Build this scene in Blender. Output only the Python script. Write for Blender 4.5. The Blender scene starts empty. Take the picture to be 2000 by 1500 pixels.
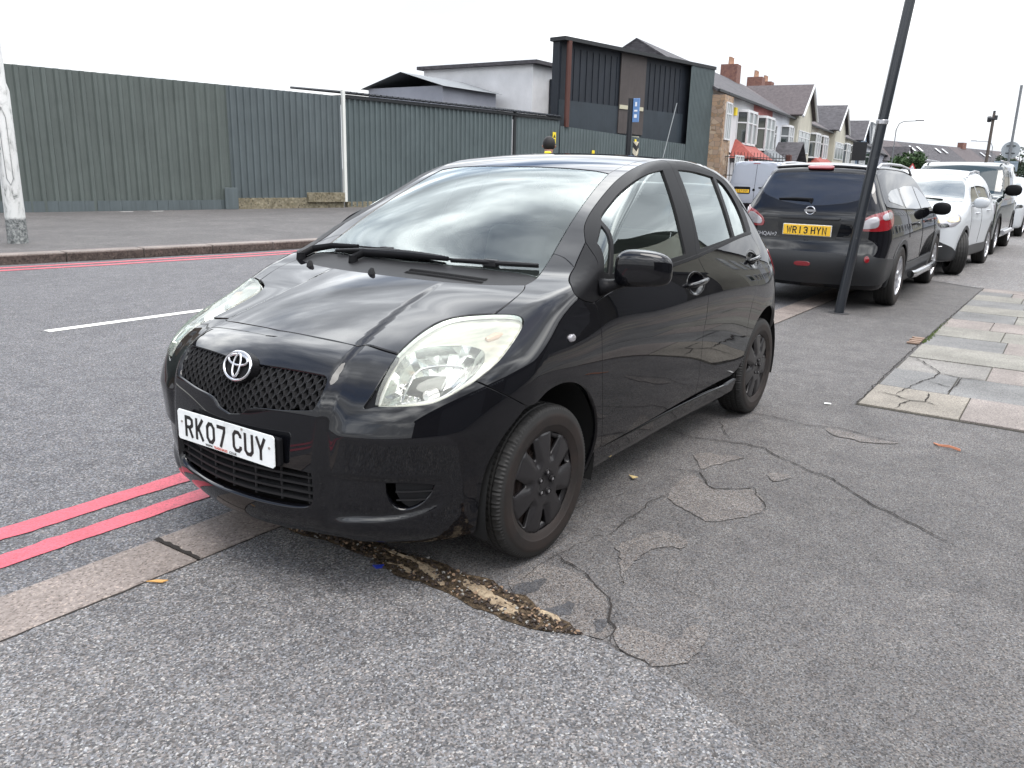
import bpy, bmesh, math, random
import numpy as np
from mathutils import Vector, Matrix
from mathutils.geometry import delaunay_2d_cdt
random.seed(7); rng=np.random.default_rng(7)
SC=bpy.context.scene; COL=SC.collection
# ------------------------------------------------------------------ camera, sky, sun, exposure
cam_d=bpy.data.cameras.new('camera'); cam=bpy.data.objects.new('camera',cam_d); COL.objects.link(cam)
cam_d.sensor_width=36; cam_d.lens=28.575; cam_d.clip_start=.05; cam_d.clip_end=3000
yaw,pitch,roll=3.735207,-.2564256,.0261839
f_=Vector((math.cos(pitch)*math.cos(yaw),math.cos(pitch)*math.sin(yaw),math.sin(pitch)))
r_=Vector((math.sin(yaw),-math.cos(yaw),0)); u_=r_.cross(f_)
r2=r_*math.cos(roll)+u_*math.sin(roll); u2=-r_*math.sin(roll)+u_*math.cos(roll)
cam.matrix_world=Matrix(((r2.x,u2.x,-f_.x,2.452986),(r2.y,u2.y,-f_.y,2.303519),(r2.z,u2.z,-f_.z,1.429839),(0,0,0,1)))
SC.camera=cam
SC.render.resolution_x=1024; SC.render.resolution_y=768
SC.render.engine='CYCLES'
SC.view_settings.view_transform='Standard'; SC.view_settings.look='None'; SC.view_settings.gamma=1
SC.view_settings.exposure=0.9
SUN_EL,SUN_AZ=math.radians(68),math.radians(70)   # azimuth in the xy plane, counted from +x
w=bpy.data.worlds.new('World'); SC.world=w; w.use_nodes=True
nt=w.node_tree; N=nt.nodes; L=nt.links; N.clear()
def nd(t,x=None,**k):
    n=(x or N).new(t)
    for a,b in k.items(): setattr(n,a,b)
    return n
wo=nd('ShaderNodeOutputWorld'); bg=nd('ShaderNodeBackground'); bg.inputs[1].default_value=.1
sky=nd('ShaderNodeTexSky',sky_type='NISHITA',sun_disc=False,sun_elevation=SUN_EL,sun_rotation=math.pi/2-SUN_AZ,air_density=1.,dust_density=1.5,ozone_density=1.)
tc=nd('ShaderNodeTexCoord'); sep=nd('ShaderNodeSeparateXYZ'); L.new(tc.outputs['Generated'],sep.inputs[0])
def mth(op,a,b=None,c=None,nt_=None):
    n=(nt_ or nt).nodes.new('ShaderNodeMath'); n.operation=op
    for i,v in enumerate((a,b,c)):
        if v is None: continue
        if isinstance(v,(int,float)): n.inputs[i].default_value=v
        else: (nt_ or nt).links.new(v,n.inputs[i])
    return n.outputs[0]
zc=mth('ADD',mth('MAXIMUM',sep.outputs[2],0.),.18)
px=mth('DIVIDE',sep.outputs[0],zc); py=mth('DIVIDE',sep.outputs[1],zc)
cmb=nd('ShaderNodeCombineXYZ'); L.new(px,cmb.inputs[0]); L.new(py,cmb.inputs[1]); cmb.inputs[2].default_value=3.7
mp=nd('ShaderNodeMapping'); mp.inputs['Rotation'].default_value=(0,0,math.radians(35)); mp.inputs['Scale'].default_value=(1.0,.55,1); L.new(cmb.outputs[0],mp.inputs[0])
n1=nd('ShaderNodeTexNoise'); n1.inputs['Scale'].default_value=1.15; n1.inputs['Detail'].default_value=7; n1.inputs['Roughness'].default_value=.52; n1.inputs['Distortion'].default_value=.35; L.new(mp.outputs[0],n1.inputs[0])
n2=nd('ShaderNodeTexNoise'); n2.inputs['Scale'].default_value=2.6; n2.inputs['Detail'].default_value=5; n2.inputs['Roughness'].default_value=.5; n2.inputs['Distortion'].default_value=.3; L.new(mp.outputs[0],n2.inputs[0])
def ramp(src,pts,nt_=None):
    n=(nt_ or nt).nodes.new('ShaderNodeValToRGB'); cr=n.color_ramp
    while len(cr.elements)<len(pts): cr.elements.new(.5)
    for e,(p_,c_) in zip(cr.elements,pts):
        e.position=p_; e.color=tuple(c_)+(1,) if len(c_)==3 else c_
    (nt_ or nt).links.new(src,n.inputs[0]); return n.outputs[0]
cov=ramp(n1.outputs[0],[(.35,(0,0,0)),(.51,(1,1,1))])             # cloud cover
den=ramp(n2.outputs[0],[(.32,(.16,.16,.16)),(.47,(.34,.34,.34)),(.56,(.62,.62,.62)),(.70,(1,1,1))])     # bright and grey parts of the cloud
# brighter where the sun sits behind the cloud, paler to the horizon
sd=(math.cos(SUN_EL)*math.cos(SUN_AZ),math.cos(SUN_EL)*math.sin(SUN_AZ),math.sin(SUN_EL))
dot=nd('ShaderNodeVectorMath',operation='DOT_PRODUCT'); L.new(tc.outputs['Generated'],dot.inputs[0]); dot.inputs[1].default_value=(-.43,-.56,.71)   # a thin bright break in the cloud
lob=mth('POWER',mth('MAXIMUM',dot.outputs['Value'],0.),6.)
cb=mth('MULTIPLY',den,mth('ADD',29.,mth('MULTIPLY',lob,22.)))
hz=mth('POWER',mth('SUBTRACT',1.,mth('MINIMUM',mth('MAXIMUM',sep.outputs[2],0.),1.)),5.)
cc=nd('ShaderNodeCombineXYZ')
lowm=ramp(sep.outputs[2],[(.10,(1,1,1)),(.26,(.55,.55,.55)),(.42,(0,0,0))])
cbh=mth('ADD',mth('MULTIPLY',cb,mth('SUBTRACT',1.,lowm)),mth('MULTIPLY',lowm,mth('ADD',5.6,mth('MULTIPLY',den,1.8))))
L.new(mth('MULTIPLY',cbh,mth('ADD',.90,mth('MULTIPLY',den,.09))),cc.inputs[0]); L.new(mth('MULTIPLY',cbh,mth('ADD',.955,mth('MULTIPLY',den,.045))),cc.inputs[1]); L.new(mth('MULTIPLY',cbh,mth('ADD',1.05,mth('MULTIPLY',den,-.06))),cc.inputs[2])
skb=nd('ShaderNodeVectorMath',operation='SCALE'); L.new(sky.outputs[0],skb.inputs[0]); skb.inputs[3].default_value=1.5
mx=nd('ShaderNodeMix',data_type='VECTOR'); cov2=mth('MINIMUM',1.,mth('ADD',cov,mth('MULTIPLY',lowm,1.6)))
L.new(cov2,mx.inputs[0]); L.new(skb.outputs[0],mx.inputs[4]); L.new(cc.outputs[0],mx.inputs[5])
L.new(mx.outputs[1],bg.inputs[0]); L.new(bg.outputs[0],wo.inputs[0])
sl=bpy.data.lights.new('sun','SUN'); sl.energy=1.5; sl.angle=math.radians(38); sl.color=(1,.955,.90); sl.specular_factor=1
so=bpy.data.objects.new('sun',sl); COL.objects.link(so); so.rotation_euler=Vector(sd).to_track_quat('Z','Y').to_euler()

# ------------------------------------------------------------------ materials
MAT={}
def mat(name,col=(.5,.5,.5),rough=.6,metal=0.,spec=.5,coat=0.,coatr=.03,build=None,trans=0.,alpha=1.,ior=1.5,emit=0):
    if name in MAT: return MAT[name]
    m=bpy.data.materials.new(name); m.use_nodes=True; b=m.node_tree.nodes['Principled BSDF']
    b.inputs['Base Color'].default_value=(*col,1); b.inputs['Roughness'].default_value=rough; b.inputs['Metallic'].default_value=metal
    b.inputs['Specular IOR Level'].default_value=spec; b.inputs['Coat Weight'].default_value=coat; b.inputs['Coat Roughness'].default_value=coatr
    b.inputs['Transmission Weight'].default_value=trans; b.inputs['IOR'].default_value=ior
    if build: build(m,m.node_tree,b)
    MAT[name]=m; return m
def T_(nt,out='Object',sc=None):
    t=nt.nodes.new('ShaderNodeTexCoord'); o=t.outputs[out]
    if sc:
        m=nt.nodes.new('ShaderNodeMapping'); m.inputs['Scale'].default_value=sc; nt.links.new(o,m.inputs[0]); o=m.outputs[0]
    return o
def noise(nt,v,s,d=4,r=.55,dist=0,out=0):
    n=nt.nodes.new('ShaderNodeTexNoise'); n.inputs['Scale'].default_value=s; n.inputs['Detail'].default_value=d; n.inputs['Roughness'].default_value=r; n.inputs['Distortion'].default_value=dist
    nt.links.new(v,n.inputs['Vector']); return n.outputs[out]
def voro(nt,v,s,feat='F1',out='Color',rnd=1):
    n=nt.nodes.new('ShaderNodeTexVoronoi'); n.feature=feat; n.inputs['Scale'].default_value=s; n.inputs['Randomness'].default_value=rnd; nt.links.new(v,n.inputs['Vector']); return n.outputs[out]
def mixc(nt,f,a,b,mode='MIX'):
    n=nt.nodes.new('ShaderNodeMix'); n.data_type='RGBA'; n.blend_type=mode
    for i,v in ((0,f),(6,a),(7,b)):
        if isinstance(v,(int,float)): n.inputs[i].default_value=v
        elif isinstance(v,tuple): n.inputs[i].default_value=(*v,1) if len(v)==3 else v
        else: nt.links.new(v,n.inputs[i])
    return n.outputs[2]
def bump(nt,b,h,s,dist=.01):
    n=nt.nodes.new('ShaderNodeBump'); n.inputs['Strength'].default_value=s; n.inputs['Distance'].default_value=dist; nt.links.new(h,n.inputs['Height'])
    nt.links.new(n.outputs[0],b.inputs['Normal']); return n
def asphalt(base,var,stone,sc,fine,bumps=.5,warm=(1,1,1),seed=0):
    def bld(m,nt,b):
        v=T_(nt)
        c=voro(nt,v,sc); s=nt.nodes.new('ShaderNodeSeparateColor'); nt.links.new(c,s.inputs[0])
        g=ramp(s.outputs[0],[(0,tuple(x*.35*base for x in warm)),(.35,tuple(x*.8*base for x in warm)),(.72,tuple(x*1.25*base for x in warm)),(.9,tuple(x*stone*.6 for x in warm)),(1,(stone*1.0,stone*.98,stone*.94))],nt)
        hue=ramp(s.outputs[1],[(0,(1.12,.98,.9)),(.5,(1,1,1)),(1,(.92,.98,1.1))],nt)
        g=mixc(nt,.7,g,hue,'MULTIPLY')
        f=noise(nt,v,fine,3,.7); fr=ramp(f,[(.3,(.55,.55,.55)),(.7,(1.5,1.5,1.5))],nt); g=mixc(nt,1.,g,fr,'MULTIPLY')
        l=noise(nt,v,.9,6,.6,.6); lr=ramp(l,[(.28,(1-var,1-var,1-var)),(.5,(1,1,1)),(.72,(1+var,1+var*.97,1+var*.92))],nt); g=mixc(nt,1.,g,lr,'MULTIPLY')
        l=noise(nt,v,6.5,4,.6,.3); lr=ramp(l,[(.3,(.84,.84,.85)),(.7,(1.14,1.14,1.13))],nt); g=mixc(nt,1.,g,lr,'MULTIPLY')
        nt.links.new(g,b.inputs['Base Color'])
        d=voro(nt,v,sc,out='Distance'); d2=mth('SUBTRACT',1.,d,nt_=nt); d3=mth('ADD',d2,f,nt_=nt); bump(nt,b,d3,bumps,.003)
    return bld
def stonemat(c1,c2,sc,bs=.3):
    def bld(m,nt,b):
        v=T_(nt); n=noise(nt,v,sc,5,.65); g=ramp(n,[(.3,c1),(.7,c2)],nt)
        n2=noise(nt,v,2.3,5,.6,.4); g=mixc(nt,1.,g,ramp(n2,[(.3,(.72,.72,.72)),(.7,(1.15,1.15,1.15))],nt),'MULTIPLY')
        k=voro(nt,v,sc*2.6); s=nt.nodes.new('ShaderNodeSeparateColor'); nt.links.new(k,s.inputs[0])
        g=mixc(nt,1.,g,ramp(s.outputs[0],[(0,(.45,.42,.42)),(.18,(.95,.95,.95)),(.85,(1.05,1.05,1.05)),(1,(1.5,1.45,1.4))],nt),'MULTIPLY')
        nt.links.new(g,b.inputs['Base Color']); bump(nt,b,n,bs,.004)
    return bld
def glassmat(name,tint,boost=1.,rough=0.0,body=(.02,.025,.025),opac=0.):
    """car glass: dark tinted see-through pane with a mirror-like sheen that grows to grazing angles"""
    m=bpy.data.materials.new(name); m.use_nodes=True; nt=m.node_tree; nt.nodes.clear()
    o=nt.nodes.new('ShaderNodeOutputMaterial'); tr=nt.nodes.new('ShaderNodeBsdfTransparent'); tr.inputs[0].default_value=(*tint,1)
    gl=nt.nodes.new('ShaderNodeBsdfGlossy'); gl.inputs['Roughness'].default_value=rough; gl.inputs[0].default_value=(.93,1,.985,1)
    fr=nt.nodes.new('ShaderNodeFresnel'); fr.inputs[0].default_value=1.5
    fb=mth('MINIMUM',mth('MULTIPLY',fr.outputs[0],boost,nt_=nt),1.,nt_=nt)
    df=nt.nodes.new('ShaderNodeBsdfDiffuse'); df.inputs[0].default_value=(*body,1)
    m1=nt.nodes.new('ShaderNodeMixShader'); m1.inputs[0].default_value=opac; nt.links.new(tr.outputs[0],m1.inputs[1]); nt.links.new(df.outputs[0],m1.inputs[2])
    mx=nt.nodes.new('ShaderNodeMixShader'); nt.links.new(fb,mx.inputs[0]); nt.links.new(m1.outputs[0],mx.inputs[1]); nt.links.new(gl.outputs[0],mx.inputs[2]); nt.links.new(mx.outputs[0],o.inputs[0])
    MAT[name]=m; return m
def paintbuild(dirt):
    def bld(m,nt,b):
        v=T_(nt); n=noise(nt,v,55,2,.5); bump(nt,b,n,.012,.002)
        n2=noise(nt,v,3.,5,.65); r=ramp(n2,[(.35,(.03,.03,.03)),(.75,(dirt,dirt,dirt))],nt); nt.links.new(r,b.inputs['Roughness'])
    return bld
M_black=mat('black_car_paint',(.0035,.0036,.0048),.04,0,.0,1.,.012,build=paintbuild(.10))
M_satin=mat('satin_black_trim',(.009,.009,.010),.40,0,.08)
M_plast=mat('black_plastic',(.017,.017,.018),.5,0,.18,build=lambda m,nt,b:bump(nt,b,noise(nt,T_(nt),900,2),.06,.0005))
M_rubber=mat('tyre_rubber',(.017,.0165,.016),.62,0,.35,build=lambda m,nt,b:bump(nt,b,noise(nt,T_(nt),500,2),.15,.0006))
M_side=mat('tyre_sidewall',(.028,.019,.016),.6,0,.35,build=lambda m,nt,b:nt.links.new(ramp(noise(nt,T_(nt),9,5,.6),[(.3,(.011,.010,.0095)),(.7,(.024,.017,.0145))],nt),b.inputs['Base Color']))
M_cap=mat('wheel_cover_black',(.013,.012,.013),.34,0,.5)
M_dark=mat('dark_interior',(.006,.006,.006),.9,0,.1)
M_chrome=mat('chrome',(.60,.60,.62),.12,1.)
M_silver=mat('silver_alloy',(.55,.55,.57),.28,.85)
M_bolt=mat('bolt_steel',(.55,.55,.56),.3,.9)
M_plate=mat('plate_white',(.76,.79,.78),.35,0,.5,build=lambda m,nt,b:nt.links.new(ramp(noise(nt,T_(nt),14,6,.7,.5),[(.3,(.60,.62,.61)),(.48,(.77,.80,.79)),(.7,(.82,.84,.83))],nt),b.inputs['Base Color']))
M_yplate=mat('plate_yellow',(.78,.47,.03),.35,0,.5)
M_ink=mat('plate_black_ink',(.008,.010,.009),.4)
M_red=mat('red_ink',(.55,.05,.02),.4)
M_glassW=glassmat('windscreen_glass',(.72,.78,.75),1.35,0,(.12,.13,.13),.03)
M_glassS=glassmat('side_glass',(.55,.62,.59),2.0,0,(.12,.14,.13),.06)
M_glassD=glassmat('dark_privacy_glass',(.07,.075,.085),1.6)
M_lens=glassmat('headlamp_lens',(.93,.93,.88),1.0,.03,(.80,.79,.70),.12)
M_hazy=glassmat('hazed_headlamp_lens',(.9,.9,.82),1.3,.08,(.82,.80,.62),.52)
M_refl=mat('reflector_chrome',(.86,.87,.88),.12,1.)
def striped(m,nt,b):
    w_=nt.nodes.new('ShaderNodeTexWave'); w_.bands_direction='DIAGONAL'; w_.inputs['Scale'].default_value=28; w_.inputs['Distortion'].default_value=1.5; nt.links.new(T_(nt),w_.inputs[0]); n=noise(nt,T_(nt),14,3,.6)
    g=mixc(nt,.6,ramp(w_.outputs[1],[(0,(.54,.55,.52)),(1,(.68,.68,.64))],nt),ramp(n,[(.3,(.40,.41,.40)),(.6,(.72,.71,.66))],nt)); nt.links.new(g,b.inputs['Base Color']); bump(nt,b,w_.outputs[1],.12,.003)
M_cream=mat('lamp_housing',(.66,.65,.55),.28,.55,build=striped)
M_amber=mat('amber_bulb',(.60,.42,.34),.35)
M_seat=mat('seat_fabric',(.16,.16,.155),.9,0,.2)
M_grey=mat('grey_interior_plastic',(.055,.055,.055),.75,0,.3)
M_redlens=mat('red_lamp_lens',(.20,.005,.010),.12,0,.6,1,.03)
M_clearlamp=mat('clear_lamp_lens',(.36,.35,.37),.15,.4,.6,1,.03)

# ------------------------------------------------------------------ object helpers
def link(o,parent=None):
    COL.objects.link(o)
    if parent is not None: o.parent=parent
    return o
def mk(name,V,F,m,parent=None,smooth=False,normals=None,mi=None):
    me=bpy.data.meshes.new(name); me.from_pydata([tuple(map(float,v)) for v in V],[],[tuple(map(int,f)) for f in F])
    for k in (m if isinstance(m,(list,tuple)) else [m]): me.materials.append(k)
    if smooth or normals is not None: me.polygons.foreach_set('use_smooth',[True]*len(me.polygons))
    if mi is not None: me.polygons.foreach_set('material_index',list(map(int,mi)))
    me.update()
    if normals is not None: me.normals_split_custom_set_from_vertices([tuple(map(float,n)) for n in normals])
    return link(bpy.data.objects.new(name,me),parent)
def tag(o,label=None,cat=None,group=None,kind=None):
    if label: o['label']=label
    if cat: o['category']=cat
    if group: o['group']=group
    if kind: o['kind']=kind
    return o
def empty(name,loc=(0,0,0),rz=0,**k):
    o=bpy.data.objects.new(name,None); o.empty_display_size=.1; COL.objects.link(o); o.location=loc; o.rotation_euler=(0,0,rz); return tag(o,**k)
class MB:
    """collects boxes, tubes and polygons into one mesh"""
    def __init__(s): s.V=[]; s.F=[]; s.M=[]
    def add(s,V,F,mi=0):
        o=len(s.V); s.V+= [tuple(v) for v in V]; s.F+=[tuple(i+o for i in f) for f in F]; s.M+=[mi]*len(F); return s
    def box(s,a,b,mi=0,fr=None):
        x0,y0,z0=a; x1,y1,z1=b
        V=[(x0,y0,z0),(x1,y0,z0),(x1,y1,z0),(x0,y1,z0),(x0,y0,z1),(x1,y0,z1),(x1,y1,z1),(x0,y1,z1)]
        if fr: V=[fr(v) for v in V]
        return s.add(V,[(0,3,2,1),(4,5,6,7),(0,1,5,4),(1,2,6,5),(2,3,7,6),(3,0,4,7)],mi)
    def tube(s,pts,r,n=10,mi=0,cap=True,sx=1.,up=(0,0,1)):
        pts=[Vector(p) for p in pts]; rs=r if isinstance(r,(list,tuple)) else [r]*len(pts); V=[];F=[]
        for i,p in enumerate(pts):
            d=(pts[min(i+1,len(pts)-1)]-pts[max(i-1,0)]).normalized(); a=d.cross(Vector(up))
            if a.length<1e-3: a=d.cross(Vector((1,0,0)))
            a.normalize(); b=a.cross(d)
            for k in range(n):
                t=2*math.pi*k/n; V.append(p+(a*math.cos(t)*sx+b*math.sin(t))*rs[i])
        for i in range(len(pts)-1):
            for k in range(n): F.append((i*n+k,i*n+(k+1)%n,(i+1)*n+(k+1)%n,(i+1)*n+k))
        if cap: F.append(tuple(range(n))[::-1]); F.append(tuple((len(pts)-1)*n+k for k in range(n)))
        return s.add(V,F,mi)
    def poly(s,pts,mi=0): return s.add(pts,[tuple(range(len(pts)))],mi)
    def prism(s,pts,h,mi=0):
        """pts ccw from above in xy at z; extruded up by vector h"""
        n=len(pts); h=Vector(h); V=[Vector(p) for p in pts]; V+= [v+h for v in V]
        return s.add(V,[tuple(range(n))[::-1],tuple(range(n,2*n))]+[(i,(i+1)%n,(i+1)%n+n,i+n) for i in range(n)],mi)
    def build(s,name,m,parent=None,smooth=False,bevel=0,seg=2,angle=.6):
        o=mk(name,s.V,s.F,m,parent,mi=s.M)
        if bevel:
            b=o.modifiers.new('bevel','BEVEL'); b.width=bevel; b.segments=seg; b.limit_method='ANGLE'; b.angle_limit=.6
        if smooth:
            for p in o.data.polygons: p.use_smooth=True
            o.data.set_sharp_from_angle(angle=angle)
        return o
def dup(root,parent=None):
    c=root.copy(); COL.objects.link(c)
    if parent is not None: c.parent=parent
    for ch in list(root.children): dup(ch,c)
    return c
def textmesh(s,size,m,parent,loc,ax,ay,name='lettering',ext=.0006,bold=0.,cx=True):
    """flat lettering with x axis ax and y axis ay, centred on loc"""
    cu=bpy.data.curves.new('t','FONT'); cu.body=s; cu.size=size; cu.extrude=ext; cu.offset=bold; cu.align_x='CENTER' if cx else 'LEFT'; cu.align_y='CENTER'; cu.resolution_u=3
    o=bpy.data.objects.new('t',cu); COL.objects.link(o); dg=bpy.context.evaluated_depsgraph_get(); me=bpy.data.meshes.new_from_object(o.evaluated_get(dg)); bpy.data.objects.remove(o); bpy.data.curves.remove(cu)
    ax=Vector(ax).normalized(); ay=Vector(ay).normalized(); az=ax.cross(ay); M=Matrix(((ax.x,ay.x,az.x,loc[0]),(ax.y,ay.y,az.y,loc[1]),(ax.z,ay.z,az.z,loc[2]),(0,0,0,1)))
    me.transform(M); me.materials.clear(); me.materials.append(m); me.name=name
    return link(bpy.data.objects.new(name,me),parent)
GL={'R':[[(7,0),(7,72),(30,72),(42,65),(42,46),(30,37),(7,37)],[(25,36),(43,0)]],'K':[[(7,0),(7,79)],[(43,79),(10,34)],[(18,44),(43,0)]],
'0':[[(7,20),(7,59),(18,72),(32,72),(43,59),(43,20),(32,7),(18,7),(7,20)]],'7':[[(0,72),(41,72),(40,58),(18,0)]],'C':[[(43,54),(43,62),(33,72),(17,72),(7,60),(7,19),(17,7),(33,7),(43,17),(43,25)]],
'U':[[(7,79),(7,18),(17,7),(33,7),(43,18),(43,79)]],'Y':[[(4,79),(25,36),(46,79)],[(25,38),(25,0)]],'W':[[(3,79),(13,5),(25,62),(37,5),(47,79)]],'1':[[(25,0),(25,79)]],
'3':[[(7,58),(16,72),(34,72),(43,62),(43,50),(33,41),(18,41)],[(30,41),(43,33),(43,18),(33,7),(16,7),(7,20)]],'H':[[(7,0),(7,79)],[(43,0),(43,79)],[(7,40),(43,40)]],'N':[[(7,0),(7,79),(43,0),(43,79)]],
'E':[[(43,7),(7,7),(7,72),(43,72)],[(7,40),(38,40)]],'6':[[(40,72),(20,72),(7,52),(7,18),(17,7),(33,7),(43,18),(43,34),(33,44),(10,44)]]}
def plate_text(s,parent,T,m,scale=1.,name='lettering',st=13):
    """registration characters built from thick strokes; T maps (u,v) metres to 3D"""
    b=MB(); wtot=sum(33 if c==' ' else 50 for c in s)+11*(len(s)-1-2*s.count(' ')); x=-wtot/2
    for c in s:
        if c==' ': x+=33-11; continue
        for pl in GL[c]:
            pts=[Vector((a,d)) for a,d in pl]; closed=(pts[0]-pts[-1]).length<.1
            if closed: pts=pts[:-1]
            n=len(pts); Lp=[];Rp=[]
            for i in range(n):
                a=pts[i-1] if (i>0 or closed) else None; c2=pts[(i+1)%n] if (i<n-1 or closed) else None; p=pts[i]
                d1=(p-a).normalized() if a is not None else (c2-p).normalized(); d2=(c2-p).normalized() if c2 is not None else d1
                n1=Vector((-d1.y,d1.x)); n2=Vector((-d2.y,d2.x)); mm=(n1+n2).normalized(); k=min(1/max(mm.dot(n1),.35),2.2)
                Lp.append(p+mm*st/2*k); Rp.append(p-mm*st/2*k)
            for i in range(n if closed else n-1):
                j=(i+1)%n; q=[Rp[i],Rp[j],Lp[j],Lp[i]]
                b.poly([T((x+v.x)*.001*scale,(v.y-39.5)*.001*scale) for v in q])
        x+=61
    return b.build(name,m,parent)
# ------------------------------------------------------------------ car body engine: a smooth solid given by section tables, cut into panels
class Spl:
    def __init__(s,xs):
        s.x=np.array(xs,float); n=len(xs); h=np.diff(s.x); A=np.zeros((n,n)); B=np.zeros((n,n)); A[0,0]=A[-1,-1]=1
        for i in range(1,n-1):
            A[i,i-1]=h[i-1]; A[i,i]=2*(h[i-1]+h[i]); A[i,i+1]=h[i]; B[i,i-1]=6/h[i-1]; B[i,i]=-6/h[i-1]-6/h[i]; B[i,i+1]=6/h[i]
        s.M=np.linalg.solve(A,B); s.n=n
    def basis(s,t):
        t=np.clip(np.asarray(t,float).ravel(),s.x[0]-.3,s.x[-1]+.3); i=np.clip(np.searchsorted(s.x,t)-1,0,s.n-2); x0=s.x[i];x1=s.x[i+1];h=x1-x0
        a=(x1-t)/h;b=(t-x0)/h; out=np.zeros((len(t),s.n)); r=np.arange(len(t)); ins=(a<=1)&(b<=1)
        ca=np.where(ins,(a**3-a)*h*h/6,0); cb=np.where(ins,(b**3-b)*h*h/6,0)
        out[r,i]+=a; out[r,i+1]+=b; out+=ca[:,None]*s.M[i]+cb[:,None]*s.M[i+1]; return out
def tab(pairs):
    a=np.array(sorted(pairs)); sp=Spl(a[:,0]); v=a[:,1]
    return lambda t:(sp.basis(t)@v).reshape(np.shape(t))
def sst(t): t=np.clip(t,0,1); return t*t*(3-2*t)
def smax(a,b,k):
    h=np.clip(.5+.5*(a-b)/k,0,1); return b*(1-h)+a*h+k*h*(1-h)
class Body:
    side_only=False; zX=.6; xF=-.25; xR=-2.2; aF=.12; zb=.17; k_side=.034; k_hood=.09; k_ends=.10
    def S(s,x,z): return s.W*s.Zp(z)*s.Xt(x)
    def T(s,x,y):
        y2=y*y; return s.Tc(x+s.shf(x)*y2)-s.crn(x)*y2
    def F(s,y,z): ay=np.abs(y); return s.Fc(z)-s.fa*ay**2-s.fb*ay**8
    def R(s,y,z): ay=np.abs(y); return s.Rc(z)+s.ra*ay**2+s.rb*ay**8
    def f(s,P):
        x,y,z=P[...,0],P[...,1],P[...,2]; sh=x.shape; x=x.ravel();y=y.ravel();z=z.ravel(); ay=np.sqrt(y*y+1e-8)
        a=(ay-s.S(x,z))*.97
        if s.side_only: return a.reshape(sh)
        t=(z-s.T(x,y))*.93; fr=(x-s.F(y,z))*.9; rr=(s.R(y,z)-x)*.9
        g=smax(a,t,s.k_side+s.k_hood*sst((x+.3)/.5)); g=smax(g,fr,s.k_ends); g=smax(g,rr,s.k_ends); g=smax(g,s.zb-z,.06); return g.reshape(sh)
    def grad(s,P,e=2e-4):
        G=np.stack([s.f(P+np.eye(3)[i]*e)-s.f(P-np.eye(3)[i]*e) for i in range(3)],-1); return G/(np.linalg.norm(G,axis=-1,keepdims=True)+1e-12)
    def shoot(s,O,D,t1=1.9,t0=0.,n=30):
        N_=len(D); hi=np.full(N_,t1); lo=np.full(N_,t0); done=np.zeros(N_,bool); prev=t1
        for t in np.linspace(t1,t0,n)[1:]:
            c=s.f(O+D*t)<0; h=c&~done; lo[h]=t; hi[h]=prev; done|=h; prev=t
            if done.all(): break
        for _ in range(22):
            m=(lo+hi)/2; c=s.f(O+D*m[:,None])<0; lo=np.where(c,m,lo); hi=np.where(c,hi,m)
        return O+D*((lo+hi)/2)[:,None]
    def rays(s,ch,uv):
        u,v=uv[:,0],uv[:,1]; z=np.zeros(len(u))
        if ch=='T': return np.stack([u,v,z+.5],1),np.stack([z,z,z+1],1)
        if ch=='N': return np.stack([z-.4,u,v],1),np.stack([z+1,z,z],1)
        if ch=='B': return np.stack([z+s.xR,u,v],1),np.stack([z-1,z,z],1)
        if ch=='Y': return np.stack([u,z,v],1),np.stack([z,z+1,z],1)
        if ch=='X': return np.stack([u,z,z+s.zX],1),np.stack([z,np.sin(v/.8),np.cos(v/.8)],1)
        if ch=='F': th=u/.85; c=math.cos(s.aF); return np.stack([z+s.xF,z,v],1),np.stack([np.cos(th)*c,np.sin(th)*c,z+math.sin(s.aF)],1)
        if ch=='R': th=u/.85; return np.stack([z+s.xR,z,v],1),np.stack([-np.cos(th),np.sin(th),z],1)
    def chart(s,ch,P):
        P=np.asarray(P,float); x,y,z=P[:,0],P[:,1],P[:,2]
        if ch=='T': return np.stack([x,y],1)
        if ch in 'NB': return np.stack([y,z],1)
        if ch=='Y': return np.stack([x,z],1)
        if ch=='X': return np.stack([x,np.arctan2(y,z-s.zX)*.8],1)
        if ch=='F': r=np.hypot(x-s.xF,y); return np.stack([np.arctan2(y,x-s.xF)*.85,z-math.tan(s.aF)*r],1)
        if ch=='R': return np.stack([np.arctan2(y,-(x-s.xR))*.85,z],1)
    def lift(s,ch,uv,off=0.):
        O,D=s.rays(ch,np.asarray(uv,float)); P=s.shoot(O,D)
        return P+s.grad(P)*off if off else P
def seg_spline(pts,sp=.012):
    """smooth curve through 3D points, resampled"""
    P=np.array(pts,float)
    if len(P)==2:
        n=max(1,int(np.linalg.norm(P[1]-P[0])/sp)); t=np.linspace(0,1,n+1)[:,None]; return P[0]*(1-t)+P[1]*t
    d=np.concatenate([[0],np.cumsum(np.sqrt(np.linalg.norm(np.diff(P,axis=0),axis=1)))]); b=Spl(d)
    L_=np.linalg.norm(np.diff(P,axis=0),axis=1).sum(); n=max(3,int(L_/sp)); return b.basis(np.linspace(0,d[-1],n+1))@P
def path(*segs,sp=.012,close=True):
    out=[]
    for s_ in segs:
        q=seg_spline(s_,sp)
        if len(out) and np.linalg.norm(out[-1]-q[0])<.03: q=q[1:]
        out+=list(q)
    out=np.array(out)
    if close and np.linalg.norm(out[0]-out[-1])<.006: out=out[:-1]
    return out
def inside(poly,pts):
    x,y=pts[:,0],pts[:,1]; c=np.zeros(len(pts),bool); n=len(poly)
    for i in range(n):
        x1,y1=poly[i]; x2,y2=poly[(i+1)%n]
        if y1==y2: continue
        m=((y1>y)!=(y2>y)); c^=m&(x<(x2-x1)*(y-y1)/(y2-y1)+x1)
    return c
def area(p): return .5*np.sum(p[:,0]*np.roll(p[:,1],-1)-np.roll(p[:,0],-1)*p[:,1])
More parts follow.
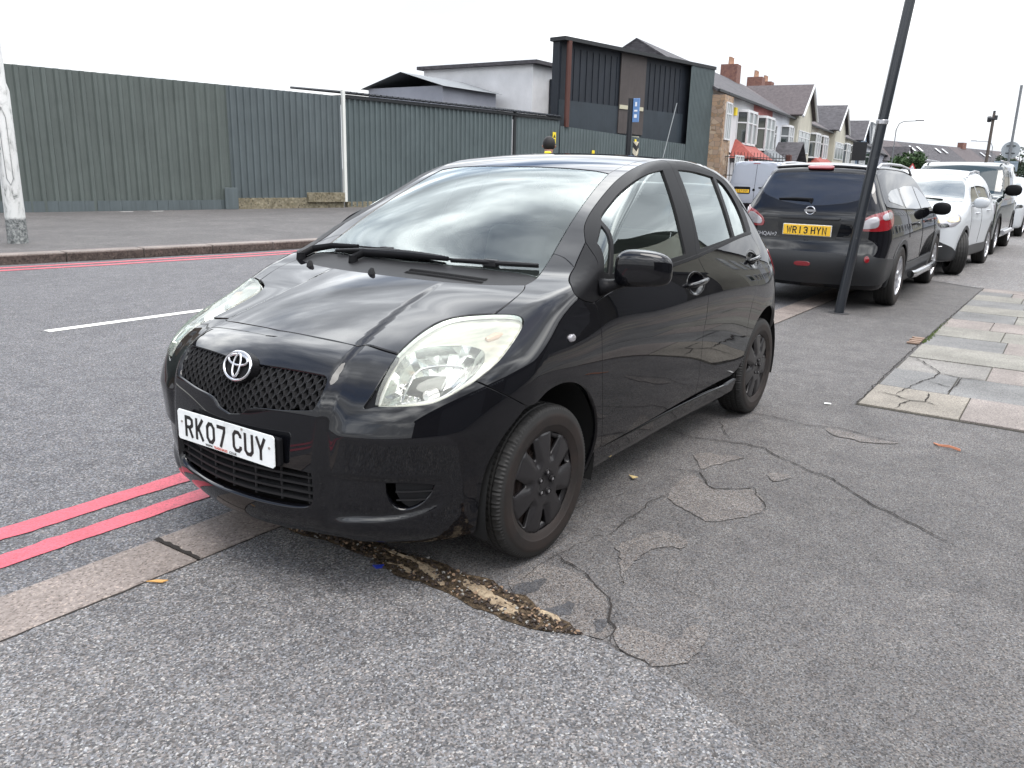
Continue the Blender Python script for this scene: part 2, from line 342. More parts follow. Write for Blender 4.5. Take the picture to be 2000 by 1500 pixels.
def inset(p,g):
    if area(p)<0: p=p[::-1]
    d=np.roll(p,-1,0)-p; d/=np.linalg.norm(d,axis=1)[:,None]+1e-12; n1=np.stack([-d[:,1],d[:,0]],1); n0=np.roll(n1,1,0); m=n0+n1; m/=np.linalg.norm(m,axis=1)[:,None]+1e-9
    k=1/np.clip((m*n1).sum(1),.45,1); return p+m*(g*k)[:,None]
def clean(p,e=.0015):
    o=[p[0]]
    for q in p[1:]:
        if np.linalg.norm(q-o[-1])>e: o.append(q)
    if np.linalg.norm(o[0]-o[-1])<=e: o.pop()
    return np.array(o)
def tri2d(loops,sp,extra=None):
    """constrained triangulation of outer loop (first) minus holes, with interior grid points"""
    loops=[clean(l) for l in loops]; o=loops[0]; lo=o.min(0);hi=o.max(0)
    gx,gy=np.meshgrid(np.arange(lo[0]+sp/2,hi[0],sp),np.arange(lo[1]+sp/2,hi[1],sp*.87)); gx=gx+(np.arange(gx.shape[0])%2*sp/2)[:,None]
    g=np.stack([gx.ravel(),gy.ravel()],1); k=inside(o,g)
    for h in loops[1:]: k&=~inside(h,g)
    g=g[k]; B=np.concatenate(loops)
    if len(g):
        keep=np.ones(len(g),bool)
        for i in range(0,len(g),2000):
            d=np.linalg.norm(g[i:i+2000,None]-B[None],axis=2).min(1); keep[i:i+2000]=d>sp*.45
        g=g[keep]
    V=[Vector(v) for v in B]+[Vector(v) for v in g]; E=[]; o_=0
    for l in loops: n=len(l); E+=[(o_+i,o_+(i+1)%n) for i in range(n)]; o_+=n
    r=delaunay_2d_cdt(V,E,[],0,1e-6); vv=np.array([tuple(v) for v in r[0]]); ff=np.array([f for f in r[2] if len(f)==3])
    c=vv[ff].mean(1); k=inside(loops[0],c)
    for h in loops[1:]: k&=~inside(h,c)
    ff=ff[k]; a=vv[ff]; ar=(a[:,1,0]-a[:,0,0])*(a[:,2,1]-a[:,0,1])-(a[:,1,1]-a[:,0,1])*(a[:,2,0]-a[:,0,0]); ff[ar<0]=ff[ar<0][:,::-1]; return vv,ff[np.abs(ar)>1e-10]
def shell(name,P,Nn,F,m,parent,rim=.012,mirror=False,both=False):
    """skin with smooth normals and a turned-in edge"""
    F=np.array(F)
    # orient faces along normals
    fn=np.cross(P[F[:,1]]-P[F[:,0]],P[F[:,2]]-P[F[:,0]]); s=(fn*Nn[F].mean(1)).sum(1)<0; F[s]=F[s][:,::-1]
    V=list(P); NN=list(Nn); FF=[tuple(f) for f in F]
    if rim:
        es={}
        for a,b,c in F:
            for e in ((a,b),(b,c),(c,a)): es[e]=1
        bd=[e for e in es if (e[1],e[0]) not in es]; out={}
        for a,b in bd:
            for v in (a,b):
                o=np.cross(P[b]-P[a],Nn[v]); out[v]=out.get(v,0)+o/(np.linalg.norm(o)+1e-12)
        idx={}
        for v,o in out.items():
            o=o/(np.linalg.norm(o)+1e-9); n=Nn[v]; r=min(.002,rim*.3); i=len(V); idx[v]=i
            V+= [P[v]+o*r*.6-n*r*.6, P[v]+o*r*.7-n*rim]; q=n+o; NN+=[q/np.linalg.norm(q),o]
        for a,b in bd: FF+= [(b,a,idx[a],idx[b]),(idx[b],idx[a],idx[a]+1,idx[b]+1)]
    V=np.array(V); NN=np.array(NN); obs=[]
    if not mirror or both: obs.append(mk(name,V,FF,m,parent[0] if isinstance(parent,tuple) else parent,normals=NN))
    if mirror or both:
        V2=V*[1,-1,1]; N2=NN*[1,-1,1]; obs.append(mk(name,V2,[f[::-1] for f in FF],m,parent[1] if isinstance(parent,tuple) else parent,normals=N2))
    return obs
def panel(name,B,ch,outer,m,parent,holes=(),sp=.025,gap=.0022,rim=.012,off=0.,both=False,sym=False,sidenorm=False):
    """outer/holes: 3D outlines on the body; sym: outline is the left half, mirrored to a full one"""
    o=np.asarray(outer,float)
    if sym:
        mm=o[::-1]*[1,-1,1]; mm=mm[(mm[:,1]<-1e-4)]; o=np.concatenate([o,mm])
    ou=inset(B.chart(ch,o),gap); hs=[]
    for h in holes: hs.append(inset(B.chart(ch,np.asarray(h,float))[::1],-gap if gap>0 else 0))
    uv,F=tri2d([ou]+hs,sp); O,D=B.rays(ch,uv); B.side_only=sidenorm; P=B.shoot(O,D); Nn=B.grad(P); B.side_only=False
    if off: P=P+Nn*off
    return shell(name,P,Nn,F,m,parent,rim,both=both)
def flat_panel(name,loops,T,nrm,m,parent,sp=.03,rim=.01,both=False):
    uv,F=tri2d([np.array(l,float) for l in loops],sp); P=np.array([T(a,b) for a,b in uv]); Nn=np.broadcast_to(np.array(nrm,float),P.shape).copy()
    return shell(name,P,Nn,F,m,parent,rim,both=both)
# ------------------------------------------------------------------ wheels
def revolve(prof,n,closed=False,mod=None):
    """prof: list of (r,y); axis along y through origin"""
    V=[];F=[];k=len(prof)
    for i in range(n):
        t=2*math.pi*i/n; c,s=math.cos(t),math.sin(t)
        for j,(r,y) in enumerate(prof):
            rr=r+(mod(i,j) if mod else 0); V.append((rr*c,y,rr*s))
    for i in range(n):
        for j in range(k-1 if not closed else k):
            a=i*k+j; b=i*k+(j+1)%k; c2=((i+1)%n)*k+(j+1)%k; d=((i+1)%n)*k+j; F.append((a,b,c2,d))
    return V,F
def tyre_mesh(name,R,Rr,W,parent,side=1,n=240):
    h=W/2; p=[(Rr-.012,-h*.78),(Rr+.003,-h*.90),(Rr+.014,-h*.93),(Rr+.018,-h*.965),((R+Rr)/2,-h*1.0),(R-.034,-h*.985),(R-.030,-h*.955),(R-.018,-h*.93),(R-.009,-h*.87),(R-.003,-h*.76)]
    gs=[-.52,-.18,.18,.52]; tr=[]
    for g in gs: c=g*h; tr+=[(R,c-.006),(R-.007,c-.0035),(R-.007,c+.0035),(R,c+.006)]
    q=[(r,-y) for r,y in p[::-1]]; prof=p+tr+q; k=len(prof)
    def mod(i,j): return -.0045 if (i%2==0 and (6<j<10 or k-11<j<k-7)) else (-.003 if (i%3==0 and j in(10,13,14,17,18,21,22,25)) else 0)
    V,F=revolve(prof,n,mod=mod); mi=[0 if 6<=(a%(k-1))<k-7 else 1 for a in range(len(F))]
    o=mk(name,V,F,[M_rubber,M_side],parent,mi=mi)
    for pl in o.data.polygons: pl.use_smooth=True
    o.data.set_sharp_from_angle(angle=.5); return o
def cover7(parent,R):
    """black seven spoke wheel cover with five bright bolts; faces +y at y=0"""
    outer=[(R*math.cos(t),R*math.sin(t)) for t in np.linspace(0,2*math.pi,97)[:-1]]; holes=[]
    for k in range(7):
        a=2*math.pi*(k+.18)/7; w=.135 if k%2 else .19; w2=.05
        poly=[]
        for rr,ww in ((.52,w2),(.60,w2*1.5),(.86,w),(.895,w*.8)):
            poly.append((rr,-ww))
        for rr,ww in ((.895,w*.8),(.86,w),(.60,w2*1.5),(.52,w2)): poly.append((rr,ww))
        holes.append([(R*r*math.cos(a+b/1.),R*r*math.sin(a+b/1.)) for r,b in poly])
    def T(u,v):
        r=math.hypot(u,v)/R; a=math.atan2(v,u); sp=math.cos((a-2*math.pi*.18/7)*7)   # +1 at holes
        y=.008-.016*(r-.35)**2*2-(.012*max(0,sp)*(r>.42)*(r<.93))-(.014 if .93<r<.965 else 0)
        if r<.19: y-=.006
        return (u,y,v)
    uv,F=tri2d([np.array(outer)]+[np.array(h) for h in holes],.011); P=np.array([T(a,b) for a,b in uv])
    nn=np.tile(np.array([0.,1,0]),(len(P),1)); F2=F.copy(); fn=np.cross(P[F[:,1]]-P[F[:,0]],P[F[:,2]]-P[F[:,0]]); acc=np.zeros_like(P)
    fn*=np.sign(fn[:,1:2]); 
    for i in range(3): np.add.at(acc,F[:,i],fn)
    nn=acc/(np.linalg.norm(acc,axis=1)[:,None]+1e-12)
    o=shell('wheel_cover',P,nn,F2,M_cap,parent,rim=.02)[0]
    for k in range(5):
        a=2*math.pi*k/5+.5; b=MB(); x,z=.042*math.cos(a),.042*math.sin(a)
        b.tube([(x,-.005,z),(x,.006,z),(x,.012,z)],[.0085,.0085,.006],8,up=(0,0,1)); b.build('wheel_bolt',M_bolt,parent,smooth=True)
        b=MB()
        V,F=revolve([(.0105,.0),(.0105,.0135),(.013,.0135),(.0145,.002)],14); b.add([(v[0]+x,v[1],v[2]+z) for v in V],F); b.build('bolt_collar',M_cap,parent,smooth=True)
    return o
def alloy(parent,R,n=10,m=None,name='alloy_rim',w=.16):
    b=MB(); V,F=revolve([(R,-.10),(R,.0),(R*.96,.004),(R*.93,-.012),(R*.90,-.05),(R*.90,-.10)],48); b.add(V,F)
    V,F=revolve([(.0,.0),(.055,.0),(.07,-.012),(.07,-.05)],20); b.add(V,F)
    for k in range(n):
        a=2*math.pi*k/n
        for s_ in (-1,1):
            a0=a; a1=a+s_*w*.55
            p0=(.05*math.cos(a0),.05*math.sin(a0)); p1=(R*.95*math.cos(a1),R*.95*math.sin(a1)); d=Vector((p1[0]-p0[0],p1[1]-p0[1])).normalized(); nx,nz=-d.y*.011,d.x*.011
            b.add([(p0[0]+nx,-.012,p0[1]+nz),(p0[0]-nx,-.012,p0[1]-nz),(p1[0]-nx,-.004,p1[1]-nz),(p1[0]+nx,-.004,p1[1]+nz),(p0[0]+nx,-.04,p0[1]+nz),(p0[0]-nx,-.04,p0[1]-nz),(p1[0]-nx,-.035,p1[1]-nz),(p1[0]+nx,-.035,p1[1]+nz)],[(0,1,2,3)[::-1],(0,4,5,1)[::-1],(3,2,6,7)[::-1],(0,3,7,4)[::-1],(1,5,6,2)[::-1]])
    return b.build(name,m or M_silver,parent,smooth=True)
def wheel(car,x,y,R,Rr,W,side,style,steer=0,n=240):
    """one wheel part: dark drum mesh with tyre and cover as sub-parts"""
    b=MB(); V,F=revolve([(.02,.02),(Rr*.86,.02),(Rr*.97,-.0),(Rr*.97,-W*.45)],40); b.add([(v[0],v[1]+W/2-.075,v[2]) for v in V],F)
    V,F=revolve([(.06,.03),(.13,.03),(.13,.045),(.06,.045)],30,True); b.add(V,F)
    o=b.build('wheel',mat('brake_rust',(.03,.02,.017),.7),car,smooth=True)
    o.location=(x,y,R); o.rotation_euler=(0,0,steer+(math.pi if side<0 else 0))
    tyre_mesh('tyre',R,Rr,W,o,n=n)
    c=bpy.data.objects.new
    if style=='cover': 
        h=cover7(o,Rr+.008)
        for k in list(o.children):
            if k.name.split('.')[0] in('wheel_cover','wheel_bolt','bolt_collar'): k.location=(0,W/2-.014,0)
    else:
        h=alloy(o,Rr+.004,style[0],None,'alloy_rim',style[1]); h.location=(0,W/2-.012,0)
    return o
GP={
 'apron':[(0.45,-0.127),(0.425,0.082),(0.431,0.255),(0.46,0.388),(0.473,0.549),(0.445,0.69),(0.455,0.832),(0.475,0.994),(0.466,1.107),(0.408,1.215),(0.413,1.318),(0.441,1.487),(0.48,1.631),(0.552,1.79),(0.632,1.909)],
 'trtop':[(0.422,-0.114),(0.365,0.047),(0.322,0.203),(0.298,0.395),(0.297,0.522),(0.303,0.648),(0.303,0.787),(0.323,0.911),(0.369,1.045),(0.4,1.21)],
 'c1':[(-1.794,0.498),(-1.743,0.734),(-1.793,0.882),(-1.819,1.081),(-1.707,1.204),(-1.621,1.365),(-1.564,1.5),(-1.462,1.628),(-1.336,1.745),(-1.242,1.881),(-1.167,2.005),(-1.054,2.14)],
 'c2':[(-2.427,0.783),(-2.448,0.981),(-2.404,1.19),(-2.472,1.338),(-2.442,1.426),(-2.4,1.525),(-2.393,1.689)],
 'c3':[(-1.181,0.83),(-1.23,0.962),(-1.176,1.005),(-1.059,1.091),(-1.132,1.184),(-1.213,1.246),(-1.098,1.303),(-0.974,1.371)],
 'c4':[(-2.161,0.696),(-1.994,0.808),(-1.85,0.867)],
 'c4b':[(-3.412,0.631),(-3.306,0.867),(-3.284,1.055),(-3.197,1.276)],
 'c5':[(-0.031,0.863),(0.012,0.945),(0.047,1.031),(0.075,1.088),(0.142,1.18),(0.237,1.221),(0.325,1.286),(0.387,1.314)],
 'c6':[(-0.408,0.698),(-0.568,0.698),(-0.693,0.762),(-0.794,0.842)],
 'c7':[(0.393,1.317),(0.413,1.406),(0.431,1.482)],
 'c8':[(-0.368,0.931),(-0.624,0.919),(-0.873,0.934)],
 'c9':[(0.221,0.864),(0.059,0.849),(-0.15,0.873),(-0.35,0.94),(-0.518,0.951),(-0.606,0.932)],
 'pA':[(-0.909,0.939),(-1.12,0.911),(-1.19,0.978),(-1.035,1.101),(-1.112,1.192),(-1.213,1.246),(-0.974,1.371),(-0.797,1.32),(-0.669,1.24),(-0.722,1.118),(-0.8,0.997)],
 'pB':[(0.212,0.813),(0.006,0.885),(0.083,1.093),(0.142,1.18),(0.24,1.218),(0.372,1.297),(0.39,1.224),(0.409,1.149),(0.39,1.018),(0.347,0.879)],
 'pC':[(0.365,1.307),(0.289,1.272),(0.248,1.326),(0.278,1.412),(0.255,1.455),(0.139,1.458),(0.113,1.519),(0.166,1.574),(0.29,1.571),(0.354,1.531),(0.382,1.493),(0.434,1.467),(0.412,1.362)],
 'pD':[(0.269,0.863),(0.16,0.913),(0.178,0.952),(0.301,0.939),(0.328,0.904)],
 'pE':[(0.341,1.028),(0.24,1.078),(0.266,1.114),(0.352,1.095),(0.371,1.056)],
 'pF':[(0.341,1.215),(0.272,1.215),(0.258,1.246),(0.319,1.269),(0.376,1.243)],
 'pG':[(-0.234,1.057),(-0.345,1.013),(-0.477,1.065),(-0.522,1.204),(-0.406,1.209),(-0.31,1.12),(-0.069,1.118),(0.061,1.169),(-0.112,1.074)],
 'pH':[(-1.438,0.839),(-1.529,0.877),(-1.553,0.959),(-1.622,0.967),(-1.581,1.071),(-1.439,0.99),(-1.271,0.967),(-1.352,0.88)],
 'pI':[(-1.426,1.233),(-1.495,1.299),(-1.43,1.328),(-1.349,1.292),(-1.355,1.255)],
 'pJ':[(-2.422,1.245),(-2.451,1.343),(-2.421,1.43),(-2.38,1.529),(-2.373,1.692),(-2.32,1.627),(-2.282,1.494),(-2.29,1.358)],
 'sc1':[(-4.944,1.32),(-4.787,1.444),(-4.583,1.552),(-4.399,1.633),(-4.218,1.601),(-3.932,1.532),(-3.723,1.494),(-3.46,1.468)],
 'sc2':[(-4.399,1.633),(-4.35,1.732),(-4.356,1.841),(-4.369,1.933)],
 'sc3':[(-4.344,1.777),(-4.119,1.78),(-3.908,1.762),(-3.784,1.75)],
 'sc4':[(-3.474,1.353),(-3.46,1.468),(-3.38,1.583),(-3.413,1.664),(-3.337,1.753)],
 'sc5':[(-3.686,1.653),(-3.5,1.665),(-3.403,1.672),(-3.38,1.583),(-3.229,1.541),(-3.106,1.529)],
 'sc6':[(-4.053,1.58),(-4.021,1.664),(-3.955,1.75)],
}
# ------------------------------------------------------------------ ground, road, pavements
M_road=mat('road_asphalt',(.06,.06,.06),.82,0,.35,build=asphalt(.098,.08,.25,150,420,.5,(1.0,1.0,1.05)))
M_pave=mat('pavement_asphalt',(.05,.05,.05),.85,0,.3,build=asphalt(.094,.18,.19,215,700,.35,(1.04,1.0,.98)))
M_pave_patch=mat('pavement_patch_pale',(.07,.06,.06),.87,0,.3,build=asphalt(.118,.20,.24,210,520,.5,(1.08,1.0,.94)))
M_pave_dark=mat('pavement_patch_dark',(.04,.04,.04),.85,0,.3,build=asphalt(.070,.12,.12,260,700,.35,(1.0,1.0,1.04)))
M_apron=mat('coarse_asphalt',(.07,.07,.07),.84,0,.35,build=asphalt(.120,.07,.32,175,480,.5,(1.02,1.0,1.0)))
M_cross=mat('crossing_asphalt',(.12,.12,.12),.85,0,.3,build=asphalt(.15,.10,.32,90,300,.3,(1.03,1.0,.98)))
M_crack=mat('crack',(.032,.029,.027),.95,0,.1)
M_kerb=mat('granite_kerb',(.3,.27,.25),.75,0,.4,build=stonemat((.130,.107,.094),(.255,.220,.200),60,.5))
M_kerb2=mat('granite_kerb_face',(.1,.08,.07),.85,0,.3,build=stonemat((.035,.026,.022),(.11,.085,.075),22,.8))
def redbuild(m,nt,b):
    v=T_(nt); n=noise(nt,v,120,4,.7); w_=noise(nt,v,5,5,.6,.5)
    g=ramp(n,[(.32,(.11,.05,.055)),(.41,(.36,.055,.075)),(.48,(.47,.062,.09)),(.7,(.56,.095,.13))],nt); g=mixc(nt,1.,g,ramp(w_,[(.3,(.78,.8,.8)),(.6,(1.05,1.05,1.05))],nt),'MULTIPLY'); nt.links.new(g,b.inputs['Base Color']); bump(nt,b,voro(nt,v,115,out='Distance'),.5,.002)
M_redline=mat('red_road_paint',(.6,.1,.14),.6,build=redbuild)
def whbuild(m,nt,b):
    n=noise(nt,T_(nt),90,4,.7); nt.links.new(ramp(n,[(.28,(.30,.29,.27)),(.42,(.66,.65,.60)),(.7,(.76,.75,.70))],nt),b.inputs['Base Color'])
M_whiteline=mat('white_road_paint',(.7,.7,.66),.6,build=whbuild)
def sheet(name,pts,z,m,kind='structure'):
    pts=[tuple(p) for p in pts]
    if area(np.array(pts))<0: pts=pts[::-1]
    return tag(mk(name,[(x,y,z) for x,y in pts],[tuple(range(len(pts)))],m),kind=kind)
def chaikin(pts,n=2):
    P=np.array(pts,float)
    for _ in range(n): q=np.roll(P,-1,0); P=np.stack([P*.75+q*.25,P*.25+q*.75],1).reshape(-1,2)
    return P
def wob(pts,a=.012,sp=.03,seed=1,close=True):
    r=np.random.default_rng(seed); P=np.array(pts,float); 
    if close: P=np.concatenate([P,P[:1]])
    out=[]
    for i in range(len(P)-1):
        n=max(1,int(np.linalg.norm(P[i+1]-P[i])/sp))
        for k in range(n): out.append(P[i]+(P[i+1]-P[i])*k/n)
    if not close: out.append(P[-1])
    out=np.array(out); w_=r.normal(0,1,out.shape); w_=(w_+np.roll(w_,1,0)+np.roll(w_,-1,0))/1.8; return out+w_*a
def ribbon(name,pts,z,m,w0=.006,seed=1,a=.008,taper=True):
    P=wob(pts,a,.025,seed,False); r=np.random.default_rng(seed+50); n=len(P); V=[]
    d=np.gradient(P,axis=0); d/=np.linalg.norm(d,axis=1)[:,None]+1e-9; nn=np.stack([-d[:,1],d[:,0]],1); w_=w0*(.35+.9*r.random(n)); 
    if taper: t=np.linspace(0,1,n); w_*=np.minimum(1,np.minimum(t,1-t)*8+.15)
    for p,q,k in zip(P,nn,w_): V+=[(*(p-q*k/2),z),(*(p+q*k/2),z)]
    return tag(mk(name,V,[(2*i,2*i+1,2*i+3,2*i+2)[::-1] for i in range(n-1)],m),kind='structure')
near=[(25,-.66),(8,-.60),(1.5,-.484),(-8,-.285),(-25,-.2),(-45,-1.),(-110,-7.8),(-220,-19)]
far=[(-220,-27),(-110,-16.2),(-60,-10.6),(-44,-9.0),(-33,-8.3),(-25,-8.05),(-18,-8.1),(-13,-8.42),(-7.7,-9.13),(-6.27,-9.3),(-5.39,-9.48),(-4.03,-9.67),(-2.9,-9.91),(0,-10.4),(25,-14.5)]
yin=lambda x:-.165-.0205*x if x>-8 else 0.0
sheet('ground',[(300,-400),(300,300),(-900,300),(-900,-400)],-.16,mat('far_ground',(.09,.09,.085),.9))
sheet('road',near+far,-.016,M_road)
sheet('near_pavement',[(25,9.6),(-40,9.6),(-40,-.16),(-25,.08),(-8,-.0),(0,-.165),(8,-.32),(25,-.4)],-.002,M_pave)
sheet('side_road_crossing',[(-10.65,9.5),(-10.62,1.38),(-11.6,.02),(-25,.10),(-34,-.0),(-34,9.5)],.0025,M_cross)
# flush kerb stones along the near side
k=MB(); xs=[.81+.915*i for i in range(-13,9)]; kr=random.Random(3)
for a,b_ in zip(xs[:-1],xs[1:]):
    a+=.006; b_-=.006; z=.004+kr.uniform(-.002,.003); q=[(a,yin(a)-.285),(b_,yin(b_)-.285),(b_,yin(b_)-.004),(a,yin(a)-.004)]
    k.prism([(x,y,-.10) for x,y in q],(0,0,.10+z))
o=k.build('near_kerb',M_kerb,bevel=.008,seg=2); tag(o,kind='structure')
ribbon('kerb_joint_dirt',[(x,yin(x)+.002) for x in np.linspace(2.5,-10.5,40)],.0035,M_crack,.010,3,.002,False)
ribbon('kerb_joint_dirt',[(x,yin(x)-.290) for x in np.linspace(2.5,-10.5,40)],-.0105,M_crack,.012,4,.003,False)
for i,x in enumerate(xs[11:17]): ribbon('kerb_joint_dirt',[(x,yin(x)-.28),(x+.004,yin(x)-.15),(x,yin(x))],.0085,M_crack,.020,30+i,.004,False)
k=MB()
for i in range(26):   # raised kerb continuing beyond the crossing
    a=-34-.95*i; k.box((a-.94,-.30-.0*i,-.1),(a,-.0,.10))
tag(k.build('far_end_kerb',M_kerb,bevel=.01),kind='structure')
# far side: raised granite kerb, asphalt pavement
F0=Vector((-7.26,-19.53,0)); FU=Vector((-.9855,.1697,0)); FN=Vector((.1697,.9855,0))
FP=lambda s,o,z=0: F0+FU*s+FN*o+Vector((0,0,z))
fk=far[::-1]   # from x=25 to -220
def along(pl,sp):
    P=np.array(pl,float); d=np.concatenate([[0],np.cumsum(np.linalg.norm(np.diff(P,axis=0),axis=1))]); t=np.arange(0,d[-1],sp); return np.stack([np.interp(t,d,P[:,0]),np.interp(t,d,P[:,1])],1)
A=along(fk,1.12); k=MB(); k2=MB()
for a,b_ in zip(A[:75],A[1:76]):
    d=Vector((*(b_-a),0)).normalized(); n=Vector((d.y,-d.x,0)); n=n if n.y<0 else -n; a3=Vector((*a,0))+d*.012; b3=Vector((*b_,0))-d*.012
    q=[a3,b3,b3+n*.30,a3+n*.30]; q=q if area(np.array([(v.x,v.y) for v in q]))>0 else q[::-1]; h=kr.uniform(-.004,.004)
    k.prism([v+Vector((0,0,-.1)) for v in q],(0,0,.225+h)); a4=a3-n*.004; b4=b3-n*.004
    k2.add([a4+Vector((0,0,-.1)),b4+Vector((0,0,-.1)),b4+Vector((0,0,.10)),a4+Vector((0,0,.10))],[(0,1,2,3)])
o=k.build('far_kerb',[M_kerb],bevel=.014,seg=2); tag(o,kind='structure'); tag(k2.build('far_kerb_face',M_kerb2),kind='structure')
sheet('far_pavement',[(x-.05,y-.29) for x,y in fk[:-1]]+[(-220,-60),(60,-60),(60,-20)],.118,M_pave)
ribbon('gutter_dirt',[(x+.02,y+.03) for x,y in fk[3:10]],-.0115,M_crack,.05,8,.012,False)
# road markings
def line(name,pl,off,wd,m,z):
    r=np.random.default_rng(len(pl)*7+int(abs(off)*100)); P=along(pl,.05 if len(pl)<5 else .25); d=np.gradient(P,axis=0); d/=np.linalg.norm(d,axis=1)[:,None]; n=np.stack([-d[:,1],d[:,0]],1); s=1 if n[len(n)//2,1]>0 else -1; n*=s; V=[]
    j_=.0035 if len(pl)<5 else .004
    for p,q in zip(P,n): V+=[(*(p+q*(off-wd/2+r.normal(0,j_))),z),(*(p+q*(off+wd/2+r.normal(0,j_))),z)]
    F=[(2*i,2*i+1,2*i+3,2*i+2) for i in range(len(P)-1)]; 
    return tag(mk(name,V,F,m),kind='structure')
rn=[(12,-.30),(1.1,-.62+.0),(.35,-.575),(-8,-.40),(-40,-.8)]
for off,wd in ((-.385,.115),(-.145,.105)): line('red_line_near',[(12,-.80),(1.15,-.622),(-2.2,-.552)],off,wd,M_redline,-.0115)
for off,wd in ((.36,.115),(.66,.115)): line('red_line_far',[(x,y) for x,y in fk[:-2]],off,wd,M_redline,-.0115)
for x0 in range(-7,2):
    xa=-1.0+x0*6.2
    pts=[(xa,-4.955+(.0)),(xa-3.9,-4.79+.0)] if x0==0 else [(xa,-4.955+.0),(xa-3.9,-4.79)]
    yy=lambda x:-4.82+.045*(x+1)*-1*.0
    wv=.055; tag(mk('centre_dash',[(xa,-4.89-wv,-.0115),(xa-3.9,-4.79-wv,-.0115),(xa-3.9,-4.79+wv,-.0115),(xa,-4.89+wv,-.0115)],[(0,1,2,3)],M_whiteline),kind='structure')
# worn pavement: coarse apron, broken trench, patches, cracks
ap=GP['apron']; P=wob(ap,.010,.03,5,False)
sheet('coarse_apron',[(8,-.335),(1.6,yin(1.6)),(.45,yin(.45)+.003)]+[tuple(v) for v in P]+[(1.6,4.5),(8,4.5)],.0025,M_apron)
tr=GP['trtop']; T1=wob(tr,.014,.03,6,False)
M_dirt=mat('trench_dirt',(.05,.04,.03),.95,0,.1,build=lambda m,nt,b:(nt.links.new(ramp(noise(nt,T_(nt),38,6,.75,.3),[(.30,(.012,.010,.008)),(.45,(.045,.034,.024)),(.58,(.13,.095,.062)),(.72,(.30,.24,.17))],nt),b.inputs['Base Color']),bump(nt,b,noise(nt,T_(nt),60,6,.8),1.,.015)))
sheet('broken_trench',[tuple(v) for v in T1]+[tuple(v) for v in P[len(P)*6//10::-1]],.0045,M_dirt)
def stones(name,n,m,seed,r0,r1):
    r=np.random.default_rng(seed); b=MB(); Ta=np.array(tr); Pa=np.array(ap[:10])
    for _ in range(n):
        t=r.random(); i=t*(len(Ta)-1.001); j=int(i); a=Ta[j]+(Ta[j+1]-Ta[j])*(i-j); i2=t*(len(Pa)-1.001); j2=int(i2); c=Pa[j2]+(Pa[j2+1]-Pa[j2])*(i2-j2); u=r.random()*.96+.02+r.normal(0,.03); p=a+(c-a)*u; s=r.uniform(r0,r1)
        V=[]; 
        for k_ in range(8): 
            g=r.normal(0,1,3); g/=np.linalg.norm(g); V.append((p[0]+g[0]*s,p[1]+g[1]*s,.006+s*.45+g[2]*s*.6))
        V=np.array(V); bm=bmesh.new(); [bm.verts.new(v) for v in V]; bmesh.ops.convex_hull(bm,input=bm.verts); bm.verts.index_update()
        vv=[tuple(v.co) for v in bm.verts]; ff=[tuple(v.index for v in f.verts) for f in bm.faces]; bm.free(); b.add(vv,ff)
    return tag(b.build(name,m),kind='stuff')
stones('loose_gravel',420,mat('gravel_dark',(.045,.035,.03),.9,0,.2),1,.004,.010); stones('loose_gravel',150,mat('gravel_tan',(.22,.15,.10),.9,0,.2),2,.004,.009); stones('loose_gravel',110,mat('gravel_grey',(.24,.23,.21),.9,0,.2),4,.003,.008)
# sandy lumps of broken concrete base
M_sand=mat('sandy_concrete',(.4,.31,.2),.95,0,.1,build=stonemat((.20,.15,.10),(.42,.34,.24),30,1.))
for q,sd in (([(.335,.30),(.35,.36),(.345,.44),(.37,.52),(.41,.60),(.425,.66),(.40,.67),(.375,.60),(.345,.55),(.33,.47),(.325,.38)],1),([(.345,.70),(.375,.72),(.395,.80),(.43,.90),(.44,.97),(.42,.975),(.39,.93),(.36,.86),(.335,.77)],2),([(.40,.40),(.42,.43),(.43,.50),(.415,.53),(.395,.46)],3),([(.37,1.02),(.395,1.05),(.40,1.10),(.38,1.10),(.365,1.05)],4)):
    P_2=wob(q,.009,.014,sd); r=np.random.default_rng(sd); c=P_2.mean(0); n=len(P_2); V=[]
    for s_,h in ((1,.0047),(.75,.010),(.4,.013)):
        for v in P_2: V.append((*(c+(v-c)*s_+r.normal(0,.0015,2)),h+r.uniform(-.003,.003)*(s_<1)))
    F=[(j*n+i,j*n+(i+1)%n,(j+1)*n+(i+1)%n,(j+1)*n+i) for j in range(2) for i in range(n)]+[tuple(2*n+i for i in range(n))]; tag(mk('broken_concrete',V,F,M_sand),kind='structure')
for i,(kk,m) in enumerate((('pA',M_pave_patch),('pB',M_pave_patch),('pC',M_pave_patch),('pG',M_pave_patch),('pH',M_pave_patch),('pI',M_pave_patch),('pJ',M_pave_patch))): sheet('worn_patch',wob(chaikin(GP[kk],1),.013,.03,10+i),.0016+i*.0001,m)
for i,kk in enumerate(('pD','pE','pF')): sheet('worn_patch',wob(chaikin(GP[kk],2),.009,.025,20+i),.0030+i*.0002,M_pave_dark)
for i,(kk,w_) in enumerate((('c1',.008),('c2',.006),('c3',.007),('c4',.005),('c4b',.003),('c5',.008),('c6',.003),('c7',.007),('c8',.004),('c9',.003))): ribbon('crack',GP[kk],.0042+i*.0001,M_crack,w_,60+i,.008)
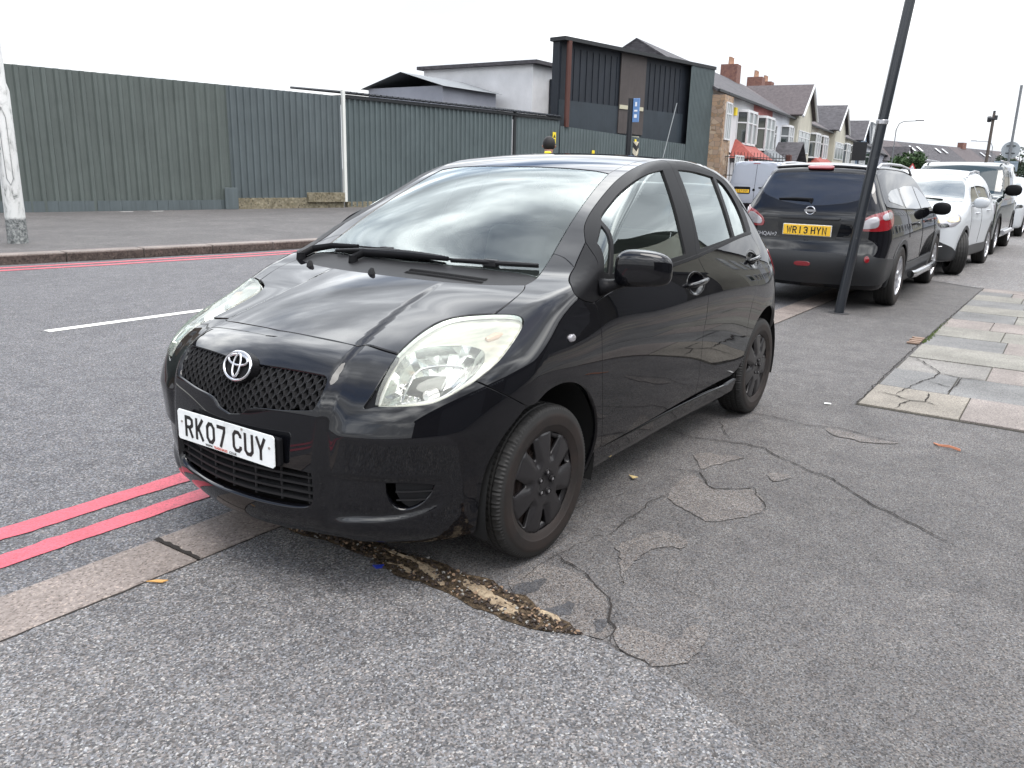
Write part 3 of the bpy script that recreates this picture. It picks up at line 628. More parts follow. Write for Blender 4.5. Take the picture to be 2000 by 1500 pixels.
# stone slabs
def slabm(i,c): return mat('slab_stone_%d'%i,c,.85,0,.3,build=stonemat(tuple(x*.72 for x in c),tuple(x*1.18 for x in c),75,.3))
SM=[slabm(0,(.235,.215,.185)),slabm(1,(.165,.165,.163)),slabm(2,(.225,.20,.185)),slabm(3,(.195,.187,.175)),slabm(4,(.215,.208,.185))]
k=MB(); rows=[-3.1,-3.74,-4.385,-4.94,-5.60,-6.2,-6.8,-7.4,-8.02,-8.6,-9.2,-9.8,-10.2,-10.62]; sr=random.Random(5)
jn={0:[1.9,2.5,3.1,3.75,4.4,5.0],1:[1.76,2.9,3.5,4.1,4.8,5.4],2:[1.935,2.55,3.2,3.8,4.4,5.1],3:[2.3,2.9,3.5,4.2,4.9,5.5],4:[1.96,2.6,3.2,3.8,4.5,5.1]}
cm={(0,0):0,(0,1):2,(1,0):1,(1,1):1,(2,0):3,(2,1):2,(3,0):4,(3,1):4,(4,0):1,(4,1):2,(5,0):4}
k.V=[];
for r in range(len(rows)-1):
    xa,xb=rows[r],rows[r+1]; ys=[1.305+.006*r]+jn[r%5]+[6.2]
    for j,(y0,y1) in enumerate(zip(ys[:-1],ys[1:])):
        z=.010+sr.uniform(-.003,.004); g=.004; k.box((xb+g,y0+g,-.03),(xa-g,y1-g,z),cm.get((r,j),sr.choice([0,1,2,3,4])))
o=k.build('paving_slabs',SM,bevel=.003,seg=1); tag(o,kind='structure')
sheet('slab_joint_bed',[(-3.09,1.295),(-3.09,6.2),(-10.62,6.2),(-10.62,1.385)],.0015,mat('joint_dirt',(.085,.08,.068),.95,0,.1))
for i in range(1,7): ribbon('slab_crack',GP['sc%d'%i],.0165,M_crack,.010,80+i,.006)
ribbon('slab_edge_dirt',[(-3.1,1.30),(-5,1.30),(-7,1.325),(-10.6,1.38)],.0125,M_crack,.012,91,.005,False)
b=MB(); r=np.random.default_rng(9)
for _ in range(260):
    x=-5.7-abs(r.normal(0,.6)); y=1.315+r.normal(0,.012)-.006*(x+3)/1; a=r.uniform(0,6.28); h=r.uniform(.006,.02); l=.006; b.add([(x-l*math.cos(a),y-l*math.sin(a),.004),(x+l*math.cos(a),y+l*math.sin(a),.004),(x+.004*math.cos(a+1),y+.004*math.sin(a+1),.006+h)],[(0,1,2)])
tag(b.build('moss',mat('moss_green',(.09,.13,.03),.9)),kind='stuff')
# ------------------------------------------------------------------ street things on the near pavement
M_polep=mat('black_pole_paint',(.010,.013,.018),.32,0,.5,.3,.1,build=lambda m,nt,b:nt.links.new(ramp(noise(nt,T_(nt),11,6,.72,.4),[(.62,(.010,.013,.018)),(.70,(.05,.05,.05)),(.78,(.25,.26,.26))],nt),b.inputs['Base Color']))
pl=MB(); pb=Vector((-6.96,.29,0)); lean=Vector((0,0,1)); pl.tube([pb,pb+Vector((-.003,.012,4.6))],.052,20); 
root=empty('leaning_signpost',tuple(pb),0,label='tall plain black metal pole with scratched paint standing on the pavement before the black crossover',cat='pole')
pl2=MB(); L0=Vector((0,0,0)); Ld=Vector((-.060,.080,1)); pl2.tube([L0-Ld*.02,L0+Ld*4.7],.052,24); o=pl2.build('pole',M_polep,root,smooth=True)
c=MB(); V,F=revolve([(.056,-.022),(.060,-.018),(.060,.018),(.056,.022)],24); q=Ld*2.02
c.add([(q.x+a,q.y+d_,q.z+b_) for a,b_,d_ in V],F); c.box((q.x+.05,q.y-.012,q.z-.02),(q.x+.085,q.y+.012,q.z+.02)); c.build('clamp_band',M_silver,root,smooth=True)
q=wob([(-6.96+.10*math.cos(t),.29+.11*math.sin(t)) for t in np.linspace(0,6.1,14)],.01,.03,33); sheet('pole_base_patch',q,.0042,M_pave_dark)
def litter(name,pts,z,m,label,cat,h=.003):
    pts=[tuple(p) for p in pts]; pts=pts if area(np.array(pts))>0 else pts[::-1]; b=MB(); b.prism([(x,y,z) for x,y in pts],(0,0,h)); return tag(b.build(name,m),label=label,cat=cat)
b=MB(); b.tube([(-2.50,1.84,.006),(-2.46,1.87,.008),(-2.455,1.93,.012),(-2.44,1.98,.006),(-2.47,1.975,.006),(-2.475,1.92,.014),(-2.485,1.87,.006),(-2.50,1.84,.006)],.0035,6,cap=False); tag(b.build('rubber_band',mat('tan_rubber',(.42,.16,.08),.6),smooth=True),label='twisted tan rubber band lying on the pavement asphalt before the stone slabs',cat='rubber band')
litter('fallen_leaf',wob([(1.03,-.175),(1.0,-.15),(.985,-.12),(1.01,-.13)],.003,.02,3),.009,mat('leaf_orange',(.50,.27,.08),.7),'small orange leaf on the outer edge of the pale kerb stone','leaf')
litter('fallen_leaf',wob([(-.96,.70),(-.93,.735),(-.955,.75)],.003,.02,4),.009,mat('leaf_cream',(.55,.42,.2),.7),'tiny cream leaf on dark asphalt behind the front wheel','leaf')
litter('paper_scrap',[(-2.95,1.13),(-2.97,1.17),(-2.99,1.16),(-2.975,1.125)],.004,mat('paper_white',(.7,.7,.68),.8),'small white scrap of paper on the asphalt near the slab corner','litter')
litter('blue_wrapper',wob([(.47,.36),(.44,.39),(.45,.405),(.475,.385)],.003,.02,6),.007,mat('blue_foil',(.02,.04,.35),.4),'small blue wrapper scrap at the edge of the broken asphalt trench','litter')
b=MB()
for i in range(7): b.box((-5.62-.05*i,1.20+.012*(i%3),.004),(-5.585-.05*i,1.305,.016+.004*(i%2)))
tag(b.build('brick_rubble',mat('brick_tan',(.22,.15,.11),.9)),kind='stuff')
# ------------------------------------------------------------------ far side: lamp post, corrugated fence, sheds
def metal(c,v=.35):
    def bld(m,nt,b):
        t=T_(nt); n=noise(nt,t,1.2,5,.65,.6); n2=noise(nt,t,60,4,.7); g=ramp(n,[(.3,tuple(x*(1-v) for x in c)),(.7,tuple(x*(1+v) for x in c))],nt)
        mp_=nt.nodes.new('ShaderNodeMapping'); mp_.inputs['Scale'].default_value=(6,6,.25); nt.links.new(t,mp_.inputs[0]); st=noise(nt,mp_.outputs[0],3,4,.6); g=mixc(nt,1.,g,ramp(st,[(.3,(.86,.86,.86)),(.7,(1.10,1.10,1.10))],nt),'MULTIPLY')
        sp_=ramp(n2,[(.74,(0,0,0)),(.78,(1,1,1))],nt); g=mixc(nt,sp_,g,(.25,.27,.26)); nt.links.new(g,b.inputs['Base Color'])
    return bld
M_fA=mat('fence_green',(.06,.08,.07),.55,0,.4,build=metal((.084,.100,.094),.10)); M_fB=mat('fence_bluegrey',(.06,.08,.08),.5,0,.4,build=metal((.082,.100,.106),.10)); M_fC=mat('fence_greygreen',(.06,.08,.08),.5,0,.4,build=metal((.082,.104,.108),.10))
M_tar=mat('black_cladding',(.014,.017,.022),.55,0,.3,build=metal((.016,.020,.027),.18)); M_gut=mat('dark_gutter',(.01,.012,.014),.6); M_brown=mat('red_brown_paint',(.07,.022,.015),.6); M_conc=mat('stained_concrete',(.2,.18,.14),.9,0,.2,build=stonemat((.11,.095,.06),(.26,.235,.175),9,.5))
def corr(s0,s1,z0,z1,pitch,dep,off=0,slope=0.,zt=None):
    """corrugated sheet standing on the fence line, ribs towards the road"""
    b=MB(); V=[]; n=int((s1-s0)/pitch)+1; pr=[(0,0),(.50,0),(.60,1),(.88,1),(.98,0)]
    pts=[]
    for i in range(n):
        for u,h in pr:
            s=s0+(i+u)*pitch
            if s<=s1: pts.append((s,h*dep))
    for s,h in pts:
        t=(s-s0)/(s1-s0); zz=z1+(zt-z1)*t if zt is not None else z1; V+=[FP(s,off+h,z0),FP(s,off+h,zz)]
    return V,[(2*i,2*i+2,2*i+3,2*i+1)[::-1] for i in range(len(pts)-1)]
def fence(label,s0,s1,z0,z1,pitch,dep,m,off=0,zt=None,plinth=None,kick=False,cat='fence'):
    root=empty('corrugated_fence',tuple(FP(s0,off,.118)),0,label=label,cat=cat); inv=Vector(root.location)
    V,F=corr(s0,s1,z0,z1,pitch,dep,off,zt=zt); o=mk('corrugated_sheet',[v-inv for v in V],F,m,root); sm=o.modifiers.new('t','SOLIDIFY'); sm.thickness=.004
    def bx(name,a,b_,o0,o1,z0_,z1_,mm):
        q=MB(); q.prism([FP(a,o1,z0_)-inv,FP(b_,o1,z0_)-inv,FP(b_,o0,z0_)-inv,FP(a,o0,z0_)-inv][::-1] if False else [FP(a,o0,z0_)-inv,FP(a,o1,z0_)-inv,FP(b_,o1,z0_)-inv,FP(b_,o0,z0_)-inv],(0,0,z1_-z0_)); return q.build(name,mm,root,bevel=.006)
    if plinth: bx('concrete_plinth',s0,s1,off-.12,off+.05,.1,plinth,M_conc)
    if kick:
        q=MB(); r=random.Random(2); a=s0
        while a<s1: q.prism([FP(a,off+.045,.12)-inv,FP(a,off+.056+r.uniform(0,.02),.12)-inv,FP(min(a+.31,s1),off+.056+r.uniform(0,.02),.12)-inv,FP(min(a+.31,s1),off+.045,.12)-inv],(0,0,.27)); a+=.315
        q.build('kick_strip',M_fB,root)
    return root,inv,bx
fence('long olive green corrugated metal fence behind the white lamp post',-16,6.1,.12,3.6,.300,.055,M_fA,0,kick=True)
r_,i_,bx=fence('blue grey corrugated fence on a low concrete footing beside the white upright',6.06,10.0,.44,3.6,.218,.048,M_fB,.02,plinth=.44); bx('door_sill',8.6,9.98,.03,.16,.30,.60,M_conc)
b=MB(); b.prism([FP(5.86,.07,.12),FP(5.80,.16,.12),FP(6.22,.16,.12),FP(6.16,.07,.12)],(0,0,.62)); tag(b.build('bent_flashing',M_fB,bevel=.01),label='bent metal flashing at the foot of the joint between two fences',cat='flashing')
b=MB(); b.prism([FP(10.02,0,.3),FP(10.02,.11,.3),FP(10.12,.11,.3),FP(10.12,0,.3)],(0,0,3.5)); tag(b.build('white_upright',mat('white_pvc',(.62,.63,.60),.5),bevel=.008),label='narrow white upright strip between two corrugated fence runs',cat='post')
fence('grey green corrugated fence from the white upright to the dark shed door',10.16,18.0,.14,3.55,.215,.048,M_fC,.0,plinth=.3)
fence('narrower corrugated fence bay with a dark edge beside the yellow sign',18.12,20.72,.14,3.48,.20,.03,M_fC,.0)
b=MB(); b.prism([FP(18.0,-.02,.2),FP(18.0,.05,.2),FP(18.12,.05,.2),FP(18.12,-.02,.2)],(0,0,3.5)); tag(b.build('dark_fence_post',M_gut),label='thin black post between two corrugated fence bays',cat='post')
lr=empty('lean_to_roof',tuple(FP(10.2,-.5,3.6)),0,label='black ribbed lean-to roof edge running above the grey green fence',cat='roof'); inv=Vector(lr.location)
b=MB(); b.prism([FP(10.2,-3.4,3.62)-inv,FP(10.2,.10,3.56)-inv,FP(20.8,.10,3.50)-inv,FP(20.8,-3.4,3.62)-inv],(0,0,.10)); b.build('eaves_board',M_gut,lr)
b=MB()
for i in range(44): s=10.3+i*.24; b.tube([FP(s,.16,3.72-.008*i*.24)-inv,FP(s,-3.4,4.05)-inv],.045,6)
b.add([FP(10.2,.14,3.69)-inv,FP(20.8,.14,3.60)-inv,FP(20.8,-3.4,4.0)-inv,FP(10.2,-3.4,4.02)-inv],[(0,1,2,3)]); b.build('ribbed_sheet',mat('roof_sheet_black',(.02,.022,.026),.5,0,.4),lr)
fence('low corrugated fence sloping down in front of the black clad building',20.8,30.3,.1,3.28,.20,.035,M_fC,.0,zt=2.92)
# black clad building with a corrugated corner
bd=empty('black_clad_building',tuple(FP(20.8,-.3,0)),0,label='tall black clad commercial building with corrugated corner behind the low fence',cat='building'); inv=Vector(bd.location)
def wallbox(name,s0,s1,o0,o1,z0,z1,m,par,bev=0):
    b=MB(); b.prism([FP(s0,o0,z0)-inv,FP(s0,o1,z0)-inv,FP(s1,o1,z0)-inv,FP(s1,o0,z0)-inv],(0,0,z1-z0)); return b.build(name,m,par,bevel=bev)
wallbox('wall',20.9,32.2,-.66,-.30,.1,6.6,M_tar,bd); wallbox('rear_wall',29.2,32.2,-8.2,-.66,.1,6.3,M_tar,bd)
b=MB()
for i in range(24):
    s=21.0+i*.42
    if s<30.2: b.prism([FP(s,-.31,.5)-inv,FP(s,-.27,.5)-inv,FP(s+.035,-.27,.5)-inv,FP(s+.035,-.31,.5)-inv],(0,0,5.9))
b.build('cladding_ribs',M_tar,bd)
wallbox('lower_cladding_band',20.95,30.28,-.30,-.262,2.6,4.35,mat('slate_cladding',(.022,.030,.038),.5,0,.35,build=metal((.026,.035,.044),.15)),bd)
wallbox('brown_panel',25.0,26.9,-.262,-.21,3.2,6.6,mat('brown_board',(.055,.045,.042),.7,build=metal((.055,.046,.044),.2)),bd)
wallbox('cream_batten',25.0,26.8,-.21,-.17,4.25,4.42,mat('cream_board',(.42,.40,.30),.7),bd); wallbox('cream_batten',25.0,26.6,-.21,-.17,2.98,3.12,mat('cream_board',(.42,.40,.30),.7),bd)
V,F=corr(30.3,32.45,.1,6.6,.125,.03,.02); o=mk('corner_cladding',[v-inv for v in V],F,M_fC,bd); sm=o.modifiers.new('t','SOLIDIFY'); sm.thickness=.004
wallbox('roof_edge',20.8,32.5,-.75,.08,6.6,6.75,M_gut,bd)
b=MB(); b.tube([FP(21.15,.02,3.25),FP(21.15,.02,6.6)],.11,10); tag(b.build('brown_downpipe',M_brown,smooth=True),label='red brown square pipe rising where the lean-to roof meets the black building',cat='pipe')
b=MB(); b.tube([FP(27.2,.35,.12),FP(28.9,.25,4.75)],.022,8); tag(b.build('leaning_rod',mat('grey_rod',(.25,.27,.28),.5),smooth=True),label='thin pale rod leaning against the black clad wall',cat='rod')
def signplate(name,s,z,w_,h,m,label,off=.07,marks=None):
    b=MB(); b.prism([FP(s-w_/2,off,z-h/2),FP(s-w_/2,off+.012,z-h/2),FP(s+w_/2,off+.012,z-h/2),FP(s+w_/2,off,z-h/2)],(0,0,h)); o=b.build(name,m,None,bevel=.003); tag(o,label=label,cat='sign'); inv2=Vector((0,0,0))
    if marks: 
        for t,sz,dz in marks:
            textmesh(t,sz,M_ink,o,FP(s,off+.0145,z+dz),FU*-1*-1,(0,0,1),name='sign_lettering')
    return o
M_yel=mat('warning_yellow',(.75,.58,.03),.5)
o=signplate('warning_sign',20.35,2.78,.20,.46,M_yel,'yellow warning sign with black symbol on the fence above the walking man')
b=MB(); c_=FP(20.35,.086,2.85); b.add([c_+FU*.07+Vector((0,0,-.06)),c_-FU*.07+Vector((0,0,-.06)),c_+Vector((0,0,.08))],[(0,1,2)]); c2=FP(20.35,.086,2.66)
for dz in (0,.05): b.add([c2+FU*.06+Vector((0,0,dz)),c2-FU*.06+Vector((0,0,dz)),c2-FU*.06+Vector((0,0,dz+.025)),c2+FU*.06+Vector((0,0,dz+.025))],[(0,1,2,3)])
b.build('warning_symbol',M_ink,o)
signplate('small_yellow_notice',22.95,2.30,.18,.16,M_yel,'small yellow notice low on the fence left of the blue sign pole')
signplate('yellow_tag',26.0,2.75,.14,.44,M_yel,'narrow yellow tag on the fence just right of the striped post')
# signpost with blue sign, striped post
sp=empty('sign_pole',(-25.9,-11.9,.118),0,label='black street pole with a small blue sign in front of the black building',cat='signpost')
b=MB(); b.tube([(0,0,0),(0,0,3.98)],.10,14); b.build('pole',mat('pole_black',(.008,.009,.012),.4),sp,smooth=True)
b=MB(); b.box((-.02,.11,3.15),(.04,.36,3.98)); o=b.build('blue_sign',mat('sign_blue',(.12,.23,.45),.4),sp,bevel=.01)
for q0,q1 in (((.042,.18,3.30),(.048,.29,3.42)),((.042,.17,3.52),(.048,.30,3.58)),((.042,.20,3.70),(.048,.27,3.85))): b=MB(); b.box(q0,q1); b.build('sign_symbol',mat('white_vinyl',(.75,.77,.8),.4),o)
sp=empty('striped_post',(-25.6,-11.45,.118),0,label='short post with diagonal black and cream hazard stripes beside the black sign pole',cat='post')
def strp(m,nt,b):
    w_=nt.nodes.new('ShaderNodeTexWave'); w_.bands_direction='DIAGONAL'; w_.inputs['Scale'].default_value=1.6; nt.links.new(T_(nt),w_.inputs[0]); nt.links.new(ramp(w_.outputs[1],[(.49,(.02,.02,.02)),(.51,(.55,.50,.38))],nt),b.inputs['Base Color'])
b=MB(); b.box((-.08,-.08,0),(.08,.08,2.45)); b.build('post',mat('hazard_stripes',(.5,.5,.4),.6,build=strp),sp,bevel=.01)
# white lamp post on the left
def lampm(m,nt,b):
    v=T_(nt,sc=(1,1,.45)); n=noise(nt,v,7,6,.7,.6); g=ramp(n,[(.36,(.10,.11,.105)),(.41,(.40,.41,.40)),(.50,(.56,.57,.56)),(.8,(.60,.61,.60))],nt)
    z=nt.nodes.new('ShaderNodeSeparateXYZ'); nt.links.new(T_(nt),z.inputs[0]); n3=noise(nt,T_(nt),22,5,.7,.8); k_=mth('ADD',z.outputs[2],mth('MULTIPLY',n3,.06,nt_=nt),nt_=nt); f=ramp(k_,[(.40,(1,1,1)),(.44,(0,0,0))],nt); g2=ramp(n3,[(.4,(.05,.055,.055)),(.5,(.16,.17,.17)),(.62,(.30,.31,.30))],nt); nt.links.new(mixc(nt,f,g,g2),b.inputs['Base Color'])
lp=empty('white_lamp_post',(-3.93,-11.56,.118),0,label='white painted lamp post with peeling grey base on the far pavement at the left edge',cat='lamp post')
b=MB(); b.tube([(0,0,-.05),(0,0,.9),(0,0,2.3),(0,0,2.42),(0,0,7.8)],[.148,.140,.136,.105,.07],24); b.build('column',mat('peeling_white',(.5,.5,.5),.6,build=lampm),lp,smooth=True)
b=MB(); w_=.05
b.add([(.138+.012,w_,.85),(.138+.012,w_+.008,.85),(.133+.012,w_+.008,1.95),(.133+.012,w_,1.95)],[(0,1,2,3)]); 
b.tube([(.10,.105,1.0),(.108,.092,1.9),(.06,.125,2.05),(.02,.14,1.9),(.02,.145,1.0),(.06,.13,.9),(.10,.105,1.0)],.006,6); b.build('service_door',mat('grey_seal',(.2,.21,.21),.6),lp)
b=MB(); b.tube([(0,0,7.8),(.2,.5,8.2),(.5,1.3,8.3)],.035,8); b.build('lamp_arm',mat('peeling_white',(.5,.5,.5)),lp,smooth=True); b=MB(); b.box((.4,1.25,8.24),(.7,1.9,8.34)); b.build('lamp_head',M_silver,lp,bevel=.03)
b=MB()
for x,y in ((-11.0,-18.45),(-10.2,-18.6)): b.add([(x,y,.121),(x+.4,y-.05,.121),(x+.35,y+.05,.121),(x+.1,y+.08,.121)],[(0,1,2,3)])
tag(b.build('pale_litter',mat('paper_white',(.7,.7,.68),.8)),kind='stuff')
# ------------------------------------------------------------------ the parked black hatchback (its own frame is the world frame: x forward, y to its left)
CV={
 'shut':[(0.545,0.0,0.854),(0.541,0.077,0.855),(0.534,0.186,0.852),(0.524,0.277,0.848),(0.516,0.342,0.844),(0.505,0.36,0.841),(0.483,0.369,0.842),(0.473,0.418,0.835),(0.463,0.497,0.825)],
 'lamptop':[(0.463,0.497,0.825),(0.39,0.486,0.852),(0.298,0.482,0.883),(0.212,0.503,0.909),(0.153,0.558,0.922),(0.108,0.635,0.931)],
 'bonside':[(0.108,0.635,0.931),(0.041,0.645,0.96),(-0.02,0.647,0.984),(-0.079,0.636,1.002),(-0.113,0.619,1.013)],
 'bonrear':[(-0.113,0.619,1.013),(-0.079,0.548,1.009),(-0.047,0.463,1.006),(-0.021,0.359,1.005),(0.006,0.187,1.006),(0.014,0.0,1.007)],
 'tip':[(0.108,0.635,0.931),(0.091,0.675,0.933),(0.079,0.715,0.931),(0.084,0.737,0.92),(0.104,0.749,0.904)],
 'lamplow':[(0.104,0.749,0.904),(0.158,0.757,0.871),(0.241,0.768,0.829),(0.325,0.771,0.79),(0.384,0.761,0.761)],
 'lamplow2':[(0.384,0.761,0.761),(0.455,0.735,0.731),(0.511,0.704,0.708),(0.555,0.664,0.699),(0.596,0.611,0.695),(0.63,0.545,0.692)],
 'lampin':[(0.63,0.545,0.692),(0.611,0.538,0.725),(0.573,0.529,0.763),(0.514,0.514,0.802),(0.463,0.497,0.825)],
 'bumpin':[(0.634,0.541,0.688),(0.647,0.516,0.683),(0.635,0.52,0.702),(0.598,0.526,0.742),(0.547,0.52,0.783),(0.463,0.497,0.825)],
 'bw':[(0.384,0.761,0.761),(0.305,0.814,0.712),(0.196,0.845,0.648)],
 'arch':[(0.196,0.845,0.648),(0.158,0.848,0.672),(0.095,0.848,0.683),(0.051,0.848,0.685),(-0.024,0.848,0.68),(-0.105,0.847,0.66),(-0.197,0.844,0.605),(-0.273,0.838,0.533),(-0.335,0.826,0.441),(-0.379,0.81,0.349),(-0.388,0.792,0.28),(-0.371,0.775,0.222)],
 'archf':[(0.196,0.845,0.648),(0.255,0.835,0.602),(0.3,0.825,0.566),(0.352,0.81,0.495),(0.377,0.799,0.435),(0.374,0.785,0.301),(0.371,0.761,0.225)],
 'doorf':[(-0.288,0.823,0.947),(-0.315,0.827,0.918),(-0.323,0.833,0.877),(-0.332,0.84,0.826),(-0.345,0.846,0.681),(-0.442,0.809,0.348),(-0.459,0.799,0.307)],
 'sill':[(-0.459,0.799,0.307),(-1.947,0.82,0.337)],
 'doorm':[(-1.397,0.792,1.04),(-1.421,0.808,0.995),(-1.453,0.822,0.951),(-1.463,0.831,0.92),(-1.453,0.841,0.869),(-1.437,0.848,0.81),(-1.421,0.851,0.735),(-1.405,0.849,0.669),(-1.423,0.842,0.573),(-1.451,0.828,0.445),(-1.474,0.807,0.33)],
 'doorm2':[(-1.397,0.792,1.04),(-1.393,0.78,1.069),(-1.448,0.741,1.159),(-1.474,0.681,1.288),(-1.472,0.625,1.395),(-1.473,0.575,1.476),(-1.492,0.55,1.495)],
 'doorr':[(-2.47,0.657,1.189),(-2.422,0.717,1.088),(-2.448,0.75,1.022),(-2.436,0.779,0.966),(-2.339,0.815,0.901),(-2.233,0.838,0.827),(-2.189,0.845,0.787),(-2.138,0.849,0.74),(-2.094,0.848,0.597),(-2.112,0.84,0.458),(-2.062,0.829,0.37),(-1.952,0.819,0.33)],
 'frame':[(-0.457,0.68,1.16),(-0.516,0.638,1.201),(-0.553,0.619,1.223),(-0.598,0.605,1.248),(-0.678,0.589,1.288),(-0.827,0.568,1.355),(-0.963,0.557,1.411),(-1.119,0.555,1.459),(-1.263,0.55,1.485),(-1.408,0.544,1.497),(-1.5,0.548,1.497),(-1.697,0.539,1.496),(-1.936,0.538,1.479),(-2.15,0.543,1.449),(-2.3,0.551,1.412),(-2.422,0.567,1.358),(-2.473,0.605,1.279),(-2.47,0.657,1.189)],
 'sail':[(-0.288,0.823,0.947),(-0.197,0.818,0.97),(-0.167,0.801,0.991),(-0.209,0.758,1.027),(-0.313,0.717,1.073)],
 'sail2':[(-0.313,0.717,1.073),(-0.457,0.68,1.16)],
 'wingseam':[(-0.313,0.717,1.073),(-0.346,0.644,1.103),(-0.348,0.595,1.113)],
 'wsside':[(-0.983,0.49,1.429),(-0.836,0.51,1.37),(-0.686,0.534,1.301),(-0.539,0.56,1.226),(-0.401,0.585,1.146),(-0.348,0.595,1.113)],
 'wsside2':[(-0.348,0.595,1.113),(-0.272,0.608,1.071),(-0.186,0.622,1.033),(-0.141,0.623,1.02),(-0.113,0.619,1.013)],
 'wstop':[(-0.944,0.0,1.451),(-0.952,0.083,1.453),(-0.962,0.196,1.451),(-0.974,0.294,1.448),(-0.988,0.423,1.439),(-0.983,0.49,1.429)],
 'ditch':[(-0.983,0.49,1.429),(-1.145,0.46,1.475),(-1.294,0.438,1.5),(-1.569,0.389,1.519)],
 'qglass':[(-0.464,0.691,1.161),(-0.559,0.673,1.215),(-0.393,0.8,1.063),(-0.372,0.784,1.078)],
 'fglass':[(-0.439,0.803,1.058),(-0.599,0.666,1.236),(-0.634,0.651,1.256),(-0.746,0.632,1.308),(-0.842,0.623,1.35),(-0.946,0.624,1.389),(-1.055,0.625,1.417),(-1.194,0.615,1.438),(-1.326,0.604,1.45),(-1.313,0.662,1.343),(-1.282,0.735,1.188),(-1.259,0.783,1.069)],
 'rglass':[(-1.549,0.587,1.456),(-1.774,0.574,1.451),(-2.097,0.565,1.424),(-2.046,0.653,1.276),(-2.013,0.737,1.109),(-1.466,0.773,1.08),(-1.514,0.697,1.249),(-1.546,0.632,1.374)],
 'r2glass':[(-2.158,0.565,1.415),(-2.283,0.574,1.378),(-2.338,0.608,1.308),(-2.312,0.66,1.22),(-2.238,0.716,1.122),(-2.045,0.734,1.112)],
 'belt':[(-0.437,0.804,1.054),(-1.078,0.793,1.051),(-1.258,0.784,1.066),(-2.346,0.714,1.108)],
 'belt2':[(-0.464,0.817,0.992),(-1.061,0.803,1.022),(-1.411,0.786,1.054),(-2.329,0.721,1.097)],
 'grtop':[(0.699,0.063,0.765),(0.688,0.153,0.769),(0.673,0.265,0.769),(0.66,0.351,0.766)],
 'grside':[(0.66,0.351,0.766),(0.667,0.369,0.756),(0.694,0.376,0.721),(0.715,0.369,0.684),(0.724,0.358,0.664)],
 'grbot':[(0.724,0.358,0.664),(0.739,0.291,0.654),(0.755,0.203,0.645),(0.769,0.099,0.632),(0.775,0.068,0.612),(0.778,0.034,0.603)],
 'lowr':[(0.744,0.363,0.439),(0.744,0.363,0.398),(0.745,0.359,0.347),(0.748,0.344,0.331),(0.761,0.283,0.317),(0.787,0.163,0.315),(0.802,0.013,0.32),(0.79,-0.147,0.325)],
 'lowl':[(0.757,-0.307,0.418),(0.759,-0.304,0.359),(0.767,-0.264,0.33),(0.79,-0.147,0.325)],
 'fog':[(0.652,0.605,0.439),(0.601,0.666,0.439),(0.538,0.718,0.428),(0.543,0.712,0.405),(0.561,0.695,0.372),(0.586,0.67,0.35),(0.614,0.641,0.343),(0.635,0.618,0.359),(0.65,0.603,0.4)],
 'lip':[(0.758,-0.201,0.252),(0.776,0.056,0.245),(0.743,0.335,0.29),(0.688,0.519,0.302),(0.602,0.644,0.309),(0.546,0.706,0.366),(0.522,0.729,0.418)],
 'shelf':[(0.726,0.387,0.588),(0.674,0.515,0.605),(0.59,0.657,0.611),(0.489,0.744,0.605)],
 'nose':[(0.504,0.361,0.841),(0.642,0.406,0.751),(0.696,0.402,0.685),(0.724,0.391,0.585)],
 'crease':[(0.504,0.361,0.841),(0.36,0.326,0.898),(0.177,0.298,0.956),(0.03,0.299,0.995)],
 'rept':[(-0.104,0.837,0.84)],
 'hF':[(-1.287,0.831,0.919)],
 'hR':[(-2.213,0.795,0.966)],
 'hFb':[(-1.185,0.829,0.926),(-1.427,0.828,0.932)],
 'hRb':[(-2.117,0.797,0.972),(-2.365,0.78,0.977)],
}

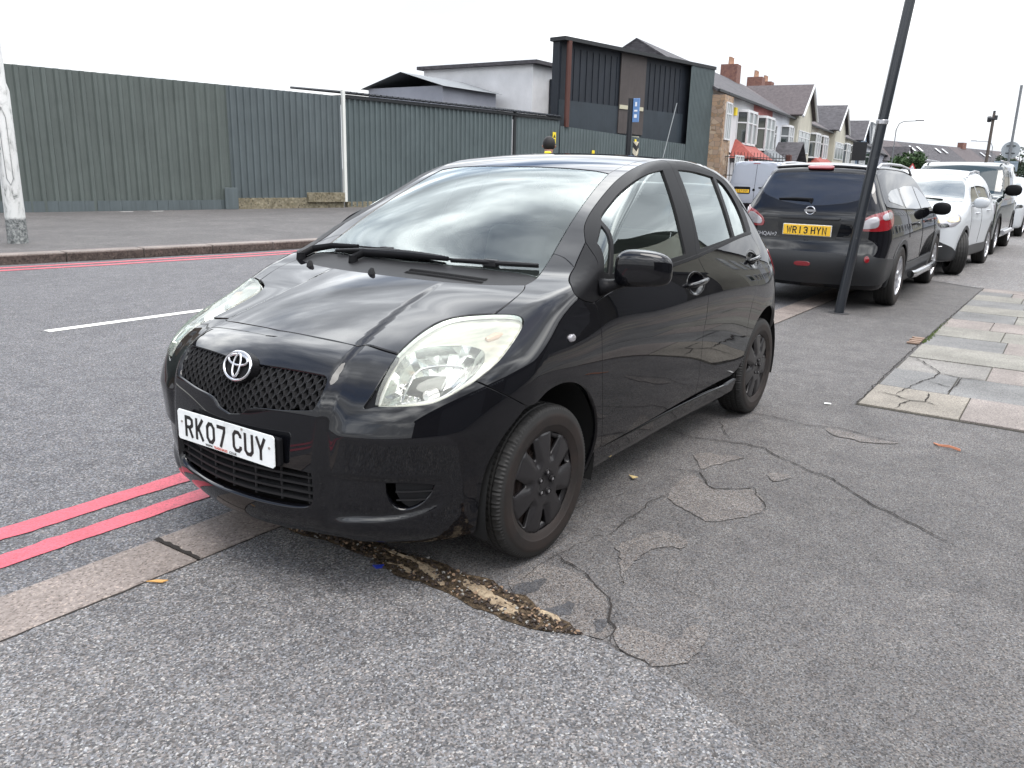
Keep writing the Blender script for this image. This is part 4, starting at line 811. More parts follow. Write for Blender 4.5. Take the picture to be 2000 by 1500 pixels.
class Hatch(Body):
    Tc=staticmethod(tab([(.95,.60),(.80,.725),(.68,.798),(.54,.856),(.30,.935),(.02,1.006),(-.13,1.048),(-.35,1.168),(-.65,1.328),(-.80,1.398),(-.93,1.447),(-1.1,1.489),(-1.35,1.522),(-1.65,1.533),(-2.0,1.52),(-2.3,1.482),(-2.55,1.42),(-2.8,1.32),(-3.1,1.1)]))
    crn=staticmethod(tab([(.95,.10),(.5,.10),(.25,.085),(0,.02),(-.3,.0),(-.65,.02),(-.95,.06),(-1.3,.085),(-2,.09),(-3.1,.12)]))
    shf=staticmethod(tab([(.95,.12),(.5,.22),(.2,.25),(-.3,.25),(-.7,.27),(-1.0,.25),(-1.3,.05),(-1.6,0.),(-3.1,0)]))
    CR=staticmethod(tab([(.8,.385),(.6,.375),(.49,.352),(.36,.330),(.18,.305),(0,.300),(-.1,.30)]))
    YC=staticmethod(tab([(.1,.385),(.5,.385),(.6,.388),(.68,.392),(.76,.385),(.84,.352),(.9,.34)]))
    Fc=staticmethod(tab([(.1,.60),(.17,.70),(.24,.775),(.30,.80),(.40,.80),(.51,.793),(.62,.775),(.70,.757),(.76,.735),(.82,.70),(.9,.64),(1.0,.5)]))
    Fs=staticmethod(tab([(.1,.61),(.17,.712),(.24,.785),(.30,.808),(.45,.808),(.57,.803),(.592,.801),(.612,.793),(.66,.770),(.72,.740),(.78,.703),(.82,.672),(.9,.60),(1.,.48)]))
    ZL=staticmethod(tab([(.0,.25),(.3,.262),(.5,.285),(.62,.30),(.70,.33),(.76,.36),(.9,.40)]))
    Rc=staticmethod(tab([(.1,-2.86),(.25,-2.93),(.4,-2.96),(.55,-2.96),(.7,-2.945),(.85,-2.93),(1.0,-2.89),(1.15,-2.79),(1.3,-2.68),(1.45,-2.56),(1.6,-2.45)]))
    ST=np.array([[0.682,0.703,0.725,0.736,0.726,0.705,0.68,0.63,0.577,0.491,0.395,0.299],[0.751,0.777,0.799,0.81,0.806,0.79,0.762,0.714,0.657,0.569,0.477,0.386],[0.77,0.801,0.828,0.842,0.845,0.829,0.802,0.756,0.702,0.618,0.53,0.443],[0.769,0.801,0.83,0.845,0.85,0.843,0.822,0.779,0.73,0.655,0.57,0.481],[0.749,0.78,0.818,0.837,0.849,0.848,0.833,0.798,0.752,0.681,0.6,0.518],[0.728,0.764,0.811,0.834,0.848,0.848,0.835,0.808,0.77,0.707,0.633,0.553],[0.727,0.763,0.811,0.834,0.846,0.846,0.833,0.812,0.782,0.721,0.658,0.59],[0.736,0.767,0.81,0.833,0.844,0.843,0.831,0.816,0.792,0.737,0.68,0.618],[0.755,0.786,0.815,0.837,0.847,0.843,0.826,0.813,0.789,0.744,0.683,0.627],[0.764,0.796,0.822,0.841,0.848,0.842,0.822,0.803,0.778,0.729,0.674,0.619],[0.774,0.805,0.827,0.844,0.85,0.837,0.81,0.776,0.751,0.707,0.652,0.598],[0.764,0.795,0.817,0.834,0.836,0.824,0.798,0.763,0.729,0.674,0.62,0.566],[0.735,0.766,0.787,0.799,0.8,0.783,0.756,0.721,0.686,0.632,0.577,0.523],[0.696,0.717,0.738,0.749,0.75,0.731,0.704,0.668,0.633,0.578,0.524,0.471]])
    sx=Spl([-3.0,-2.75,-2.5,-2.2,-1.8,-1.3,-.8,-.4,-.1,.1,.3,.5,.7,.9]); sz=Spl([.1,.2,.35,.5,.65,.8,.9,1.0,1.1,1.25,1.4,1.55])
    YF=np.array([0,.22,.4,.52,.62,.7,.77,.84,.92]); fw=Spl(YF**2); fz=Spl([.1,.22,.35,.5,.65,.8,.95]); rz=Spl([.1,.3,.55,.8,1.0,1.2,1.4])
    DT=np.array([[-0.001,0.0,-0.0,-0.0,-0.0,-0.0,0.0],[0.037,0.03,0.026,0.022,0.017,0.013,0.008],[0.093,0.08,0.069,0.059,0.05,0.04,0.03],[0.155,0.137,0.119,0.102,0.087,0.071,0.055],[0.231,0.208,0.183,0.159,0.137,0.116,0.094],[0.324,0.295,0.264,0.235,0.207,0.179,0.151],[0.444,0.41,0.375,0.34,0.306,0.272,0.239],[0.626,0.587,0.547,0.508,0.469,0.43,0.391],[0.962,0.918,0.874,0.83,0.785,0.741,0.697]])
    DR=np.array([[-0.0,0.0,0.0,0.0,0.0,0.0,0.0],[-0.004,-0.002,-0.0,0.002,0.004,0.006,0.008],[-0.0,0.003,0.007,0.011,0.015,0.019,0.022],[0.008,0.013,0.018,0.023,0.029,0.035,0.04],[0.026,0.032,0.038,0.045,0.052,0.059,0.067],[0.057,0.064,0.071,0.078,0.086,0.095,0.104],[0.106,0.114,0.122,0.13,0.139,0.149,0.159],[0.19,0.199,0.208,0.217,0.227,0.237,0.248],[0.354,0.364,0.374,0.384,0.395,0.406,0.417]])
    def S(s,x,z): return np.einsum('ni,ij,nj->n',s.sx.basis(x),s.ST,s.sz.basis(z)).reshape(np.shape(x))
    def T(s,x,y):
        y2=y*y; t=s.Tc(x+s.shf(x)*y2)-s.crn(x)*y2; a=np.clip((x+.05)/.25,0,1); a=a*a*(3-2*a)
        return t-.009*a*sst((np.abs(y)-s.CR(x)+.010)/.026)
    def F(s,y,z):
        ay=np.abs(y); d=np.einsum('ni,ij,nj->n',s.fw.basis(ay*ay),s.DT,s.fz.basis(z)).reshape(np.shape(y)); a=sst((z-.22)/.12)
        q=sst((ay-s.YC(z))/.09); zl=s.ZL(ay)
        lip=.014*sst((z-zl)/.030)*(1-sst((z-.435)/.03))*sst((ay-.37)/.12)*(1-sst((ay-.69)/.06))
        return s.Fc(z)*(1-q)+s.Fs(z)*q-d-.020*a*sst((ay-s.YC(z)+.015)/.05)-lip
    def R(s,y,z): return s.Rc(z)+np.einsum('ni,ij,nj->n',s.fw.basis(y*y),s.DR,s.rz.basis(z)).reshape(np.shape(y))
def circ(cx,cz,r,a0,a1,n=24,y=.84): return [(cx+r*math.cos(t),y,cz+r*math.sin(t)) for t in np.linspace(a0,a1,n)]
def build_hatch():
    B=Hatch(); car=empty('parked_hatchback',(0,0,0),label='black five door hatchback with white front plate parked half on the pavement',cat='car')
    c={k:[tuple(p) for p in v] for k,v in CV.items()}; rv=lambda l:l[::-1]
    P_=path
    sailA=(-.288,.823,.947); aTip=(-.457,.68,1.16); seamT=(-.313,.717,1.073)
    c['sail'][0]=sailA; c['doorf'][0]=sailA; c['frame'][0]=aTip; c['sail'][-1]=seamT; c['wingseam'][0]=seamT
    rE=(-2.52,.43,1.40)
    ditch=[c['wstop'][-1],(-1.12,.497,1.466),(-1.35,.505,1.49),(-1.7,.50,1.5),(-2.1,.475,1.48),rE]
    # bonnet, cowl, windscreen, roof
    panel('bonnet',B,'T',P_(c['shut'],c['lamptop'],c['bonside'],c['bonrear'],close=False),M_black,car,sym=True,sp=.013,gap=.0028,rim=.018)
    wb=[(-.142,0,1.05),(-.160,.25,1.05),(-.185,.45,1.05),(-.200,.56,1.05),(-.196,.618,1.035)]
    panel('cowl_panel',B,'T',P_(rv(c['bonrear']),[c['bonrear'][0],(-.141,.623,1.02),(-.186,.622,1.033)],rv(wb)[0:],close=False),M_plast,car,sym=True,off=-.006,rim=.02)
    wsl=P_(wb,[(-.196,.618,1.035),(-.272,.608,1.071),(-.348,.595,1.113)],rv(c['wsside']),rv(c['wstop']),close=False)
    panel('windscreen',B,'T',wsl,M_glassW,car,sym=True,off=-.003,gap=.003,rim=.004,sp=.03)
    panel('roof',B,'T',P_(c['wstop'],ditch,[rE,(-2.56,.2,1.40),(-2.57,0,1.41)],close=False),M_black,car,sym=True,gap=.002,sp=.035)
    # wings
    arch=c['arch'][:]; arch=[arch[0]]+[(-.005+.372*math.cos(t)*1.0-.012,.84,.308+.374*math.sin(t)) for t in np.linspace(1.15,3.10,14)]+[(-.388,.79,.25),(-.378,.775,.215)]
    wing=P_(c['tip'],c['lamplow'],c['bw'],arch,[(-.378,.775,.215),(-.47,.785,.215)],[(-.47,.785,.215),(-.459,.799,.307)],rv(c['doorf']),c['sail'],c['wingseam'],c['wsside2'],rv(c['bonside']))
    panel('front_wing',B,'X',wing,M_black,car,both=True,rim=.02,sp=.022)
    # front bumper with grille, lower grille and vent openings
    af=[arch[0],(.262,.835,.600),(.305,.825,.560),(.345,.81,.50),(.372,.799,.435),(.380,.785,.32),(.371,.765,.225)]
    low=[(.371,.765,.215),(.42,.72,.205),(.50,.65,.197),(.60,.5,.192),(.70,.3,.19),(.75,0,.19)]
    bump_=P_(c['shut'],rv(c['bumpin']),rv(c['lamplow2']),c['bw'],af,low,close=False)
    def symloop(h): h=np.array(h); mm=h[::-1]*[1,-1,1]; mm=mm[mm[:,1]<-1e-4]; return np.concatenate([h,mm])
    gr=symloop(P_([(.705,0,.766),c['grtop'][0]],c['grtop'],c['grside'],c['grbot'],[c['grbot'][-1],(.78,0,.597)],close=False))
    lowg=symloop(P_([(.79,0,.462),(.746,.362,.452)],[(.746,.362,.452),(.746,.367,.40),(.746,.362,.35),(.748,.344,.331),(.761,.283,.318),(.787,.163,.315),(.80,0,.318)],close=False))
    fog=P_(c['fog'][:3],c['fog'][2:]); fogR=fog*[1,-1,1]
    panel('front_bumper',B,'F',bump_,M_black,car,sym=True,holes=[gr,lowg,fog,fogR],rim=.028,sp=.0095,gap=.0024)
    # grille honeycomb
    g2=gr[:,1:]; gi=inset(g2,-.004)
    def nose(yz,off):
        yz=np.asarray(yz,float); O=np.stack([np.zeros(len(yz))-.2,yz[:,0],yz[:,1]],1); D=np.tile([1.,0,0],(len(yz),1)); p=B.shoot(O,D,t1=1.2); p[:,0]+=off; return p
    segs={}
    py_,pz_=.0385,.0330; 
    for r in range(-2,18):
        for q in range(-12,13):
            cy=q*py_+(py_/2 if r%2 else 0); cz=.575+r*pz_*.5*.98; hx=py_/2; 
            pts=[(cy-hx*.30,cz+pz_*.5),(cy+hx*.30,cz+pz_*.5),(cy+hx*.70,cz),(cy+hx*.30,cz-pz_*.5),(cy-hx*.30,cz-pz_*.5),(cy-hx*.70,cz)]
            for i in range(6):
                a,b_=pts[i],pts[(i+1)%6]; k=tuple(sorted([(round(a[0],4),round(a[1],4)),(round(b_[0],4),round(b_[1],4))])); segs[k]=1
            a,b_=(cy+hx*.70,cz),(cy+py_-hx*.70,cz); k=tuple(sorted([(round(a[0],4),round(a[1],4)),(round(b_[0],4),round(b_[1],4))])); segs[k]=1
    sg=np.array(list(segs)); mid=sg.mean(1); keep=inside(gi,mid)&(np.hypot(mid[:,0],(mid[:,1]-.757)*1.35)>.062); sg=sg[keep]
    A=nose(sg[:,0],-.012); Bp=nose(sg[:,1],-.012); m_=MB()
    for a,b_ in zip(A,Bp):
        a=Vector(a);b_=Vector(b_); d=(b_-a).normalized(); n=Vector((1,0,0)).cross(d).normalized()*.0024; k=Vector((-.02,0,0)); f=Vector((-.0012,0,0))
        m_.add([a-n+f,a+n+f,b_+n+f,b_-n+f,a-n*1.6+k,a+n*1.6+k,b_+n*1.6+k,b_-n*1.6+k],[(0,1,2,3),(4,5,1,0),(2,6,7,3)[::1],(1,5,6,2),(0,3,7,4)])
    g=m_.build('grille',M_plast,car)
    uv,F=tri2d([gi],.03); p=nose(uv,-.045); mk('grille_backing',p,F,M_dark,g)
    # lower grille slats
    m_=MB(); ys=np.linspace(-.375,.375,40)
    for z in (.345,.372,.399,.426,.452):
        p=nose([(y,z) for y in ys],-.022)
        for i in range(len(p)-1):
            a,b_=p[i],p[i+1]; m_.add([a+[0,0,-.004],b_+[0,0,-.004],b_+[0,0,.004],a+[0,0,.004],a+[-.03,0,-.007],b_+[-.03,0,-.007],b_+[-.03,0,.007],a+[-.03,0,.007]],[(0,1,2,3),(3,2,6,7),(0,4,5,1)])
    for y in np.arange(-.33,.34,.11): 
        p=nose([(y,.33),(y,.47)],-.03); m_.tube([p[0],p[1]],.005,6)
    o=m_.build('lower_grille',M_plast,car)
    li=inset(lowg[:,1:],-.01); uv,F=tri2d([li],.03); mk('grille_backing',nose(uv,-.07),F,M_dark,o)
    # corner vents
    m_=MB()
    fi=inset(fog[:,1:],-.003); uv,F=tri2d([fi],.02); p=nose(uv,-.024); m_.add(p,F)
    for z in (.375,.405):
        ii=[y for y in np.linspace(.59,.73,15) if inside(fi,np.array([(y,z)]))[0]]
        p=nose([(y,z) for y in ii],-.004)
        for i in range(len(p)-1):
            a,b_=p[i],p[i+1]; m_.add([a+[0,0,-.0025],b_+[0,0,-.0025],b_+[0,0,.0025],a+[0,0,.0025],a+[-.03,0,-.010],b_+[-.03,0,-.010],b_+[-.03,0,-.004],a+[-.03,0,-.004]],[(0,1,2,3),(3,2,6,7),(0,4,5,1)])
    v=m_.build('corner_vent',M_plast,car); v2=mk('corner_vent',[(a,-b_,d) for a,b_,d in m_.V],[f[::-1] for f in m_.F],M_plast,car)
    # number plate with a plain black block behind it
    px_,pz,tl=.801,.5176,.0177
    T=lambda off:(lambda u,v_:(px_-math.sin(tl)*v_+off,u,pz+v_*math.cos(tl)))
    m_=MB(); m_.box((px_-.030,-.258,pz-.052),(px_-.008,.268,pz+.045)); pl0=m_.build('plate_block',M_satin,car,bevel=.006)
    m_=MB(); w_,h_=.26,.0555; q=[(-w_+.008,-h_),(w_-.008,-h_),(w_,-h_+.008),(w_,h_-.008),(w_-.008,h_),(-w_+.008,h_),(-w_,h_-.008),(-w_,-h_+.008)]
    m_.add([T(0)(*a) for a in q]+[T(.004)(*a) for a in q],[tuple(range(8))[::-1],tuple(range(8,16))]+[(i,(i+1)%8,(i+1)%8+8,i+8) for i in range(8)])
    pl=m_.build('number_plate',M_plate,car)
    plate_text('RK07 CUY',pl,T(.0048),M_ink)
    for s_,u,mm in (('WWW.',-.062,M_ink),('TRADE-SALES',.0,M_red),('.CO.UK',.066,M_ink)):
        textmesh(s_,.0125,mm,pl,T(.0052)(u-.02,-.0485),(0,1,0),(0,0,1),name='dealer_lettering',ext=.0002,bold=.0002)
    for u,v_ in ((.238,.012),(-.235,.012),(.10,.049)):
        m_=MB(); a=Vector(T(.004)(u,v_)); m_.tube([a,a+Vector((.003,0,0))],.0045,8,up=(0,0,1)); m_.build('plate_screw',mat('plate_screw',(.35,.33,.3),.5,.5),pl)
    # emblem: three interlocking ellipses on a black boss
    e0=Vector((.734,.004,.758)); nr=Vector(B.grad(np.array([[.735,0,.74]]))[0]); nr=Vector((.93,0,.36)).normalized(); ex=Vector((0,1,0)); ey=nr.cross(ex).normalized()
    if ey.z<0: ey=-ey
    def ell(m_,a,b_,c0,r,n=48,off=0,sq=1.3):
        pts=[e0+ex*(a*math.cos(t)+c0[0])+ey*(b_*math.sin(t)+c0[1])+nr*off for t in np.linspace(0,2*math.pi,n+1)]
        m_.tube(pts,r,8,cap=False,up=nr)
    m_=MB(); ell(m_,.068,.049,(0,0),.0058); ell(m_,.049,.0185,(0,.021),.0050,off=.002); ell(m_,.0175,.040,(0,.002),.0048,off=.0035)
    em=m_.build('badge',M_chrome,car,smooth=True,angle=3)
    m_=MB(); V=[e0+ex*(.074*math.cos(t))+ey*(.056*math.sin(t)-.002)-nr*.004 for t in np.linspace(0,2*math.pi,41)[:-1]]; V2=[e0+ex*(.074*math.cos(t))+ey*(.056*math.sin(t)-.002)-nr*.035 for t in np.linspace(0,2*math.pi,41)[:-1]]
    m_.add(V+V2,[tuple(range(40))]+[(i,i+40,(i+1)%40+40,(i+1)%40) for i in range(40)]); m_.build('badge_boss',M_satin,em)
    # headlamps
    lo=P_(c['lamptop'],c['tip'],c['lamplow'],c['lamplow2'],c['lampin'])
    bowl=[(.618,.564,.699),(.571,.554,.756),(.487,.526,.811),(.427,.518,.834),(.373,.541,.847),(.328,.593,.852),(.295,.647,.853),(.283,.689,.847),(.291,.715,.837),(.347,.746,.8),(.406,.745,.765),(.467,.725,.733),(.507,.7,.719),(.561,.65,.709),(.596,.603,.702)]
    bc=np.array(bowl).mean(0); bowl=[tuple(bc+(np.array(q)-bc)*1.07+[-.004,0,.006]) for q in bowl]
    bl=P_(bowl[:3],bowl[2:8],bowl[7:11],bowl[10:],[bowl[-1],bowl[0]])
    m0=MB(); r0=empty('x'); bpy.data.objects.remove(r0)
    lens=panel('headlight',B,'F',lo,M_lens,car,both=True,off=.003,gap=.003,rim=.02,sp=.02)
    hs=panel('lamp_housing',B,'F',lo,M_cream,(lens[0],lens[1]),holes=[bl],both=True,off=-.02,gap=.001,rim=.03,sp=.02)
    # faceted reflector bowl
    Q=B.lift('F',B.chart('F',bl)); G=B.grad(Q); Q=Q-G*.022; idx=np.linspace(0,len(Q)-1,26).astype(int)[:-1]; Q=Q[idx]; cen=np.array([.40,.655,.765])-B.grad(np.array([[.467,.68,.775]]))[0]*.05; V=[];F=[]
    rings=[1,.86,.7,.52,.34,.16]; n=len(Q)
    for j,r in enumerate(rings):
        for q in Q: V.append(q*r+(1-r)*(cen if False else Q.mean(0))+ (Q.mean(0)*0) - (B.grad(np.array([Q.mean(0)]))[0]*.10*(1-r*r)) + (rng.normal(0,.0022,3) if 0<j<5 else 0))
    for j in range(len(rings)-1):
        for i in range(n): F.append((j*n+i,j*n+(i+1)%n,(j+1)*n+(i+1)%n,(j+1)*n+i))
    F.append(tuple((len(rings)-1)*n+i for i in range(n)))
    V=np.array(V)
    for s_,le in ((1,lens[0]),(-1,lens[1])):
        mk('reflector',V*[1,s_,1],F if s_>0 else [f[::-1] for f in F],M_refl,le)
        gm=B.grad(np.array([Q.mean(0)]))[0]*[1,s_,1]; qc=Q.mean(0)*[1,s_,1]
        a=Vector(qc-gm*.09); d=Vector((1,.15*s_,0)); 
        m_=MB(); m_.tube([a,a+d*.045,a+d*.055],[.020,.020,.012],14,up=(0,0,1)); m_.build('bulb_shield',M_silver,le,smooth=True)
        gq=B.grad(np.array([[.20,.72,.885]]))[0]*[1,s_,1]; b_=Vector(B.lift('F',B.chart('F',np.array([(.20,.715,.888)])))[0]*[1,s_,1]-gq*.020); m_=MB(); m_.tube([b_+Vector((.035,-.012*s_,-.008)),b_,b_+Vector((-.03,.008*s_,.006))],[.010,.016,.008],10,up=(0,0,1)); m_.build('indicator_bulb',M_amber,le,smooth=True)
        m_=MB(); k=14
        ring=[Vector(qc)+ (Vector((q*[1,s_,1])-qc))*.62 - Vector(gm)*.045 for q in Q]; m_.tube(ring+[ring[0]],.0028,6,cap=False); m_.build('reflector_ring',M_chrome,le,smooth=True)
    gapL=P_(c['bumpin'],rv(c['lampin']),close=True)
    panel('lamp_surround',B,'F',gapL,M_satin,car,both=True,off=-.012,gap=-.004,rim=.02)
    # doors
    b2=[(-1.397,.792,1.04),(-1.2,.80,1.03),(-1.0,.803,1.018),(-.7,.81,1.0),(-.464,.817,.978),sailA]
    circF=[(-1.300+.108*math.cos(t),.83,.925+.054*math.sin(t)) for t in np.linspace(0,2*math.pi,31)[:-1]]
    circR=[(-2.238+.104*math.cos(t),.795,.970+.052*math.sin(t)) for t in np.linspace(0,2*math.pi,31)[:-1]]
    sl=lambda x:.307+(x+.459)*-.0202
    botF=[(-.459,.799,.307),(-.9,.8,sl(-.9)),(-1.474,.807,sl(-1.474))]; dm=rv(c['doorm']); dm[0]=botF[-1]; dm[-1]=b2[0]
    fd=panel('front_door',B,'X',P_(c['doorf'],botF,dm,b2),M_black,car,holes=[np.array(circF)],both=True,rim=.02,sp=.03)
    botR=[botF[-1],(-1.7,.81,sl(-1.7)),(-1.952,.819,.335)]; dr=rv(c['doorr']); dr=dr[:-1]+[]; dr[-1]=(-2.40,.71,1.10)
    beltR=[dr[-1],(-2.1,.735,1.088),(-1.75,.77,1.068),b2[0]]
    rd=panel('rear_door',B,'X',P_(rv(dm),botR,[botR[-1]]+dr[1:],beltR),M_black,car,holes=[np.array(circR)],both=True,rim=.02,sp=.03)
    # window frames
    fr1=c['frame'][:9]; dm2=c['doorm2'][:]; dm2[0]=b2[0]; top=(-1.455,.55,1.497); dm2[-1]=top
    qg=P_([(-.476,.71,1.152),(-.576,.68,1.218)],[(-.576,.68,1.218),(-.437,.80,1.038)],[(-.437,.80,1.038),(-.396,.79,1.050)],[(-.396,.79,1.050),(-.476,.71,1.152)])
    fg=P_([(-.465,.80,1.040),(-.606,.66,1.226)],[(-.606,.66,1.226),(-.634,.651,1.256),(-.746,.632,1.308),(-.842,.623,1.35),(-.946,.624,1.389),(-1.055,.625,1.417),(-1.194,.615,1.438),(-1.326,.604,1.45)],[(-1.326,.604,1.45),(-1.313,.662,1.343),(-1.282,.735,1.188),(-1.259,.783,1.066)],[(-1.259,.783,1.066),(-.9,.79,1.05),(-.465,.80,1.040)])
    ff=P_([sailA,aTip],fr1+[top],rv(dm2),b2)
    fo=panel('window_frame',B,'X',ff,M_satin,(fd[0],fd[1]),holes=[qg,fg],both=True,rim=.015,off=-.001,sp=.016,gap=.0015)
    for nm,lp in (('quarter_window',qg),('door_window',fg)): panel(nm,B,'X',lp,M_glassS,(fd[0],fd[1]),both=True,off=-.010,gap=-.003,rim=0,sp=.012)
    rg=P_([(-1.549,.587,1.456),(-1.774,.574,1.451),(-1.95,.57,1.44),(-2.097,.565,1.424)],[(-2.097,.565,1.424),(-2.06,.653,1.276),(-2.02,.737,1.105)],[(-2.02,.737,1.105),(-1.466,.773,1.078)],[(-1.466,.773,1.078),(-1.514,.697,1.249),(-1.546,.632,1.374),(-1.549,.587,1.456)])
    rg2=P_([(-2.15,.565,1.415),(-2.25,.57,1.385),(-2.338,.608,1.308),(-2.36,.66,1.2),(-2.33,.71,1.12)],[(-2.33,.71,1.12),(-2.065,.734,1.108)],[(-2.065,.734,1.108),(-2.15,.565,1.415)])
    fr2=[top]+c['frame'][11:]
    ro=P_(dm2,fr2,[c['frame'][-1],(-2.44,.69,1.13),(-2.40,.71,1.10)],beltR)
    panel('window_frame',B,'X',ro,M_satin,(rd[0],rd[1]),holes=[rg,rg2],both=True,rim=.015,off=-.001,sp=.02,gap=.0015)
    for nm,lp in (('door_window',rg),('quarter_window',rg2)): panel(nm,B,'X',lp,M_glassS,(rd[0],rd[1]),both=True,off=-.010,gap=-.003,rim=0,sp=.012)
    sp_=P_(c['sail'],[seamT,aTip],[aTip,sailA]); panel('pillar_trim',B,'X',sp_,M_satin,car,both=True,off=.001,rim=.012)
    # belt mouldings
    up=lambda l,d:[(a,b_,z+d) for a,b_,z in l]
    panel('belt_moulding',B,'X',P_(up(b2[:-1],.016),[up([b2[-2]],.016)[0],b2[-2]],rv(b2[:-1])),M_satin,(fd[0],fd[1]),both=True,off=.006,gap=0,rim=.008,sp=.02)
    panel('belt_moulding',B,'X',P_(up(beltR,.016),[up([beltR[-1]],.016)[0],beltR[-1]],rv(beltR)),M_satin,(rd[0],rd[1]),both=True,off=.006,gap=0,rim=.008,sp=.02)
    # handles and bowls
    for (cx,cz,dd,tz) in ((-1.300,.925,fd,1.),(-2.238,.970,rd,.965)):
        V=[];F=[];rr=[1,.85,.6,.3,0.02]
        uvs=np.array([(cx+.1105*tz*r*math.cos(t),cz+.0565*tz*r*math.sin(t)) for r in rr for t in np.linspace(0,2*math.pi,29)[:-1]]); p=B.lift('Y',uvs)
        for j,r in enumerate(rr): p[j*28:(j+1)*28,1]-=.002+.026*(1-r**2.5)
        F=[(j*28+i,j*28+(i+1)%28,(j+1)*28+(i+1)%28,(j+1)*28+i) for j in range(4) for i in range(28)]
        for s_,par in ((1,dd[0]),(-1,dd[1])):
            o=mk('handle_recess',p*[1,s_,1],F,M_black,par,smooth=True)
            rg_=B.lift('Y',np.array([(cx+.1085*tz*math.cos(t),cz+.0550*tz*math.sin(t)) for t in np.linspace(0,2*math.pi,33)]))+[0,-.0008,0]; m_=MB(); m_.tube(rg_*[1,s_,1],.0028,6,cap=False,up=(0,1,0)); m_.build('recess_rim',M_black,par,smooth=True,angle=3)
            b0=B.lift('Y',[(cx+.112,cz+.000),(cx+.09,cz+.001),(cx+.03,cz+.004),(cx-.05,cz+.008),(cx-.11,cz+.010),(cx-.135,cz+.010)]); 
            offs=[.004,.020,.028,.026,.016,.002]; pts=[Vector((q[0],(q[1]+o_)*s_,q[2])) for q,o_ in zip(b0,offs)]
            m_=MB(); m_.tube(pts,[.008,.012,.0135,.0135,.012,.008],12,up=(0,1,0)); m_.build('door_handle',M_black,par,smooth=True,angle=2)
    # roof side with rear quarter
    ra=[(-2.46+.372*math.cos(t),.84,.305+.372*math.sin(t)) for t in np.linspace(.10,3.35,26)]
    qd=c['doorr'][2:10]
    q=P_(rv(c['wingseam']),[seamT,aTip],c['frame'],[c['frame'][-1],(-2.44,.69,1.13),(-2.40,.71,1.10)],[(-2.40,.71,1.10)]+qd+[(-2.092,.83,.37)],ra,[ra[-1],(-2.80,.72,.20)],[(-2.80,.72,.20),(-2.84,.72,.5),(-2.83,.68,.85),(-2.72,.62,1.10),(-2.60,.53,1.30),rE],rv(ditch),c['wsside'])
    panel('rear_quarter',B,'X',q,M_black,car,both=True,rim=.02,sp=.03)
    sill=P_([(-.40,.78,.225),(-.475,.80,.30)],[(-.475,.80,.30),(-1.2,.8,.288),(-1.95,.8,.278)],[(-1.95,.8,.278),(-2.09,.8,.30)],[(-2.09,.8,.30),(-2.07,.77,.18)],[(-2.07,.77,.18),(-.43,.75,.175)],[(-.43,.75,.175),(-.40,.78,.225)])
    panel('sill',B,'X',sill,M_black,car,both=True,rim=.03,off=-.004,sp=.03)
    # rear end
    tg=P_([(-2.62,0,1.385),(-2.58,.3,1.385),(-2.54,.45,1.375)],[(-2.54,.45,1.375),(-2.63,.54,1.26),(-2.74,.63,1.06),(-2.84,.69,.83),(-2.85,.72,.5),(-2.80,.72,.22)],[(-2.80,.72,.2),(-2.93,.3,.2),(-2.93,0,.2)],close=False)
    rw=np.array([(-2.6,.40,1.33),(-2.68,.50,1.12),(-2.8,.5,1.06),(-2.8,-.5,1.06),(-2.68,-.50,1.12),(-2.6,-.40,1.33)])
    panel('tailgate',B,'R',tg,M_black,car,sym=True,holes=[rw],rim=.02,sp=.04); panel('rear_window',B,'R',rw,M_glassS,car,off=-.005,gap=-.002,rim=0,sp=.06)
    panel('rear_light',B,'R',P_([(-2.80,.60,1.0),(-2.68,.72,.99)],[(-2.68,.72,.99),(-2.72,.745,.86),(-2.80,.72,.74)],[(-2.80,.72,.74),(-2.86,.60,.76)],[(-2.86,.60,.76),(-2.80,.60,1.0)]),M_redlens,car,both=True,off=.004,gap=0,rim=.01)
    # side repeaters
    for s_ in (1,-1):
        m_=MB(); p=Vector((-.104,.838*s_,.84)); n=16
        V=[(p.x+.024*r*math.cos(t),p.y+s_*h,p.z+.015*r*math.sin(t)) for r,h in ((1,-.004),(1,.003),(.75,.008),(.02,.010)) for t in np.linspace(0,2*math.pi,n+1)[:-1]]
        m_.add(V,[(j*n+i,j*n+(i+1)%n,(j+1)*n+(i+1)%n,(j+1)*n+i) for j in range(3) for i in range(n)]); m_.build('side_repeater',M_clearlamp,car,smooth=True)
    # mirrors
    for s_ in (1,-1):
        V=[];F=[]; nu,nv=30,18; w=(Vector((-.40,.917,0)) if s_>0 else Vector((-.97,-.20,0))).normalized(); t_=(Vector((-.917,-.40,0)) if s_>0 else Vector((.20,-.97,0))).normalized()
        if s_>0 and t_.x<0: t_=-t_
        sg=lambda v_,e:math.copysign(abs(v_)**e,v_); c0=Vector((-.445,.948,1.078)) if s_>0 else Vector((-.62,-.835,1.05))
        for i in range(nu):
            a=2*math.pi*i/nu
            for j in range(nv+1):
                b_=-math.pi/2+math.pi*j/nv; u=sg(math.cos(b_),.55)*sg(math.cos(a),.6); v_=sg(math.cos(b_),.55)*sg(math.sin(a),.6); z=sg(math.sin(b_),.6)
                fu=u if u<0 else u*1; hh=.070*(1-.10*(u)) ; dd=.062 if v_>0 else .035
                V.append(c0+w*(fu*.112)+t_*(v_*dd*(1-.25*abs(u)))+Vector((0,0,z*hh-.008*u*u)))
        F=[(i*(nv+1)+j,((i+1)%nu)*(nv+1)+j,((i+1)%nu)*(nv+1)+j+1,i*(nv+1)+j+1) for i in range(nu) for j in range(nv)]
        mo=mk('side_mirror',V,F,M_black,car,smooth=True)
